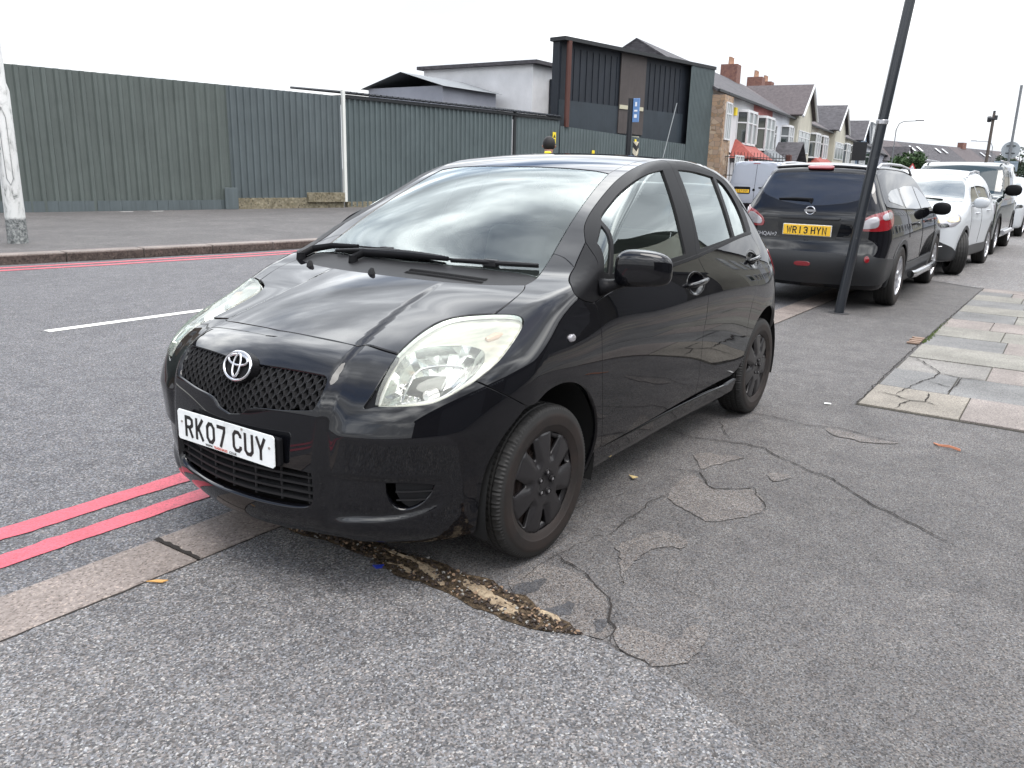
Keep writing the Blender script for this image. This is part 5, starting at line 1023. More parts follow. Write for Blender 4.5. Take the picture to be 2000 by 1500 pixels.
        m_=MB(); pts=[(-.355,.80*s_,1.0),(-.38,.83*s_,1.005),(-.41,.855*s_,1.012),(-.43,.885*s_,1.022)]; m_.tube(pts,[.048,.034,.024,.022],12,up=(0,1,0),sx=.8); m_.build('mirror_arm',M_satin,mo,smooth=True,angle=2)
        m_=MB(); b_=c0-t_*.037; g_=[b_+w*a+Vector((0,0,z)) for a,z in ((-.09,-.05),(.09,-.05),(.098,0),(.085,.05),(-.085,.055),(-.098,0))]; m_.poly(g_ if s_>0 else g_[::-1]); m_.build('mirror_glass',M_chrome,mo)
    # wipers and washer nozzles
    wa=[(-.124,-.631,1.03),(-.19,-.619,1.055),(-.214,-.515,1.075),(-.197,-.335,1.085),(-.194,-.161,1.088)]
    wb_=[(-.113,-.283,1.045),(-.151,-.251,1.068),(-.148,.012,1.076),(-.157,.212,1.076),(-.198,.394,1.078)]
    for arm,bl_ in ((wa,[(-.178,-.45),(-.180,-.28),(-.180,-.10),(-.178,.06),(-.178,.18)]),(wb_,[(-.168,.22),(-.187,.33),(-.205,.43),(-.228,.52),(-.25,.592)])):
        m_=MB(); m_.tube(arm[:4],[.016,.017,.014,.010],10,sx=.8); m_.tube(arm[3:],.004,8); m_.tube([Vector(arm[0])-Vector((0,0,.02)),Vector(arm[0])+Vector((0,0,.012))],[.022,.018],12); wp=m_.build('wiper',M_satin,car,smooth=True)
        p=B.lift('T',np.array(bl_)); p=p+B.grad(p)*.016; m_=MB(); m_.tube(p,[.006,.009,.010,.009,.006],8); p2=p-B.grad(p)*.009; m_.tube(p2,.004,6); m_.build('wiper_blade',M_plast,wp,smooth=True)
        e_=Vector(arm[-1]); m_=MB(); m_.box((e_.x-.018,e_.y-.032,e_.z-.022),(e_.x+.014,e_.y+.032,e_.z+.008)); m_.build('blade_clip',M_plast,wp,bevel=.006)
    for q in ((-.030,-.467),(.012,-.054)):
        p=Vector(B.lift('T',np.array([q]))[0]); m_=MB(); m_.tube([p-Vector((0,0,.004)),p+Vector((0,0,.010)),p+Vector((-.004,0,.022))],[.016,.013,.007],8); m_.build('washer_nozzle',M_plast,car,smooth=True)
    m_=MB()
    for r_ in range(2):
        for i in range(46):
            y=.075+i*.0082; a=B.lift('T',np.array([(-.046-.11*y*y-r_*.026,y),(-.063-.11*y*y-r_*.026,y)]))-[0,0,.0035]; m_.tube([a[0],a[1]],.0022,4,cap=False)
    m_.build('air_intake_louvres',M_satin,car)
    # wheels
    for nm,x,y,sd,st in (('l',0,.735,1,-.035),('r',0,-.735,-1,-.035),('l',-2.46,.735,1,0),('r',-2.46,-.735,-1,0)): wheel(car,x,y,.2985,.206,.175,sd,'cover',st)
    # wheel liners, floor and inner shell
    for s_ in (1,-1):
        for x in (-.018,-2.46):
            V,F=revolve([(.385,.80),(.385,.50),(.02,.50)],40); V=[(a+x,b_*s_,z+.305) for a,b_,z in V]; F=[f for f in F if min(V[i][2] for i in f)>.17]
            mk('wheel_arch_liner',V,F,M_dark if False else mat('arch_liner',(.012,.012,.012),.8,0,.2),car,smooth=True)
    m_=MB(); m_.box((-2.7,-.62,.17),(.45,.62,.24)); m_.box((-1.98,-.74,.19),(-.5,.74,.27)); m_.box((.45,-.5,.2),(.60,.5,.70)); m_.box((-.05,-.60,.25),(.44,.60,.74)); m_.build('underbody',M_dark,car)
    # cabin
    m_=MB(); m_.add([(-.23,-.62,1.0),(-.23,.62,1.0),(-.62,.66,.98),(-.62,-.66,.98),(-.70,.66,.93),(-.70,-.66,.93),(-.66,.66,.55),(-.66,-.66,.55)],[(0,1,2,3),(3,2,4,5),(5,4,6,7)]); m_.box((-.55,-.10,.96),(-.42,.10,1.0)); m_.build('dashboard',M_grey,car,bevel=.01)
    m_=MB(); cw=Vector((-.80,-.36,1.0)); ax=Vector((.9,0,-.42)).normalized(); u_2=Vector((0,1,0)); v_2=ax.cross(u_2)
    m_.tube([cw+(u_2*math.cos(t)+v_2*math.sin(t))*.18 for t in np.linspace(0,2*math.pi,33)],.014,8,cap=False,up=ax); m_.box((-.83,-.40,.96),(-.77,-.32,1.04)); m_.box((-.81,-.53,.985),(-.79,-.19,1.01)); m_.build('steering_wheel',M_satin,car,smooth=True)
    for y in (-.36,.36):
        m_=MB(); m_.box((-1.55,y-.25,.40),(-1.0,y+.25,.58)); m_.prism([(-1.50,y-.24,.56),(-1.36,y-.24,.56),(-1.36,y+.24,.56),(-1.50,y+.24,.56)],(-.18,0,.56)); st=m_.build('front_seat',M_seat,car,bevel=.05,seg=3,smooth=True,angle=1)
        m_=MB(); m_.box((-1.72,y-.13,1.15),(-1.62,y+.13,1.33)); m_.build('headrest',M_seat,st,bevel=.035,seg=3,smooth=True,angle=1)
    m_=MB(); m_.box((-2.4,-.6,.42),(-1.95,.6,.60)); m_.prism([(-2.42,-.6,.58),(-2.28,-.6,.58),(-2.28,.6,.58),(-2.42,.6,.58)],(-.14,0,.50)); st=m_.build('rear_seat',M_seat,car,bevel=.05,seg=3,smooth=True,angle=1)
    for y in (-.36,.36): m_=MB(); m_.box((-2.60,y-.12,1.10),(-2.51,y+.12,1.24)); m_.build('headrest',M_seat,st,bevel=.03,smooth=True,angle=1)
    return car
build_hatch()
# ------------------------------------------------------------------ section tables of the other vehicles
class Suv(Body):      # dark crossover seen from behind
    W=.888; zb=.22; xF=-.2; xR=-2.9; zX=.75; k_side=.06; k_hood=.08; k_ends=.09; fa=.10; fb=.9; ra=.13; rb=.50
    Tc=staticmethod(tab([(1.1,.70),(.95,.86),(.7,.97),(.3,1.05),(-.1,1.10),(-.3,1.16),(-.7,1.40),(-1.0,1.53),(-1.3,1.585),(-1.8,1.61),(-2.5,1.61),(-3.0,1.60),(-3.3,1.57),(-3.6,1.50),(-3.9,1.35)]))
    crn=staticmethod(tab([(1.1,.12),(0,.05),(-.6,.03),(-1.2,.08),(-2.5,.09),(-3.9,.11)])); shf=staticmethod(tab([(1.1,.2),(-.8,.22),(-1.4,0.),(-3.9,0)]))
    Zp=staticmethod(tab([(.1,.90),(.3,.955),(.5,.99),(.7,1.),(.85,.995),(.98,.965),(1.08,.93),(1.25,.83),(1.4,.745),(1.55,.655),(1.7,.57)])); Xt=staticmethod(tab([(1.1,.86),(.5,.965),(-.1,.99),(-1.3,1.),(-2.6,.995),(-3.1,.97),(-3.6,.92),(-3.9,.88)]))
    Fc=staticmethod(tab([(.1,.8),(.3,.87),(.5,.88),(.7,.86),(.9,.80),(1.1,.7)])); Rc=staticmethod(tab([(.1,-3.50),(.3,-3.60),(.42,-3.67),(.60,-3.69),(.75,-3.65),(.92,-3.635),(1.05,-3.615),(1.15,-3.57),(1.30,-3.49),(1.45,-3.41),(1.55,-3.38),(1.7,-3.3)]))
class Cross(Body):    # white small crossover facing us
    W=.885; zb=.24; xF=-.3; xR=-2.4; zX=.75; k_side=.06; k_hood=.10; k_ends=.10; fa=.16; fb=.75; ra=.13; rb=.5
    Tc=staticmethod(tab([(1.1,.72),(.9,.90),(.7,.99),(.3,1.08),(0,1.12),(-.15,1.16),(-.5,1.36),(-.85,1.54),(-1.1,1.60),(-1.5,1.645),(-2.0,1.65),(-2.6,1.61),(-3.0,1.52),(-3.4,1.3)]))
    crn=staticmethod(tab([(1.1,.12),(0,.05),(-.6,.04),(-1.2,.09),(-2.5,.10),(-3.9,.11)])); shf=staticmethod(tab([(1.1,.2),(-.8,.22),(-1.4,0.),(-3.9,0)]))
    Zp=staticmethod(tab([(.1,.92),(.3,.965),(.5,.985),(.7,1.),(.85,1.),(1.0,.975),(1.1,.94),(1.25,.86),(1.4,.78),(1.55,.68),(1.7,.58)])); Xt=staticmethod(tab([(1.1,.84),(.5,.965),(-.1,.99),(-1.3,.99),(-2.5,1.0),(-3.0,.95),(-3.4,.9)]))
    Fc=staticmethod(tab([(.1,.80),(.3,.86),(.5,.87),(.7,.855),(.9,.80),(1.1,.6)])); Rc=staticmethod(tab([(.1,-3.30),(.4,-3.41),(.7,-3.41),(1.0,-3.36),(1.3,-3.2),(1.6,-3.0)]))
class Boxy(Body):     # tall dark four wheel drive facing us
    W=.955; zb=.30; xF=-.3; xR=-2.9; zX=.9; k_side=.05; k_hood=.05; k_ends=.07; fa=.08; fb=.25; ra=.05; rb=.2
    Tc=staticmethod(tab([(1.1,1.04),(.9,1.10),(.5,1.15),(0,1.18),(-.25,1.21),(-.45,1.36),(-.75,1.70),(-.95,1.83),(-1.3,1.87),(-2.5,1.89),(-3.6,1.88),(-4.0,1.8)]))
    crn=staticmethod(tab([(1.1,.05),(0,.03),(-1,.04),(-4,.05)])); shf=staticmethod(tab([(1.1,.1),(-.8,.12),(-1.4,0.),(-3.9,0)]))
    Zp=staticmethod(tab([(.1,.97),(.5,1.),(.9,1.),(1.15,.98),(1.3,.93),(1.6,.875),(1.85,.82),(2.,.8)])); Xt=staticmethod(tab([(1.1,.93),(.5,.985),(-.1,1.),(-3.,1.),(-4.0,.97)]))
    Fc=staticmethod(tab([(.1,.82),(.5,.88),(.8,.87),(1.0,.85),(1.2,.8)])); Rc=staticmethod(tab([(.1,-3.8),(1.0,-3.85),(1.8,-3.78)]))
class Vanb(Body):     # silver panel van seen from behind
    W=.93; zb=.30; xF=-.2; xR=-2.9; zX=1.0; k_side=.09; k_hood=.08; k_ends=.05; fa=.2; fb=.6; ra=.03; rb=.10
    Tc=staticmethod(tab([(1.1,.8),(.8,1.02),(.3,1.18),(0,1.30),(-.6,1.75),(-.95,1.93),(-1.3,1.97),(-2.5,1.98),(-3.9,1.96)]))
    crn=staticmethod(tab([(1.1,.12),(0,.05),(-1,.05),(-4,.05)])); shf=staticmethod(tab([(1.1,.2),(-.8,.2),(-1.4,0.),(-3.9,0)]))
    Zp=staticmethod(tab([(.1,.96),(.5,1.),(.9,1.),(1.15,.985),(1.5,.93),(1.85,.87),(2.,.84)])); Xt=staticmethod(tab([(1.1,.85),(.5,.97),(-.1,1.),(-3.,1.),(-4.0,.98)]))
    Fc=staticmethod(tab([(.1,.82),(.5,.88),(.8,.85),(1.2,.7)])); Rc=staticmethod(tab([(.1,-3.72),(.5,-3.78),(1.0,-3.76),(1.9,-3.64)]))
M_oglass=mat('opaque_car_glass',(.012,.014,.015),.02,0,.5,1.,.01,ior=1.6)
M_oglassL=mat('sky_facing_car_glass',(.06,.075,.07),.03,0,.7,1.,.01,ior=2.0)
M_white=mat('white_car_paint',(.47,.49,.51),.3,0,.2,.4,.08); M_greyc=mat('dark_green_grey_paint',(.018,.026,.026),.10,0,.5,1.,.03); M_vsil=mat('silver_van_paint',(.30,.32,.36),.35,.3,.4,.4,.1); M_suvblk=mat('black_suv_paint',(.004,.004,.0055),.05,0,.0,1.,.02)
def body_shell(B,m,car,xa,xb,R,axles=(0,),zc=.8,nu=120,nv=88,name='body'):
    U=np.linspace(-1,1,nu); ph=np.linspace(0,math.pi,nv); s=np.clip(np.abs(U)-.62,0,1)/.38; al=np.sign(U)*s*math.radians(86); x0=np.interp(np.clip(U,-.62,.62),[-.62,.62],[xb,xa])
    X0,PH=np.meshgrid(x0,ph,indexing='ij'); AL=np.meshgrid(al,ph,indexing='ij')[0]
    O=np.stack([X0.ravel(),0*X0.ravel(),0*X0.ravel()+zc],1); D=np.stack([np.sin(AL),np.cos(AL)*np.sin(PH),np.cos(AL)*np.cos(PH)],-1).reshape(-1,3); P=B.shoot(O,D,t1=2.6,n=40)
    for ax in axles:
        r=np.hypot(P[:,0]-ax,P[:,2]-.35); k=(np.abs(r-R)<.028)&(np.abs(P[:,1])>.55)&(P[:,2]>.2)
        if k.any():
            t=R/r[k]; q=np.stack([ax+(P[k,0]-ax)*t,.35+(P[k,2]-.35)*t],1); P[k]=B.lift('Y',q)
    G=B.grad(P); V=np.concatenate([P,P*[1,-1,1]]); Nn=np.concatenate([G,G*[1,-1,1]]); n=nu*nv; F=[]
    for i in range(nu-1):
        for j in range(nv-1):
            f=(i*nv+j,(i+1)*nv+j,(i+1)*nv+j+1,i*nv+j+1); c=P[list(f)].mean(0)
            if any(math.hypot(c[0]-ax,c[2]-.35)<R-.002 for ax in axles) and c[1]>.52: continue
            F.append(f[::-1]); F.append(tuple(a+n for a in f))
    # orient
    F=np.array(F); fn=np.cross(V[F[:,1]]-V[F[:,0]],V[F[:,2]]-V[F[:,0]]); sg=(fn*Nn[F].mean(1)).sum(1)<0; F[sg]=F[sg][:,::-1]
    o=mk(name,V,F,m,car,normals=Nn)
    for ax in axles:
        for s_ in (1,-1):
            b=MB(); V2,F2=revolve([(R+.004,.80),(R+.004,.45),(.02,.45)],36); b.add([(a+ax,y*s_*1.02,z+.35) for a,y,z in V2],[f for f in F2 if min(V2[i][2] for i in f)>-.12]); b.build('wheel_arch_liner',MAT['arch_liner'],car,smooth=True)
            pr=[(R-.006,1),(R-.006,1),(R+.045,1)]
    return o
def archtrim(B,car,ax,R,m,w_=.05):
    o_=[(ax+(R+w_)*math.cos(t),0,.35+(R+w_)*math.sin(t)) for t in np.linspace(-.35,math.pi+.35,40)]; i_=[(ax+(R-.004)*math.cos(t),0,.35+(R-.004)*math.sin(t)) for t in np.linspace(-.35,math.pi+.35,40)]
    panel('wheel_arch_trim',B,'Y',np.array(o_+i_[::-1]),m,car,both=True,off=.010,gap=0,rim=.014,sp=.05)
def YP(*pts): return [(x,.8,z) for x,z in pts]
def ov(name,B,ch,pts,m,car,both=True,off=.004,rim=.008,sp=.05,smooth=True,close=True): 
    P=np.array(pts,float); P=np.concatenate([P,P[:1]]); out=[]
    for a,b_ in zip(P[:-1],P[1:]):
        n=max(1,int(np.linalg.norm(b_-a)/.03)); out+= [a+(b_-a)*k/n for k in range(n)]
    out=np.array(out); n=len(out)
    for _ in range(2): out=(np.roll(out,1,0)+2*out+np.roll(out,-1,0))/4      # rounded corners
    return panel(name,B,ch,out,m,car,both=both,off=off,gap=0,rim=rim,sp=sp)
def side_glass(B,car,front,rear,extra=None,m=None):
    for nm,p in (('front_door_window',front),('rear_door_window',rear))+((('quarter_window',extra),) if extra else ()): ov(nm,B,'X',YP(*p),m or M_oglass,car)
def seams(B,car,lines,m=None):
    b=MB()
    for l in lines:
        q=seg_spline([(x,0,z) for x,z in l],.04); p=B.lift('Y',q[:,[0,2]]); p=p+B.grad(p)*.0005
        for s_ in (1,-1): b.tube(p*[1,s_,1],.0035,4,cap=False)
    b.build('door_gaps',m or M_dark,car)
def mirrorpod(car,x,y,z,m,k=1.):
    for s_ in (1,-1):
        b=MB(); c_=Vector((x,(y+.10)*s_,z)); V=[];nu,nv=16,9
        for i in range(nu):
            a=2*math.pi*i/nu
            for j in range(nv+1): t=-math.pi/2+math.pi*j/nv; V.append(c_+Vector((.055*math.cos(t)*math.cos(a),.105*k*math.copysign(abs(math.cos(t)*math.sin(a))**.8,math.sin(a)),.078*k*math.copysign(abs(math.sin(t))**.8,math.sin(t)))))
        b.add(V,[(i*(nv+1)+j,((i+1)%nu)*(nv+1)+j,((i+1)%nu)*(nv+1)+j+1,i*(nv+1)+j+1) for i in range(nu) for j in range(nv)]); b.tube([(x-.02,(y-.08)*s_,z-.06),(x,(y+.03)*s_,z-.04)],.022,8); b.build('side_mirror',m,car,smooth=True,angle=2)
def yplate(car,x,z,s,face=-1,tilt=0,m=None,w_=.26):
    b=MB(); b.box((x-.006,-w_,z-.0555),(x+.006,w_,z+.0555)); o=b.build('number_plate',m or M_yplate,car,bevel=.003)
    b=MB(); b.box((x-.004-(.002 if face<0 else -.002),-w_-.006,z-.062),(x+.004-(.002 if face<0 else -.002)*1,w_+.006,z+.062)); b.build('plate_edge',mat('plate_rim',(.6,.6,.58),.4),o,bevel=.003) if False else None
    plate_text(s,o,(lambda u,v:(x+face*.0072,u*(-1 if face<0 else 1),z+v)),M_ink); return o
# --- black crossover parked ahead, rear towards us
def build_suv():
    B=Suv(); car=empty('black_crossover',(-10.805,-.206,0),math.pi,label='black crossover with yellow rear plate and rear wheel on the pavement behind the leaning pole',cat='car')
    body_shell(B,M_suvblk,car,.1,-2.9,.375,(0,-2.765),nu=150,nv=110)
    M_clad=mat('dark_grey_cladding',(.022,.023,.025),.42,0,.4)
    gl=[(-3.36,.52,1.48),(-3.37,0,1.525),(-3.36,-.52,1.48),(-3.36,-.60,1.44),(-3.44,-.625,1.29),(-3.5,-.55,1.235),(-3.55,-.36,1.175),(-3.57,-.1,1.14),(-3.57,.1,1.14),(-3.55,.36,1.175),(-3.5,.55,1.235),(-3.44,.625,1.29),(-3.36,.60,1.44)]
    ov('rear_window',B,'B',[(a,b_,min(z,1.505)) for a,b_,z in gl],mat('tinted_rear_glass',(.010,.012,.018),.03,0,.5,1.,.01,ior=1.5),car,both=False,sp=.03)
    # bumper cladding
    bl=[(-3.66,0,.63),(-3.66,.33,.632),(-3.65,.45,.612),(-3.62,.60,.615),(-3.60,.66,.648),(-3.57,.74,.606),(-3.3,.85,.58),(-3.16,.86,.575),(-3.18,.84,.36),(-3.35,.80,.31),(-3.5,.70,.29),(-3.6,0,.275)]
    h=np.array(bl); mm=h[::-1]*[1,-1,1]; panel('rear_bumper_cladding',B,'R',path(*[np.array([a,b_]) for a,b_ in zip(np.concatenate([h,mm[mm[:,1]<0]])[:-1],np.concatenate([h,mm[mm[:,1]<0]])[1:])]),M_clad,car,off=.012,gap=0,rim=.02,sp=.05)
    for ax in (0,-2.765): archtrim(B,car,ax,.375,M_clad,.045)
    ov('sill_cladding',B,'X',YP((-.38,.50),(-2.38,.50),(-2.36,.27),(-.40,.27)),M_clad,car,off=.014)
    # lamps
    tl=[(-3.594,.516,.975),(-3.55,.64,1.06),(-3.42,.75,1.105),(-3.24,.79,1.12),(-3.20,.80,1.05),(-3.25,.82,.97),(-3.40,.81,.905),(-3.535,.71,.885),(-3.60,.50,.885)]
    tl2=[(-3.585,.535,.967),(-3.545,.635,1.03),(-3.50,.69,1.055),(-3.50,.70,.93),(-3.545,.66,.915),(-3.595,.52,.905)]; tl3=[(-3.48,.725,1.06),(-3.42,.75,1.08),(-3.27,.79,1.095),(-3.25,.80,1.03),(-3.42,.77,1.01),(-3.48,.735,1.0)]
    t=ov('rear_light',B,'R',tl,M_redlens,car,off=.008,sp=.04); 
    ov('clear_section',B,'R',tl2,M_clearlamp,(t[0],t[1]),off=.012,sp=.04); ov('clear_section',B,'R',tl3,M_clearlamp,(t[0],t[1]),off=.012,sp=.04)
    ov('high_brake_light',B,'B',[(-3.35,.16,1.555),(-3.35,-.16,1.555),(-3.35,-.15,1.530),(-3.35,.15,1.530)],M_redlens,car,both=False,off=.030,rim=.02)
    ov('roof_spoiler',B,'T',[(-3.10,.55,1.5),(-3.08,0,1.5),(-3.10,-.55,1.5),(-3.27,-.53,1.5),(-3.31,0,1.5),(-3.27,.53,1.5)],M_suvblk,car,both=False,off=.022,rim=.02,sp=.03)
    ov('plate_recess',B,'B',[(-3.6,.36,1.0),(-3.6,-.36,1.0),(-3.6,-.31,.76),(-3.6,.30,.755)],mat('plate_recess_black',(.006,.006,.007),.3),car,both=False,off=.002)
    ov('handle_strip',B,'B',[(-3.6,.35,1.02),(-3.6,-.35,1.02),(-3.6,-.35,.985),(-3.6,.35,.985)],M_suvblk,car,both=False,off=.03,rim=.03)
    pl=yplate(car,-3.665,.866,'WR13 HYN'); b=MB(); b.box((-3.660,-.27,.803),(-3.65,.27,.93)); b.build('plate_border',mat('plate_rim',(.6,.6,.58),.4),car,bevel=.004)
    # badge: ring with a bar
    b=MB(); c0=Vector((-3.612,0,1.083)); b.tube([c0+Vector((0,.050*math.cos(t),.044*math.sin(t))) for t in np.linspace(0,2*math.pi,33)],.007,8,cap=False,up=(1,0,0)); b.box((-3.622,-.062,1.070),(-3.600,.062,1.094)); b.build('badge',M_chrome,car,smooth=True)
    textmesh('QASHQAI+2',.058,M_silver,car,(-3.625,.50,.80),(0,-1,0),(0,0,1),name='model_lettering',ext=.002,bold=.001)
    b=MB(); p=B.lift('B',np.array([(0.02,1.175),(-.0,1.20),(.18,1.205),(.38,1.20)])); p=p-[.02,0,0]; b.tube(p,[.022,.020,.016,.008],8); b.tube(p[1:]+[.012,0,-.012],.008,6); b.build('rear_wiper',M_satin,car,smooth=True)
    for y in (.04,): ov('fog_light',B,'B',[(-3.6,.10,.52),(-3.6,-.10,.52),(-3.6,-.105,.475),(-3.6,.105,.475)],M_redlens,car,both=False,off=.020,rim=.02)
    ov('round_reflector',B,'R',[(-3.62+.0,.665+.036*math.cos(t),.583+.038*math.sin(t)) for t in np.linspace(0,6.1,14)],M_redlens,car,off=.024,rim=.02,sp=.02)
    for s_ in (1,): b=MB(); b.tube([(-3.45,-.50,.27),(-3.62,-.50,.265)],.032,14); b.build('exhaust_tip',M_chrome,car,smooth=True)
    side_glass(B,car,[(-.55,1.06),(-.85,1.30),(-1.15,1.44),(-1.42,1.47),(-1.44,1.07)],[(-1.52,1.07),(-1.50,1.475),(-2.1,1.475),(-2.42,1.44),(-2.50,1.12)],[(-2.60,1.14),(-2.54,1.44),(-2.9,1.41),(-3.13,1.34),(-3.18,1.24)])
    ov('windscreen',B,'T',[(-.22,0,1),(-.28,.40,1),(-.40,.62,1),(-.98,.52,1),(-1.02,0,1),(-.98,-.52,1),(-.40,-.62,1),(-.28,-.40,1)],M_oglass,car,both=False,sp=.06)
    seams(B,car,[[(-.45,1.03),(-.42,.8),(-.45,.5)],[(-1.48,1.06),(-1.50,.8),(-1.48,.5)],[(-2.52,1.10),(-2.45,.85),(-2.42,.78)]])
    for s_ in (1,-1):
        b=MB(); p=B.lift('T',np.array([(-1.15,.60),(-1.3,.585),(-1.8,.57),(-2.5,.56),(-2.9,.55),(-3.05,.545)])); up_=np.array([.0,.055,.06,.055,.045,.0]); b.tube([(a,y*s_,z+h) for (a,y,z),h in zip(p,up_)],.016,8); b.build('roof_rail',M_silver,car,smooth=True)
        b=MB(); b.tube([(-.50,.93*s_,.33),(-.60,.955*s_,.33),(-2.15,.955*s_,.33),(-2.27,.93*s_,.33)],.045,12); b.build('side_step',M_chrome,car,smooth=True)
        for x in (-.95,-1.98): b=MB(); p=Vector(B.lift('Y',np.array([(x,.93)]))[0]); b.tube([(p.x+.10,(p.y-.01)*s_,p.z),(p.x+.06,(p.y+.035)*s_,p.z),(p.x-.06,(p.y+.035)*s_,p.z),(p.x-.10,(p.y-.01)*s_,p.z)],.013,8); b.build('door_handle',M_suvblk,car,smooth=True)
    mirrorpod(car,-.62,.86,1.08,M_satin,1.1)
    for x in (0,-2.765):
        for s_ in (1,-1): wheel(car,x,.775*s_,.35,.225,.22,s_,(5,.26),0,n=110)
    b=MB(); b.box((-3.3,-.6,.26),(.6,.6,.36)); b.box((-2.45,-.7,.26),(-.35,.7,.4)); b.tube([(-3.05,-.5,.29),(-3.05,.3,.29)],.09,12); b.build('underbody',M_dark,car)
build_suv()
def build_cross():
    B=Cross(); car=empty('white_crossover',(-12.42,-.005,0),-.055,label='white small crossover with dark lower bumper facing us behind the black crossover',cat='car')
    body_shell(B,M_white,car,.1,-2.5,.375,(0,-2.555),nu=110,nv=80); M_cl=mat('dark_grey_cladding',(.022,.023,.025),.42)
    low=[(.87,0,.60),(.86,.35,.60),(.80,.55,.60),(.70,.66,.52),(.52,.80,.44),(.45,.84,.40),(.42,.82,.26),(.6,.7,.25),(.8,.3,.25),(.84,0,.25)]; h=np.array(low); mm=h[::-1]*[1,-1,1]
    full=np.concatenate([h,mm[mm[:,1]<0]]); ov('lower_bumper',B,'F',full,M_cl,car,both=False,off=.012,rim=.02)
    ov('grille',B,'F',[(.85,0,.86),(.83,.34,.84),(.85,.30,.72),(.86,0,.68),(.85,-.30,.72),(.83,-.34,.84)],M_satin,car,both=False,off=.006)
    hl=ov('headlight',B,'F',[(.78,.44,.80),(.66,.60,.90),(.42,.77,.96),(.33,.81,.95),(.36,.82,.86),(.52,.76,.77),(.70,.60,.74),(.79,.45,.75)],M_clearlamp,car,off=.006); ov('warm_reflector',B,'F',[(.62,.62,.88),(.44,.75,.93),(.38,.79,.92),(.42,.79,.84),(.58,.67,.82)],mat('warm_lamp',(.75,.62,.36),.2,.3,.6,1),(hl[0],hl[1]),off=.010)
    ov('lower_lamp',B,'F',[(.76,.48,.79),(.60,.66,.81),(.58,.70,.76),(.73,.54,.745)],M_oglass,(hl[0],hl[1]),off=.011)
    for s_ in (1,-1): b=MB(); p=Vector(B.lift('F',B.chart('F',np.array([(.76,.56,.47)])))[0]); c_=Vector((p.x+.02,p.y*s_,p.z)); b.tube([c_+Vector((-.5*.06*math.cos(t),.06*math.cos(t)*s_,.06*math.sin(t))) for t in np.linspace(0,2*math.pi,19)],.010,6,cap=False,up=(1,0,0)); b.tube([c_+Vector((.05,-.13*s_,0)),c_+Vector((.03,-.06*s_,0))],.007,6); b.tube([c_+Vector((-.03,.06*s_,0)),c_+Vector((-.07,.12*s_,0))],.007,6); b.build('fog_lamp_ring',M_silver,car,smooth=True)
    ov('windscreen',B,'T',[(-.08,0,1),(-.12,.38,1),(-.26,.70,1),(-.32,.735,1),(-.90,.62,1),(-.98,.4,1),(-1.0,0,1),(-.98,-.4,1),(-.90,-.62,1),(-.32,-.735,1),(-.26,-.70,1),(-.12,-.38,1)],M_oglassL,car,both=False,off=.008,sp=.03)
    side_glass(B,car,[(-.48,1.08),(-.75,1.33),(-1.0,1.47),(-1.28,1.52),(-1.32,1.10)],[(-1.40,1.10),(-1.36,1.52),(-1.9,1.52),(-2.25,1.46),(-2.30,1.14)],[(-2.38,1.18),(-2.35,1.43),(-2.7,1.34),(-2.78,1.26)])
    for ax in (0,-2.555): archtrim(B,car,ax,.375,M_cl,.05)
    ov('sill_cladding',B,'X',YP((-.38,.45),(-2.17,.45),(-2.17,.27),(-.40,.27)),M_cl,car,off=.012)
    seams(B,car,[[(-.42,1.06),(-.40,.8),(-.44,.45)],[(-1.36,1.08),(-1.38,.8),(-1.36,.45)]]); mirrorpod(car,-.55,.86,1.12,M_white,1.1)
    b=MB(); b.tube(B.lift('T',np.array([(-.20,-.5),(-.17,0),(-.19,.45)]))+[0,0,.02],.010,6); b.build('wiper',M_satin,car)
    for s_ in (1,-1): b=MB(); p=B.lift('T',np.array([(-1.0,.61),(-1.2,.60),(-1.8,.59),(-2.5,.55),(-2.75,.53)])); b.tube([(a,y*s_,z+h) for (a,y,z),h in zip(p,[0,.05,.055,.04,0])],.017,8); b.build('roof_rail',M_silver,car,smooth=True)
    for x,y in ((-.95,.95),(-1.95,.98)):
        for s_ in (1,-1): b=MB(); p=Vector(B.lift('Y',np.array([(x,y)]))[0]); b.tube([(p.x+.10,(p.y-.01)*s_,p.z),(p.x+.06,(p.y+.03)*s_,p.z),(p.x-.06,(p.y+.03)*s_,p.z),(p.x-.10,(p.y-.01)*s_,p.z)],.013,8); b.build('door_handle',M_white,car,smooth=True)
    for s_ in (1,-1): wheel(car,0,.775*s_,.345,.225,.215,s_,(5,.24),.42,n=90); wheel(car,-2.555,.775*s_,.345,.225,.215,s_,(5,.24),0,n=90)
    b=MB(); b.box((-3.1,-.6,.26),(.6,.6,.36)); b.build('underbody',M_dark,car); yplate(car,.885,.50,'EK13 HNR',1,m=M_plate)
build_cross()
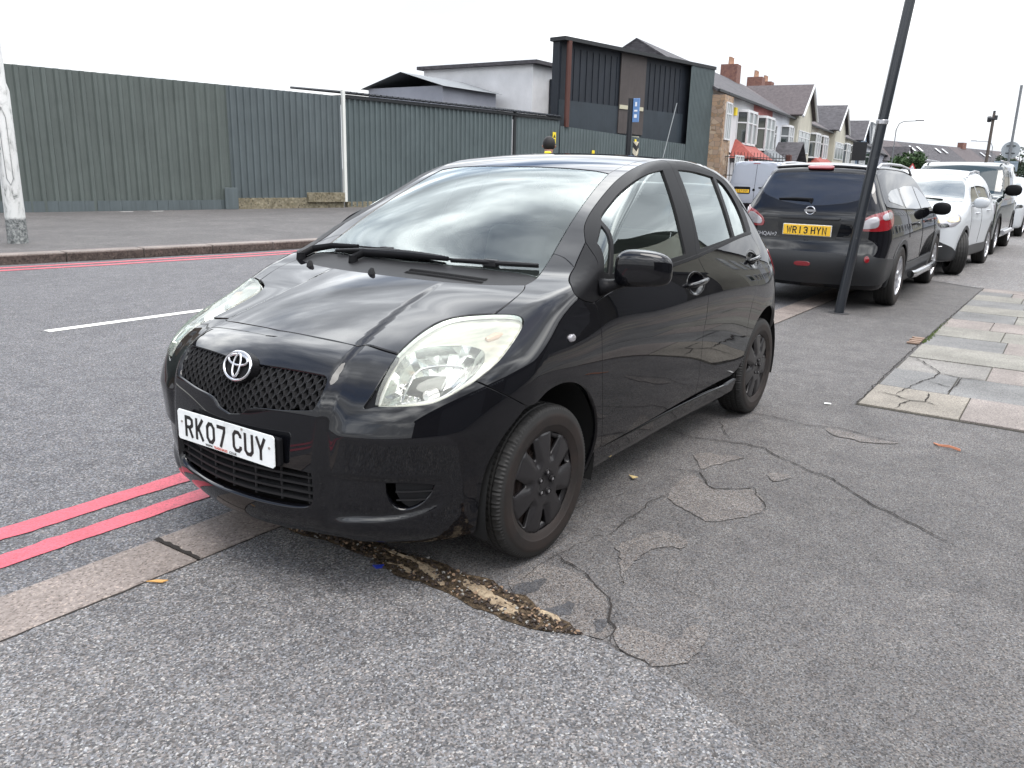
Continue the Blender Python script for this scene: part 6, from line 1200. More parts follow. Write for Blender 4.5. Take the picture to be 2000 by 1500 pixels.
def build_boxy():
    B=Boxy(); car=empty('dark_off_roader',(-17.3,.02,0),-.02,label='tall dark four wheel drive with pale reflective roof behind the white crossover',cat='car')
    body_shell(B,M_greyc,car,.1,-3.2,.44,(0,-2.885),nu=90,nv=70,zc=1.0)
    ov('windscreen',B,'T',[(-.30,0,1),(-.34,.66,1),(-.38,.74,1),(-.84,.70,1),(-.88,0,1),(-.84,-.70,1),(-.38,-.74,1),(-.34,-.66,1)],mat('blue_tinted_screen',(.02,.035,.045),.08,0,.25,0,.03,ior=1.4),car,both=False)
    side_glass(B,car,[(-.55,1.22),(-.85,1.66),(-1.45,1.70),(-1.45,1.22)],[(-1.55,1.22),(-1.55,1.70),(-2.5,1.70),(-2.5,1.22)],[(-2.62,1.22),(-2.62,1.70),(-3.5,1.70),(-3.5,1.22)])
    ov('headlight',B,'F',[(.83,.58,1.05),(.70,.86,1.05),(.64,.90,1.03),(.66,.90,.82),(.78,.80,.80),(.84,.58,.80)],M_clearlamp,car,off=.006)
    ov('grille',B,'F',[(.86,0,1.03),(.85,.50,1.03),(.86,.50,.82),(.87,0,.82),(.86,-.50,.82),(.85,-.50,1.03)],M_silver,car,both=False,off=.006)
    for ax in (0,-2.885): archtrim(B,car,ax,.44,M_satin,.05)
    mirrorpod(car,-.70,.96,1.30,M_satin,1.5)
    for s_ in (1,-1): 
        b=MB(); b.tube([(-.55,1.0*s_,.42),(-2.35,1.0*s_,.42)],.05,8); b.build('side_step',M_silver,car,smooth=True)
        b=MB(); b.box((-2.6,.72*s_-.02,1.875),(-1.0,.72*s_+.02,1.91)); b.build('roof_rail',M_silver,car,bevel=.01)
        wheel(car,0,.83*s_,.385,.25,.245,s_,(7,.2),0,n=70); wheel(car,-2.885,.83*s_,.385,.25,.245,s_,(7,.2),0,n=70)
    b=MB(); b.box((-3.6,-.7,.32),(.6,.7,.45)); b.build('underbody',M_dark,car)
build_boxy()
def build_far_car(loc,rz,label):
    B=Cross(); car=empty('white_estate_car',loc,rz,label=label,cat='car'); body_shell(B,M_white,car,.1,-2.5,.375,(0,-2.555),nu=70,nv=50)
    ov('windscreen',B,'T',[(-.08,0,1),(-.24,.64,1),(-.92,.55,1),(-1.0,0,1),(-.92,-.55,1),(-.24,-.64,1)],M_oglassL,car,both=False); side_glass(B,car,[(-.48,1.08),(-.9,1.42),(-1.28,1.50),(-1.32,1.10)],[(-1.40,1.10),(-1.36,1.50),(-2.1,1.48),(-2.3,1.14)])
    ov('grille',B,'F',[(.86,0,.66),(.80,.52,.64),(.80,.52,.42),(.86,0,.38),(.80,-.52,.42),(.80,-.52,.64)],M_satin,car,both=False,off=.006)
    ov('headlight',B,'F',[(.78,.44,.84),(.50,.74,.88),(.48,.77,.80),(.72,.58,.77)],M_oglass,car,off=.006)
    for s_ in (1,-1): wheel(car,0,.775*s_,.335,.22,.21,s_,(5,.24),0,n=50); wheel(car,-2.555,.775*s_,.335,.22,.21,s_,(5,.24),0,n=50)
    b=MB(); b.box((-3.1,-.6,.2),(.6,.6,.36)); b.build('underbody',M_dark,car)
build_far_car((-24.9,.20,0),-.02,'white car facing us behind the tall dark four wheel drive at the right edge'); build_far_car((-32.3,.95,0),-.02,'farthest white car of the parked row, mostly hidden at the right edge')
def build_van():
    B=Vanb(); car=empty('silver_van',(-29.95,-7.25,0),math.pi+.03,label='silver grey panel van with two rear doors parked across the road before the terrace',cat='van')
    body_shell(B,M_vsil,car,.1,-3.1,.38,(0,-3.0),nu=100,nv=70,zc=1.0)
    seams(B,car,[[(-.5,1.2),(-.5,.5)],[(-1.6,1.6),(-1.6,.5)]])
    b=MB(); z=np.linspace(.48,1.86,14); p=B.lift('B',np.array([(-.02,a) for a in z])); b.tube(p,.007,4,cap=False); b.build('rear_door_gap',M_dark,car)
    for s_ in (1,-1): ov('door_pressing',B,'B',[(-3.7,(.08*s_),1.72),(-3.7,.70*s_,1.70),(-3.7,.74*s_,1.20),(-3.7,.08*s_,1.18)],M_vsil,car,both=False,off=-.0 if False else .006,rim=.008)
    ov('handle_recess',B,'B',[(-3.7,-.14,1.10),(-3.7,-.36,1.10),(-3.7,-.36,1.05),(-3.7,-.14,1.05)],M_dark,car,both=False,off=.005); ov('plate_recess',B,'B',[(-3.7,.12,1.10),(-3.7,.70,1.10),(-3.7,.70,.86),(-3.7,.12,.86)],M_satin,car,both=False,off=.003)
    b=MB(); b.box((-3.795,.15,.90),(-3.775,.67,1.01)); o=b.build('number_plate',M_yplate,car); plate_text('EE67 CWY',o,lambda u,v:(-3.797,.41-u,.955+v),M_ink)
    ov('rear_bumper',B,'R',[(-3.78,0,.55),(-3.75,.6,.55),(-3.65,.90,.55),(-3.45,.92,.55),(-3.45,.92,.33),(-3.65,.88,.33),(-3.75,0,.33),(-3.65,-.88,.33),(-3.45,-.92,.33),(-3.45,-.92,.55),(-3.65,-.90,.55),(-3.75,-.6,.55)],M_satin,car,both=False,off=.03,rim=.04)
    ov('rear_light',B,'R',[(-3.74,.82,1.05),(-3.62,.91,1.05),(-3.64,.92,.62),(-3.76,.84,.62)],M_redlens,car,off=.008); ov('high_brake_light',B,'B',[(-3.66,.14,1.90),(-3.66,-.14,1.90),(-3.66,-.14,1.875),(-3.66,.14,1.875)],M_redlens,car,both=False,off=.006)
    ov('windscreen',B,'T',[(-.02,0,1),(-.1,.6,1),(-.85,.6,1),(-.85,-.6,1),(-.1,-.6,1)],M_oglass,car,both=False); ov('cab_window',B,'X',YP((-.55,1.22),(-.9,1.65),(-1.5,1.70),(-1.5,1.22)),M_oglass,car)
    for s_ in (1,-1): wheel(car,0,.80*s_,.33,.2,.2,s_,(5,.3),0,n=50); wheel(car,-3.0,.80*s_,.33,.2,.2,s_,(5,.3),0,n=50)
    b=MB(); b.box((-3.6,-.7,.28),(.6,.7,.45)); b.build('underbody',M_dark,car)
build_van()
# ------------------------------------------------------------------ walking man beyond the hatchback
def skin(name,J,E_,m,parent,lv=2):
    me=bpy.data.meshes.new(name); me.from_pydata([j[0] for j in J],E_,[]); o=bpy.data.objects.new(name,me); link(o,parent); me.materials.append(m)
    o.modifiers.new('s','SKIN'); me.skin_vertices[0].data[0].use_root=True
    for j,v in zip(J,me.skin_vertices[0].data): v.radius=(j[1],j[2] if len(j)>2 else j[1])
    s=o.modifiers.new('u','SUBSURF'); s.levels=s.render_levels=lv; dg=bpy.context.evaluated_depsgraph_get(); me2=bpy.data.meshes.new_from_object(o.evaluated_get(dg)); o.modifiers.clear(); o.data=me2; me2.name=name
    for p in me2.polygons: p.use_smooth=True
    return o
M_skin=mat('skin',(.30,.16,.11),.6); M_coat=mat('dark_jacket',(.018,.022,.024),.85); M_hair=mat('black_hair',(.006,.005,.005),.7)
man=empty('person',(-8.30,-4.42,-.016),math.radians(200),label='man with short black hair and dark jacket with yellow collar patch walking away',cat='person'); man.scale=(1.08,1.08,1.08)
J=[((0,0,.97),.13,.10),((0,0,1.2),.14,.10),((.02,0,1.45),.15,.10),((.03,0,1.55),.075),((.07,0,1.60),.055),((.10,0,1.67),.082,.09),((.10,0,1.755),.078,.085),
((.01,.17,1.51),.075),((-.06,.23,1.20),.048),((.06,.24,.98),.036),((.08,.24,.90),.022,.045),((.01,-.17,1.51),.075),((.10,-.23,1.22),.048),((.24,-.22,1.02),.036),((.27,-.22,.94),.022,.045),
((.02,.09,.90),.095),((.14,.10,.50),.065),((.06,.10,.09),.042),((.20,.10,.03),.035),((-.02,-.09,.90),.095),((-.06,-.10,.50),.065),((-.26,-.10,.14),.042),((-.18,-.10,.03),.035)]
E_=[(0,1),(1,2),(2,3),(3,4),(4,5),(5,6),(2,7),(7,8),(8,9),(9,10),(2,11),(11,12),(12,13),(13,14),(0,15),(15,16),(16,17),(17,18),(0,19),(19,20),(20,21),(21,22)]
bd_=skin('body',J,E_,M_skin,man); 
jk=[j for j in J[:4]]+[J[7],J[8],J[9],J[11],J[12],J[13]]; jk=[(p[0],p[1]+.02,(p[2] if len(p)>2 else p[1])+.025) for p in jk]
skin('jacket',jk,[(0,1),(1,2),(2,3),(2,4),(4,5),(5,6),(2,7),(7,8),(8,9)],M_coat,man)
tr_=[J[0]]+J[15:18]+J[19:22]; tr_=[(p[0],p[1]+.014,(p[2] if len(p)>2 else p[1])+.014) for p in tr_]; skin('trousers',tr_,[(0,1),(1,2),(2,3),(0,4),(4,5),(5,6)],mat('dark_trousers',(.015,.016,.022),.9),man)
b=MB(); V=[];nu,nv=20,12
for i in range(nu):
    a=2*math.pi*i/nu
    for j in range(nv+1):
        t=math.pi/2-(math.pi*.86)*j/nv; k_=.098 if math.cos(a)<.35 else .09; zc_=max(math.sin(t),-.85 if math.cos(a)<.2 else .12); V.append((.088+k_*math.cos(t)*math.cos(a),.088*math.cos(t)*math.sin(a),1.715+.105*zc_))
b.add(V,[(i*(nv+1)+j,((i+1)%nu)*(nv+1)+j,((i+1)%nu)*(nv+1)+j+1,i*(nv+1)+j+1)[::-1] for i in range(nu) for j in range(nv)]); b.build('hair',M_hair,man,smooth=True,angle=3)
for s_ in (1,-1): b=MB(); b.tube([(.095,.078*s_,1.66),(.09,.092*s_,1.69),(.095,.080*s_,1.71)],[.008,.014,.008],8); b.build('ear',M_skin,man,smooth=True)
b=MB(); b.tube([(.18,0,1.70),(.205,0,1.672),(.18,0,1.66)],[.008,.014,.008],8); b.build('nose',M_skin,man,smooth=True)
for s_ in (1,-1): b=MB(); b.tube([(.165,.03*s_,1.70),(.178,.03*s_,1.70)],[.013,.008],8); b.build('eye',mat('eye_white',(.5,.5,.5),.3),man,smooth=True)
b=MB(); b.tube([(.170,-.025,1.632),(.180,0,1.630),(.170,.025,1.632)],.006,6); b.build('mouth',mat('lips',(.28,.10,.09),.6),man,smooth=True)
b=MB(); b.box((-.155,-.075,1.46),(-.085,.015,1.61)); b.build('yellow_patch',mat('hi_vis_yellow',(.75,.62,.02),.6),man,bevel=.015)
for s_,x,z in ((1,.09,.86),(-1,.285,.90)):
    for k_ in range(4): b=MB(); x0=x-.02+.012*k_; b.tube([(x0,.24*s_,z+.0),(x0+.012,.245*s_,z-.045),(x0+.022,.235*s_,z-.075+.006*abs(k_-1))],[.009,.008,.006],6); b.build('finger',M_skin,man,smooth=True)
    b=MB(); b.tube([(x,.22*s_,z+.03),(x+.04,.215*s_,z),(x+.05,.215*s_,z-.03)],[.011,.009,.007],6); b.build('thumb',M_skin,man,smooth=True)
# ------------------------------------------------------------------ terrace houses along the far side
H0=Vector((-43.69,-14.5,0)); HU=Vector((-.9946,-.1037,0)); HN=Vector((-.1037,.9946,0))
HP=lambda s,o,z:H0+HU*s+HN*o+Vector((0,0,z))
M_tile=mat('roof_tile_dark',(.06,.06,.065),.8,0,.3,build=lambda m,nt,b:(nt.links.new(mixc(nt,1.,ramp(noise(nt,T_(nt),3,5,.7),[(.3,(.040,.038,.042)),(.7,(.085,.08,.088))],nt),ramp(noise(nt,T_(nt,sc=(1,1,8)),2.5,2,.5),[(.4,(.8,.8,.8)),(.6,(1.15,1.15,1.15))],nt),'MULTIPLY'),b.inputs['Base Color'])))
M_tileb=mat('roof_tile_brown',(.08,.07,.07),.8,0,.3,build=lambda m,nt,b:nt.links.new(ramp(noise(nt,T_(nt),4,6,.75),[(.3,(.055,.046,.05)),(.7,(.115,.098,.10))],nt),b.inputs['Base Color']))
M_upvc=mat('white_window_frame',(.58,.59,.60),.5); M_wg=mat('house_glass',(.03,.04,.04),.04,0,1.,1.,.02,ior=1.9); M_net=mat('net_curtain',(.17,.20,.20),.3,0,.5,.6,.05)
def render_mat(nm,c): return mat(nm,c,.85,0,.2,build=lambda m,nt,b:nt.links.new(mixc(nt,1.,ramp(noise(nt,T_(nt),.8,6,.65),[(.3,tuple(x*.86 for x in c)),(.7,tuple(min(.85,x*1.08) for x in c))],nt),(1,1,1),'MULTIPLY'),b.inputs['Base Color']))
M_brickp=mat('chimney_brick',(.17,.085,.065),.9,build=lambda m,nt,b:nt.links.new(ramp(noise(nt,T_(nt),6,5,.7),[(.3,(.10,.05,.045)),(.7,(.24,.12,.09))],nt),b.inputs['Base Color'])); M_pot=mat('clay_pot',(.42,.25,.17),.8)
M_redtile=mat('red_porch_tile',(.27,.06,.045),.8,build=lambda m,nt,b:nt.links.new(ramp(noise(nt,T_(nt),5,5,.7),[(.3,(.18,.04,.035)),(.7,(.36,.09,.07))],nt),b.inputs['Base Color'])); M_slate=mat('grey_porch_slate',(.13,.14,.15),.7)
def stoneclad(m,nt,b):
    v=voro(nt,T_(nt,sc=(1,1,1.6)),3.2); s=nt.nodes.new('ShaderNodeSeparateColor'); nt.links.new(v,s.inputs[0]); e=voro(nt,T_(nt,sc=(1,1,1.6)),3.2,'DISTANCE_TO_EDGE','Distance')
    g=ramp(s.outputs[0],[(0,(.22,.14,.09)),(.4,(.36,.24,.15)),(.7,(.30,.22,.17)),(1,(.46,.36,.26))],nt); nt.links.new(mixc(nt,ramp(e,[(.02,(1,1,1)),(.06,(0,0,0))],nt),g,(.20,.16,.12)),b.inputs['Base Color'])
M_stonec=mat('stone_cladding',(.3,.2,.15),.9,build=stoneclad)
def house(label,s0,s1,wallm,eave=5.72,ridge=8.3,roofm=None,bays=(),slits=(),porch=None,gable=None,chim=None,cat='house',dormer=False,bigbay=False,depth=8.5,end=None):
    root=empty('terraced_house',tuple(HP(s0,0,0)),0,label=label,cat=cat); inv=Vector(root.location); P=lambda s,o,z:HP(s,o,z)-inv; roofm=roofm or M_tile
    def bx(name,a,b_,o0,o1,z0,z1,m,par=None,bev=0):
        q=MB(); q.prism([P(a,o0,z0),P(a,o1,z0),P(b_,o1,z0),P(b_,o0,z0)],(0,0,z1-z0)); return q.build(name,m,par or root,bevel=bev)
    bx('wall',s0+.01,s1-.01,-depth,0,0,eave,wallm)
    # pitched roof parallel to the road
    q=MB(); e=.35; A_=[P(s0,e,eave-.05),P(s1,e,eave-.05),P(s1,-4.2,ridge),P(s0,-4.2,ridge)]; B_=[P(s0,-4.2,ridge),P(s1,-4.2,ridge),P(s1,-depth-.3,eave),P(s0,-depth-.3,eave)]; q.add(A_,[(0,1,2,3)]); q.add(B_,[(0,1,2,3)]); q.add([P(s0,0,eave-.01),P(s0,-4.2,ridge-.05),P(s0,-depth,eave-.01),P(s1,0,eave-.01),P(s1,-4.2,ridge-.05),P(s1,-depth,eave-.01)],[(0,1,2),(5,4,3)])
    rf=q.build('roof',roofm,root); sm=rf.modifiers.new('t','SOLIDIFY'); sm.thickness=.12; sm.offset=-1
    bx('gutter',s0,s1,.30,.42,eave-.14,eave-.02,M_gut)
    def window(a,b_,z0,z1,out=.0,glass=M_wg,nl=2,tr=.32):
        f=MB(); w_=.07; o1=out+.07
        for (u0,u1,v0,v1) in ((a,b_,z0,z0+w_),(a,b_,z1-w_,z1),(a,a+w_,z0+w_,z1-w_),(b_-w_,b_,z0+w_,z1-w_)): f.prism([P(u0,out+.005,v0),P(u0,o1,v0),P(u1,o1,v0),P(u1,out+.005,v0)],(0,0,v1-v0))
        for k_ in range(1,nl): u=a+(b_-a)*k_/nl; f.prism([P(u-.035,out+.005,z0+w_),P(u-.035,o1-.004,z0+w_),P(u+.035,o1-.004,z0+w_),P(u+.035,out+.005,z0+w_)],(0,0,z1-z0-2*w_))
        zt=z1-(z1-z0)*tr; f.prism([P(a+w_,out+.006,zt),P(a+w_,o1-.006,zt),P(b_-w_,o1-.006,zt),P(b_-w_,out+.006,zt)],(0,0,.06)); fo=f.build('window',M_upvc,root)
        g=MB(); g.poly([P(a+w_*.5,out+.03,z0+w_*.5),P(b_-w_*.5,out+.03,z0+w_*.5),P(b_-w_*.5,out+.03,z1-w_*.5),P(a+w_*.5,out+.03,z1-w_*.5)][::-1]); g.build('pane',glass,fo)
    def bay(a,b_,z0,z1,out=.55,sol=True):
        f=MB(); i=.35; top=[P(a,0,z0),P(a+i,out,z0),P(b_-i,out,z0),P(b_,0,z0)]; f.prism(top,(0,0,.12)); f.prism([p+Vector((0,0,z1-z0)) for p in top],(0,0,.14)); 
        for k_ in (0,1,2,3):
            p=top[k_]; f.prism([p+Vector((-.05,-.05,.12)),p+Vector((.05,-.05,.12)),p+Vector((.05,.05,.12)),p+Vector((-.05,.05,.12))],(0,0,z1-z0-.12))
        m_=(top[1]+top[2])/2; f.prism([m_+Vector((-.04,-.04,.12)),m_+Vector((.04,-.04,.12)),m_+Vector((.04,.04,.12)),m_+Vector((-.04,.04,.12))],(0,0,z1-z0-.12)); zt=(z1-z0)*.66
        f.prism([p+Vector((0,0,zt)) for p in top],(0,0,.07)); fo=f.build('bay_window',M_upvc,root)
        g=MB(); ins=[P(a+.06,0,z0+.12),P(a+i+.02,out-.05,z0+.12),P(b_-i-.02,out-.05,z0+.12),P(b_-.06,0,z0+.12)]
        for k_,mi in ((0,1),(1,0),(2,0)): g.add([ins[k_],ins[k_+1],ins[k_+1]+Vector((0,0,z1-z0-.14)),ins[k_]+Vector((0,0,z1-z0-.14))],[(0,1,2,3)],mi)
        g.build('pane',[M_net,M_wg],fo)
        bx('bay_corbel',a+.3,b_-.3,0,.35,z0-.35,z0,M_gut if sol else wallm)
    for a,b_,z0,z1 in bays: bay(s0+a,s0+b_,z0,z1)
    for a,b_,z0,z1 in slits: window(s0+a,s0+b_,z0,z1,nl=1)
    if porch:
        a,b_,pm,kind=porch; a+=s0;b_+=s0; z0=2.45; z1=3.55; o1=1.5; q=MB(); c=(a+b_)/2; h=.8 if kind=='hip' else 0
        if kind=='gable': q.add([P(a-.2,0,z0),P(a-.2,o1+.2,z0),P(c,0,z1+.3),P(c,o1+.2,z1+.3),P(b_+.2,0,z0),P(b_+.2,o1+.2,z0)],[(0,1,3,2),(2,3,5,4)])
        else: q.add([P(a-.2,0,z0),P(a-.2,o1,z0),P(b_+.2,o1,z0),P(b_+.2,0,z0),P(a+h,0,z1),P(b_-h,0,z1)],[(0,1,4),(1,2,5,4),(2,3,5),(0,3,2,1)])
        po=q.build('porch_roof',pm,root); sm=po.modifiers.new('t','SOLIDIFY'); sm.thickness=.09; sm.offset=-1
        bx('porch_wall',a,b_,0,1.2,0,2.2,wallm)
        for k_ in range(2):
            w0=a+.15+k_*(b_-a)/2; window(w0,w0+(b_-a)/2-.3,.9,2.15,1.2,M_net,2)
    if gable:
        a,b_,gz=gable; a+=s0;b_+=s0; c=(a+b_)/2; out=.55
        bx('gable_bay_wall',a,b_,0,out,0,eave+.25,wallm); q=MB(); q.add([P(a,out,eave+.25),P(b_,out,eave+.25),P(c,out,gz),P(a,out-.2,eave+.25),P(b_,out-.2,eave+.25),P(c,out-.2,gz)],[(0,1,2)[::-1],(3,4,5)]); q.build('gable_wall',wallm,root)
        q=MB(); zz=eave+.15; q.add([P(a-.3,out+.35,zz),P(c,out+.35,gz+.15),P(c,-5,gz+.15),P(a-.3,-5,zz)],[(0,1,2,3)]); q.add([P(b_+.3,out+.35,zz),P(c,out+.35,gz+.15),P(c,-5,gz+.15),P(b_+.3,-5,zz)],[(3,2,1,0)]); g=q.build('gable_roof',roofm,root); sm=g.modifiers.new('t','SOLIDIFY'); sm.thickness=.12; sm.offset=0
        q=MB(); 
        for p0,p1 in ((P(a-.3,out+.36,zz-.08),P(c,out+.36,gz+.08)),(P(b_+.3,out+.36,zz-.08),P(c,out+.36,gz+.08))): q.tube([p0,p1],.10,6)
        q.build('barge_board',M_upvc,root); bay(a+.5,b_-.5,3.2,4.9,.5)if False else window(a+.6,b_-.6,3.3,4.9,out,M_net,3)
        window(a+.6,b_-.6,.9,2.3,out,M_wg,3)
    if chim:
        c=s0+chim; ch=bx('chimney',c-.3,c+.9,-4.9,-3.7,ridge-.6,ridge+1.0,M_brickp)
        for k_ in range(4): q=MB(); p=P(c-.18+k_*.28,-4.3+.0,ridge+1.0); q.tube([p,p+Vector((0,0,.45)),p+Vector((0,0,.5))],[.11,.095,.12],8); q.build('chimney_pot',M_pot,ch,smooth=True)
    if dormer:
        bx('dormer',s0+1,s1-3,-3.8,-.6,eave+.5,ridge-.1,M_slate); window(s0+2,s0+5,eave+1.0,ridge-.5,-.6)
    if bigbay:
        bx('bay_wall',s0+bigbay[0],s0+bigbay[1],0,.7,0,eave-.3,M_stonec); window(s0+bigbay[0]+.3,s0+bigbay[1]-.3,3.25,5.1,.7,M_net,3); 
        bx('conservatory_base',s0,s1,.7,1.45,0,.7,wallm)
        for k_ in range(2): window(s0+.05+k_*.9,s0+.9+k_*.9,.7,2.5,1.45,M_net,2)
    return root
W_=render_mat
house('stone clad house with large white bay behind the iron railings',-4.6,-2.75,W_('render_white',(.62,.62,.63)),bigbay=(.05,1.75),roofm=M_tile)
house('white rendered house with yellow alarm box and red hipped porch roof',-2.7,5.0,W_('render_white',(.62,.62,.63)),bays=((3.8,6.9,3.2,5.0),),slits=((1.1,1.9,3.4,5.1),),porch=(3.0,7.3,M_redtile,'hip'),chim=None)
house('pink rendered house with white bay and grey hipped porch roof',5.05,10.65,W_('render_pink',(.42,.17,.16)),bays=((1.0,4.3,3.05,5.0),),porch=(1.3,5.3,M_slate,'hip'))
house('white rendered house with tall narrow windows and dark gabled porch',10.7,16.7,W_('render_white2',(.60,.62,.66)),bays=((3.2,5.4,3.0,4.9),),slits=((.9,1.7,3.0,4.9),),porch=(.6,5.0,M_tile,'gable'),chim=4.5)
house('beige gabled house with white bay between the white and brown houses',16.75,25.1,W_('render_beige',(.46,.44,.37)),gable=(.4,6.4,8.1),roofm=M_tileb,porch=None,chim=6.8)
house('beige house with two white bays and red hipped porch roofs',25.15,35.5,W_('render_beige2',(.44,.41,.35)),bays=((.8,3.8,3.1,5.0),(5.0,8.2,3.1,5.0)),slits=((9.0,9.7,3.1,5.),),porch=(1.0,9.5,M_redtile,'hip'),roofm=M_tileb,chim=2.)
house('beige gabled house behind the estate sign board',35.55,45.3,W_('render_beige',(.46,.44,.37)),gable=(1.5,8.8,8.2),roofm=M_tile)
house('cream house with two bays just before the blue house',45.35,56.4,W_('render_cream',(.52,.49,.40)),bays=((1.0,4.5,3.0,5.0),(6,9.5,3.0,5.)),roofm=M_tileb,chim=8.)
house('blue grey house with small gable in the middle of the terrace',56.45,65.6,W_('render_blue',(.17,.22,.29)),gable=(2,8.5,8.1),roofm=M_tile)
house('light grey house with a white gable at the end of the near terrace',65.65,78,W_('render_grey',(.40,.42,.46)),bays=((5,9,3.,5.),),roofm=M_tile,chim=6)
house('grey end house with dormer and plain grey gable wall',80,103,W_('render_grey2',(.28,.29,.33)),eave=5.4,ridge=9.4,dormer=True,roofm=M_tile,depth=9)
# yellow alarm box, drainpipe, estate board, railings
b=MB(); c=HP(.35,.06,4.95); b.box((c.x-.16,c.y-.05,c.z-.22),(c.x+.16,c.y+.08,c.z+.22)); tag(b.build('alarm_box',M_yel,bevel=.03),label='small yellow alarm box on the first white house wall',cat='alarm box')
b=MB(); b.tube([HP(-2.72,.15,5.5),HP(-2.72,.15,3.0),HP(-2.2,.6,2.6)],.06,8); tag(b.build('drainpipe',M_gut,smooth=True),label='black drainpipe between the stone clad house and white house',cat='drainpipe')
b=MB(); 
c0=HP(33.5,3.2,0); b.tube([c0,c0+Vector((0,0,4.6))],.05,8); b.box((c0.x-.05,c0.y-.6,3.1),(c0.x+.05,c0.y+.6,4.7)); tag(b.build('sign_board',M_gut),label='black sale board on a post in front of the beige gabled house',cat='sign board')
rr=empty('iron_railing',tuple(FP(32.6,.1,.1)),0,label='black iron railings with a red brown square post before the stone clad house',cat='railing'); inv=Vector(rr.location); b=MB(); c1=FP(32.6,.1,.1); c2=Vector((-44.2,-11.3,.1)); d=c2-c1; n=24
for z in (.25,1.4,2.35): b.tube([c1-inv+Vector((0,0,z)),c2-inv+Vector((0,0,z))],.025,6)
for i in range(n+1): p=c1+d*i/n-inv; b.tube([p,p+Vector((0,0,2.6))],.014,5)
b.build('bars',mat('iron_black',(.012,.012,.012),.5),rr); b=MB(); p=c2-inv; b.box((p.x-.14,p.y-.14,0),(p.x+.14,p.y+.14,2.55)); b.build('post',M_brown,rr,bevel=.02)
# pale building behind the sheds
w0=Vector((-37.2,-23.2,0)); rt=empty('pale_rendered_building',tuple(w0),0,label='pale rendered building with grey roof rising behind the black lean-to roof',cat='building')
b=MB(); b.prism([(-8,-7,0),(1.4,-7,0),(1.4,.5,0),(-8,.5,0)],(0,0,6.9)); b.build('wall',W_('render_white',(.62,.62,.63)),rt)
b=MB(); b.prism([(-8.3,-7.3,6.9),(1.7,-7.3,6.9),(1.7,.9,6.9),(-8.3,.9,6.9)],(0,0,.18)); b.build('roof',M_tile,rt); b=MB(); b.tube([(.2,.62,4.2),(.2,.9,4.3),(.2,.95,4.9)],.05,6); b.build('vent_pipe',M_gut,rt,smooth=True)
rt=empty('low_grey_roofed_outbuilding',(-36.5,-26.5,0),0,label='low grey roofed outbuilding just visible left of the pale building',cat='building'); b=MB(); b.prism([(1.5,-3,0),(6,-3,0),(6,2,0),(1.5,2,0)],(0,0,5.4)); b.build('wall',W_('render_grey2',(.28,.29,.33)),rt); b=MB(); b.add([(1.2,2.3,5.35),(6.3,2.3,5.35),(6.3,-.5,6.1),(1.2,-.5,6.1),(1.2,-3.3,5.35),(6.3,-3.3,5.35)],[(0,1,2,3),(3,2,5,4)]); b.build('roof',M_slate,rt)
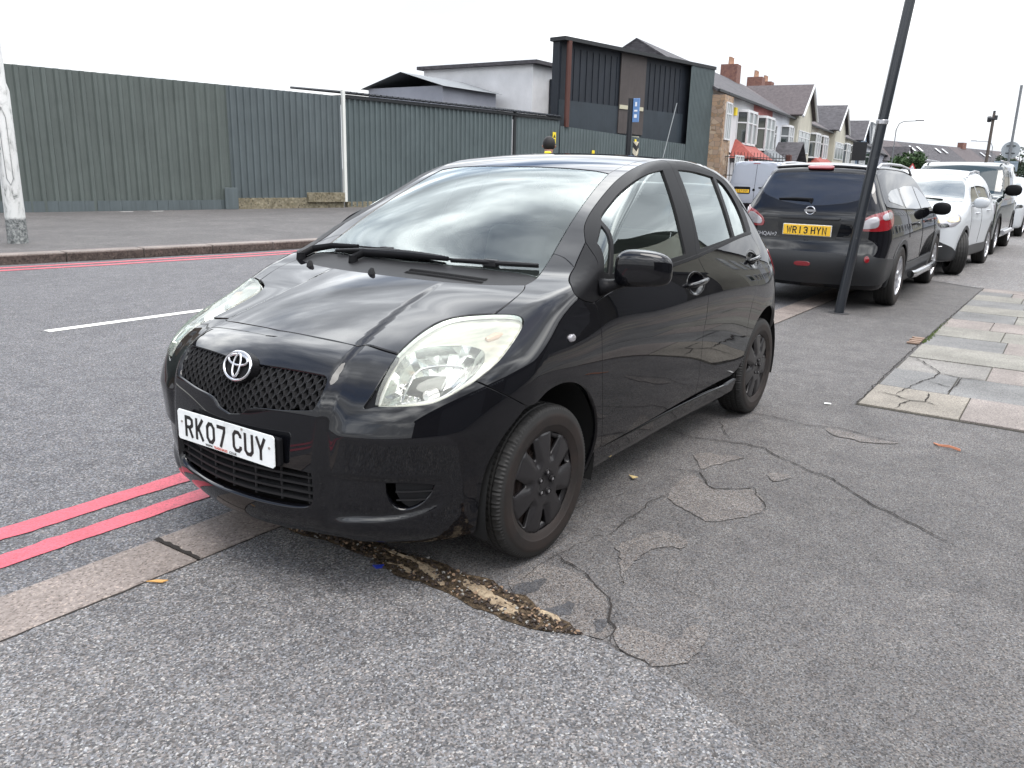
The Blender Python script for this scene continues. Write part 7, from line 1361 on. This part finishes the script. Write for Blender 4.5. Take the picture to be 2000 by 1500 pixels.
# ------------------------------------------------------------------ far terrace with rooflights
G0=Vector((-133,-26.5,0)); G1=Vector((-206,-8.0,0)); GU=(G1-G0).normalized(); GN=Vector((-GU.y,GU.x,0)); GN=GN if GN.x>0 else -GN
def GPt(s,o,z): return G0+GU*s+GN*o+Vector((0,0,z))
gl=(G1-G0).length; cols=[(M_tile,'render_grey'),(M_tileb,'render_cream'),(M_tile,'render_white'),(M_tile,'render_grey2'),(M_tileb,'render_beige'),(M_tile,'render_white'),(M_tileb,'render_grey')]
desc=['dark roofed house with three rooflights at the left end of the distant terrace','brown roofed distant house with white front gable','grey roofed distant house with two rooflights beside the white gable','dark roofed distant house left of the lone chimney','brown roofed distant house under the lone chimney','dark roofed distant house behind the telegraph pole','brown roofed distant house at the right end behind trees']
n=7
for i in range(n):
    s0,s1=gl*i/n,gl*(i+1)/n-.05; root=empty('distant_house',tuple(GPt(s0,0,0)),0,label=desc[i],cat='house'); inv=Vector(root.location); P=lambda s,o,z:GPt(s,o,z)-inv
    b=MB(); b.prism([P(s0,0,0),P(s0,-9,0),P(s1,-9,0),P(s1,0,0)][::-1],(0,0,4.6)); b.build('wall',MAT[cols[i][1]],root)
    b=MB(); b.add([P(s0,.4,4.5),P(s1,.4,4.5),P(s1,-4.5,8.0),P(s0,-4.5,8.0),P(s1,-9.4,4.5),P(s0,-9.4,4.5)],[(0,1,2,3),(3,2,4,5)]); r_2=b.build('roof',cols[i][0],root); sm=r_2.modifiers.new('t','SOLIDIFY'); sm.thickness=.15
    for k_ in range((3,0,2,2,0,2,1)[i]):
        s=s0+2+k_*3.0; b=MB(); a=P(s,-2.2,6.45); u=GU*.75; v=(P(s,-3.3,7.24)-P(s,-2.2,6.45)); off=GN*.08+Vector((0,0,.12)); b.add([a+off,a+u+off,a+u+v+off,a+v+off],[(0,1,2,3)]); b.build('rooflight',mat('rooflight_glass',(.5,.52,.55),.1,0,.8,1.),root)
    for k_ in range(2): b=MB(); s=s0+2+k_*5; b.prism([P(s,.02,.9),P(s,.12,.9),P(s+2.6,.12,.9),P(s+2.6,.02,.9)],(0,0,1.4)); b.build('window',M_upvc,root)
    if i in (1,):
        b=MB(); c=s0+2.2; b.prism([P(c-2,0,0),P(c-2,1.6,0),P(c+2,1.6,0),P(c+2,0,0)],(0,0,4.4)); b.add([P(c-2,1.6,4.4),P(c+2,1.6,4.4),P(c,1.6,6.6)],[(0,1,2)]); b.build('gable_wall',MAT['render_white'],root)
        b=MB(); b.add([P(c-2.3,1.9,4.2),P(c,1.9,6.8),P(c,-3,6.8),P(c-2.3,-3,4.2),P(c+2.3,1.9,4.2),P(c+2.3,-3,4.2)],[(0,1,2,3),(1,4,5,2)]); b.build('gable_roof',M_tile,root)
    if i in (0,4): b=MB(); s=s0+6; b.prism([P(s,-4,7.7),P(s,-5,7.7),P(s+1.8,-5,7.7),P(s+1.8,-4,7.7)][::-1],(0,0,1.2)); b.build('chimney',M_brickp,root)
# ------------------------------------------------------------------ trees
def leafm(c): return lambda m,nt,b:nt.links.new(ramp(noise(nt,T_(nt),.9,4,.7),[(.3,tuple(x*.6 for x in c)),(.7,tuple(x*1.5 for x in c))],nt),b.inputs['Base Color'])
M_leaf=mat('leaf_green',(.05,.085,.03),.7,0,.2,build=leafm((.042,.075,.030))); M_leaf2=mat('leaf_dark',(.03,.05,.025),.7,0,.2,build=leafm((.028,.045,.026))); M_bark=mat('bark',(.07,.055,.04),.9)
def tree(name,loc,h,rad,m,label,seed,n=2600,th=.35,group=None,ls=.22):
    r=np.random.default_rng(seed); root=empty(name,loc,0,label=label,cat='tree',group=group); b=MB(); b.tube([(0,0,-.2),(.1,0,h*.3),(0,.1,h*.6)],[.06*rad+.08,.05*rad+.05,.03],8)
    cl=[]
    for _ in range(14): a=r.uniform(0,6.28); q=r.uniform(.15,.85)*rad; z=r.uniform(th,.88)*h; cl.append((q*math.cos(a),q*math.sin(a),z,r.uniform(.28,.5)*rad)); b.tube([(0,0,h*.3),(q*.5*math.cos(a),q*.5*math.sin(a),z*.8),(q*math.cos(a),q*math.sin(a),z)],[.06,.04,.015],5)
    b.build('trunk',M_bark,root,smooth=True); V=[];F=[]
    for _ in range(n):
        c=cl[r.integers(len(cl))]; g=r.normal(0,1,3); g/=np.linalg.norm(g); p=np.array(c[:3])+g*c[3]*r.uniform(.55,1.1)*np.array([1,1,.8]); u=r.normal(0,1,3); u/=np.linalg.norm(u); v=np.cross(u,r.normal(0,1,3)); v/=np.linalg.norm(v)+1e-9; s=ls*r.uniform(.6,1.3); k_=len(V); V+=[p-u*s,p-v*s*.5,p+u*s,p+v*s*.5]; F.append((k_,k_+1,k_+2,k_+3))
    mk('crown',V,F,m,root)
tree('street_tree',(-112,-16.4,0),5.6,2.3,M_leaf,'rounded green tree in front of the distant terrace beside the warning triangle',1)
tree('background_tree',(-170,-5.2,0),6.2,2.8,M_leaf2,'dark small tree behind the rectangular sign at the far right',2); tree('background_tree',(-150,4.2,0),9.5,4.2,M_leaf2,'largest dark tree at the right edge of the view',3,3600)
tree('background_tree',(-160,-1.4,0),5.2,2.6,M_leaf,'low bushy tree between the sign post and the large dark tree',4); tree('bare_tree',(-171,-7.8,0),9,2.0,M_leaf2,'thin almost leafless tree just left of the rectangular sign',5,260)
tree('background_tree',(-192,-11.5,0),7.0,3.4,M_leaf2,'dark tree standing behind the foot of the telegraph pole',8)
rt=empty('distant_red_roofed_house',(-150,-.2,0),0,label='distant white house with orange red roof at the far right behind the sign',cat='house'); b=MB(); b.prism([(-4,-2.6,0),(4,-2.6,0),(4,2.6,0),(-4,2.6,0)],(0,0,3.2)); b.build('wall',MAT['render_white'],rt); b=MB(); b.add([(4.3,-2.9,3.1),(4.3,2.9,3.1),(-4.3,2.9,3.1),(-4.3,-2.9,3.1),(0,0,5.6)],[(0,1,4),(1,2,4),(2,3,4),(3,0,4)]); b.build('roof',mat('orange_tile',(.42,.12,.08),.8),rt)
# ------------------------------------------------------------------ lamp posts, telegraph pole, signs
M_galv=mat('galvanised',(.17,.18,.19),.6,.1)
def street_lamp(loc,h,dx,dy,label):
    rt=empty('street_lamp',loc,0,label=label,cat='street lamp',group='grey street lamps along the road'); b=MB(); b.tube([(0,0,0),(0,0,1.2),(0,0,h-.9),(dx*.12,dy*.12,h-.25),(dx*.35,dy*.35,h),(dx,dy,h+.06)],[.11,.085,.06,.055,.05,.045],8); b.build('column',M_galv,rt,smooth=True)
    b=MB(); d=Vector((dx,dy,0)).normalized(); n_=Vector((-d.y,d.x,0)); c=Vector((dx,dy,h+.05)); b.prism([c-n_*.14-d*.1,c-n_*.14+d*.75,c+n_*.14+d*.75,c+n_*.14-d*.1][::-1],(0,0,.12)); b.build('lamp_head',mat('lamp_head_grey',(.16,.16,.17),.5),rt,bevel=.04)
street_lamp((-100.9,-16.2,0),7.9,-.5,1.9,'street lamp arching right beside the big grey gable'); street_lamp((-176.3,-25.9,0),7.9,-.8,2.8,'smaller distant street lamp above the rounded green tree'); street_lamp((-163,-11.7,0),8.3,.8,-2.6,'street lamp arching left just left of the telegraph pole'); 
b=MB(); b.tube([(0,0,0),(0,0,8.0),(0,0,8.35)],[.17,.14,.13],12); tp=empty('telegraph_pole',(-97.3,-6.5,0),0,label='tall brown wooden telegraph pole with dark equipment at its top',cat='pole'); b.build('pole',mat('tarred_wood',(.085,.07,.06),.85),tp,smooth=True)
b=MB(); b.tube([(-.1,-.35,7.55),(.1,-.35,8.0)],.20,8); b.tube([(0,.22,7.7),(0,.22,8.15)],.16,8); b.box((-.25,-.5,7.75),(.25,.35,7.9)); b.tube([(0,0,8.3),(0,0,8.6)],.12,8); b.build('pole_equipment',mat('equipment_black',(.03,.032,.036),.6),tp,smooth=True)
def wire(a,b_,sag,label):
    a=Vector(a);b_=Vector(b_); m_=MB(); m_.tube([a.lerp(b_,t)-Vector((0,0,sag*4*t*(1-t))) for t in np.linspace(0,1,13)],.012,5); tag(m_.build('overhead_wire',mat('cable_grey',(.25,.25,.26),.6)),label=label,cat='cable',group='overhead telephone wires')
wire((-97.3,-6.7,8.1),(-72,-17.5,7.4),.5,'overhead wire running left from the telegraph pole to the roofs'); wire((-97.3,-6.3,8.1),(-90,8,7.2),.4,'overhead wire running right from the telegraph pole')
sp=empty('signpost',(-45.2,-.95,0),0,label='grey signpost with round sign above a rectangular sign, backs towards us',cat='signpost'); b=MB(); b.tube([(0,0,0),(.0,0,6.0)],.06,10); b.build('post',M_galv,sp,smooth=True)
b=MB(); c=Vector((-.09,-.0,3.02)); b.tube([c,c+Vector((-.03,0,0))],.40,28,up=(0,0,1)); b.build('round_sign',mat('sign_back_grey',(.34,.37,.39),.5,.2),sp,smooth=True)
b=MB(); b.box((-.12,-.62,2.02),(-.09,.42,2.50)); b.box((-.088,-.62,2.06),(-.07,.42,2.09)); b.box((-.088,-.62,2.42),(-.07,.42,2.45)); b.build('rectangular_sign',mat('sign_back_blue',(.27,.33,.38),.5,.2),sp); b=MB()
for z in (2.86,3.2): b.box((-.085,-.2,z),(-.055,.2,z+.04))
b.build('sign_clips',M_gut,sp)
sp=empty('warning_triangle_sign',(-108,-15.1,0),0,label='small red and white warning triangle on a post before the green tree',cat='sign'); b=MB(); b.tube([(0,0,0),(0,0,2.9)],.05,6); b.build('post',M_galv,sp); b=MB(); b.add([(.08,-.5,2.7),(.08,.5,2.7),(.08,0,3.55)],[(0,1,2)]); b.build('triangle_plate',mat('sign_red',(.55,.08,.08),.5),sp); b=MB(); b.add([(.11,-.28,2.82),(.11,.28,2.82),(.11,0,3.3)],[(0,1,2)]); b.build('triangle_face',MAT['white_vinyl'],sp)
# ------------------------------------------------------------------ shop building on our side of the street (seen in the car's reflections)
sb=empty('garage_building',(0,9.2,0),0,label='long low garage building on the near side of the street',cat='building')
M_gw=mat('garage_wall',(.07,.065,.06),.8,build=leafm((.055,.05,.044)))
b=MB(); b.box((-24,0,0),(9,8,3.3)); b.build('wall',M_gw,sb); b=MB(); b.box((-24.2,-.15,3.3),(9.2,8.2,3.55)); b.build('parapet',M_gut,sb)
for x in (-20,-13.5,-7,-.5):
    b=MB(); b.box((x,-.06,.0),(x+4.6,-.003,2.7)); o=b.build('roller_shutter',mat('shutter_grey',(.13,.13,.135),.5,.2),sb); b=MB(); 
    for i in range(13): b.box((x,-.085,.1+i*.2),(x+4.6,-.062,.14+i*.2))
    b.build('shutter_ribs',MAT['shutter_grey'],o)
b=MB(); b.box((-6.5,-.22,2.72),(5.5,-.16,3.28)); o=b.build('shop_sign',mat('sign_black',(.012,.012,.014),.4),sb); textmesh('AUTOMOTIVE',.50,mat('white_vinyl',(.7,.7,.7)),o,(-.5,-.23,2.98),(-1,0,0),(0,0,1),name='shop_lettering',ext=.01)

for i,(xa,xb,c_,lb) in enumerate(((-26,-38,'render_beige','beige house'),(-38.1,-50,'render_white','white house'),(-50.1,-64,'render_cream','cream house'),(-64.1,-77,'render_grey','grey house'),(-77.1,-90,'render_beige2','sand coloured house'),(-90.1,-106,'render_white2','pale blue white house'))):
    rt=empty('near_side_house',(xa,8,0),0,label=lb+' on the near side of the street beyond the garage building',cat='house')
    b=MB(); b.box((xb-xa,0,0),(0,8,6.6)); b.build('wall',MAT[c_],rt); b=MB(); b.add([(xb-xa,-.3,6.5),(0,-.3,6.5),(0,4,9.6),(xb-xa,4,9.6),(0,8.3,6.5),(xb-xa,8.3,6.5)],[(0,1,2,3),(3,2,4,5)]); b.build('roof',M_tile,rt)
    for k_ in range(4):
        x0=-1.2-k_*2.9
        for z0 in (.9,3.9): b=MB(); b.box((x0-1.6,-.08,z0),(x0,-.01,z0+1.5)); o=b.build('window',M_upvc,rt); b=MB(); b.box((x0-1.5,-.10,z0+.1),(x0-.1,-.085,z0+1.4)); b.build('pane',M_wg,o)

tb=empty('tall_brown_building',(3,-30,0),0,label='tall brown building beyond the left end of the fence, mirrored in the bonnet',cat='building')
b=MB(); b.box((-10.5,-6,0),(12,6,10.5)); b.build('wall',mat('brown_render',(.17,.14,.115),.85,build=leafm((.15,.125,.10))),tb); b=MB(); b.box((-10.8,-6.3,10.5),(12.3,6.3,10.9)); b.build('parapet',M_gut,tb)
for x in range(-9,11,3):
    for z in (4.6,7.6): b=MB(); b.box((x,6.0,z),(x+1.3,6.06,z+1.7)); o=b.build('window',M_upvc,tb); b=MB(); b.box((x+.1,6.06,z+.1),(x+1.2,6.08,z+1.6)); b.build('pane',M_wg,o)
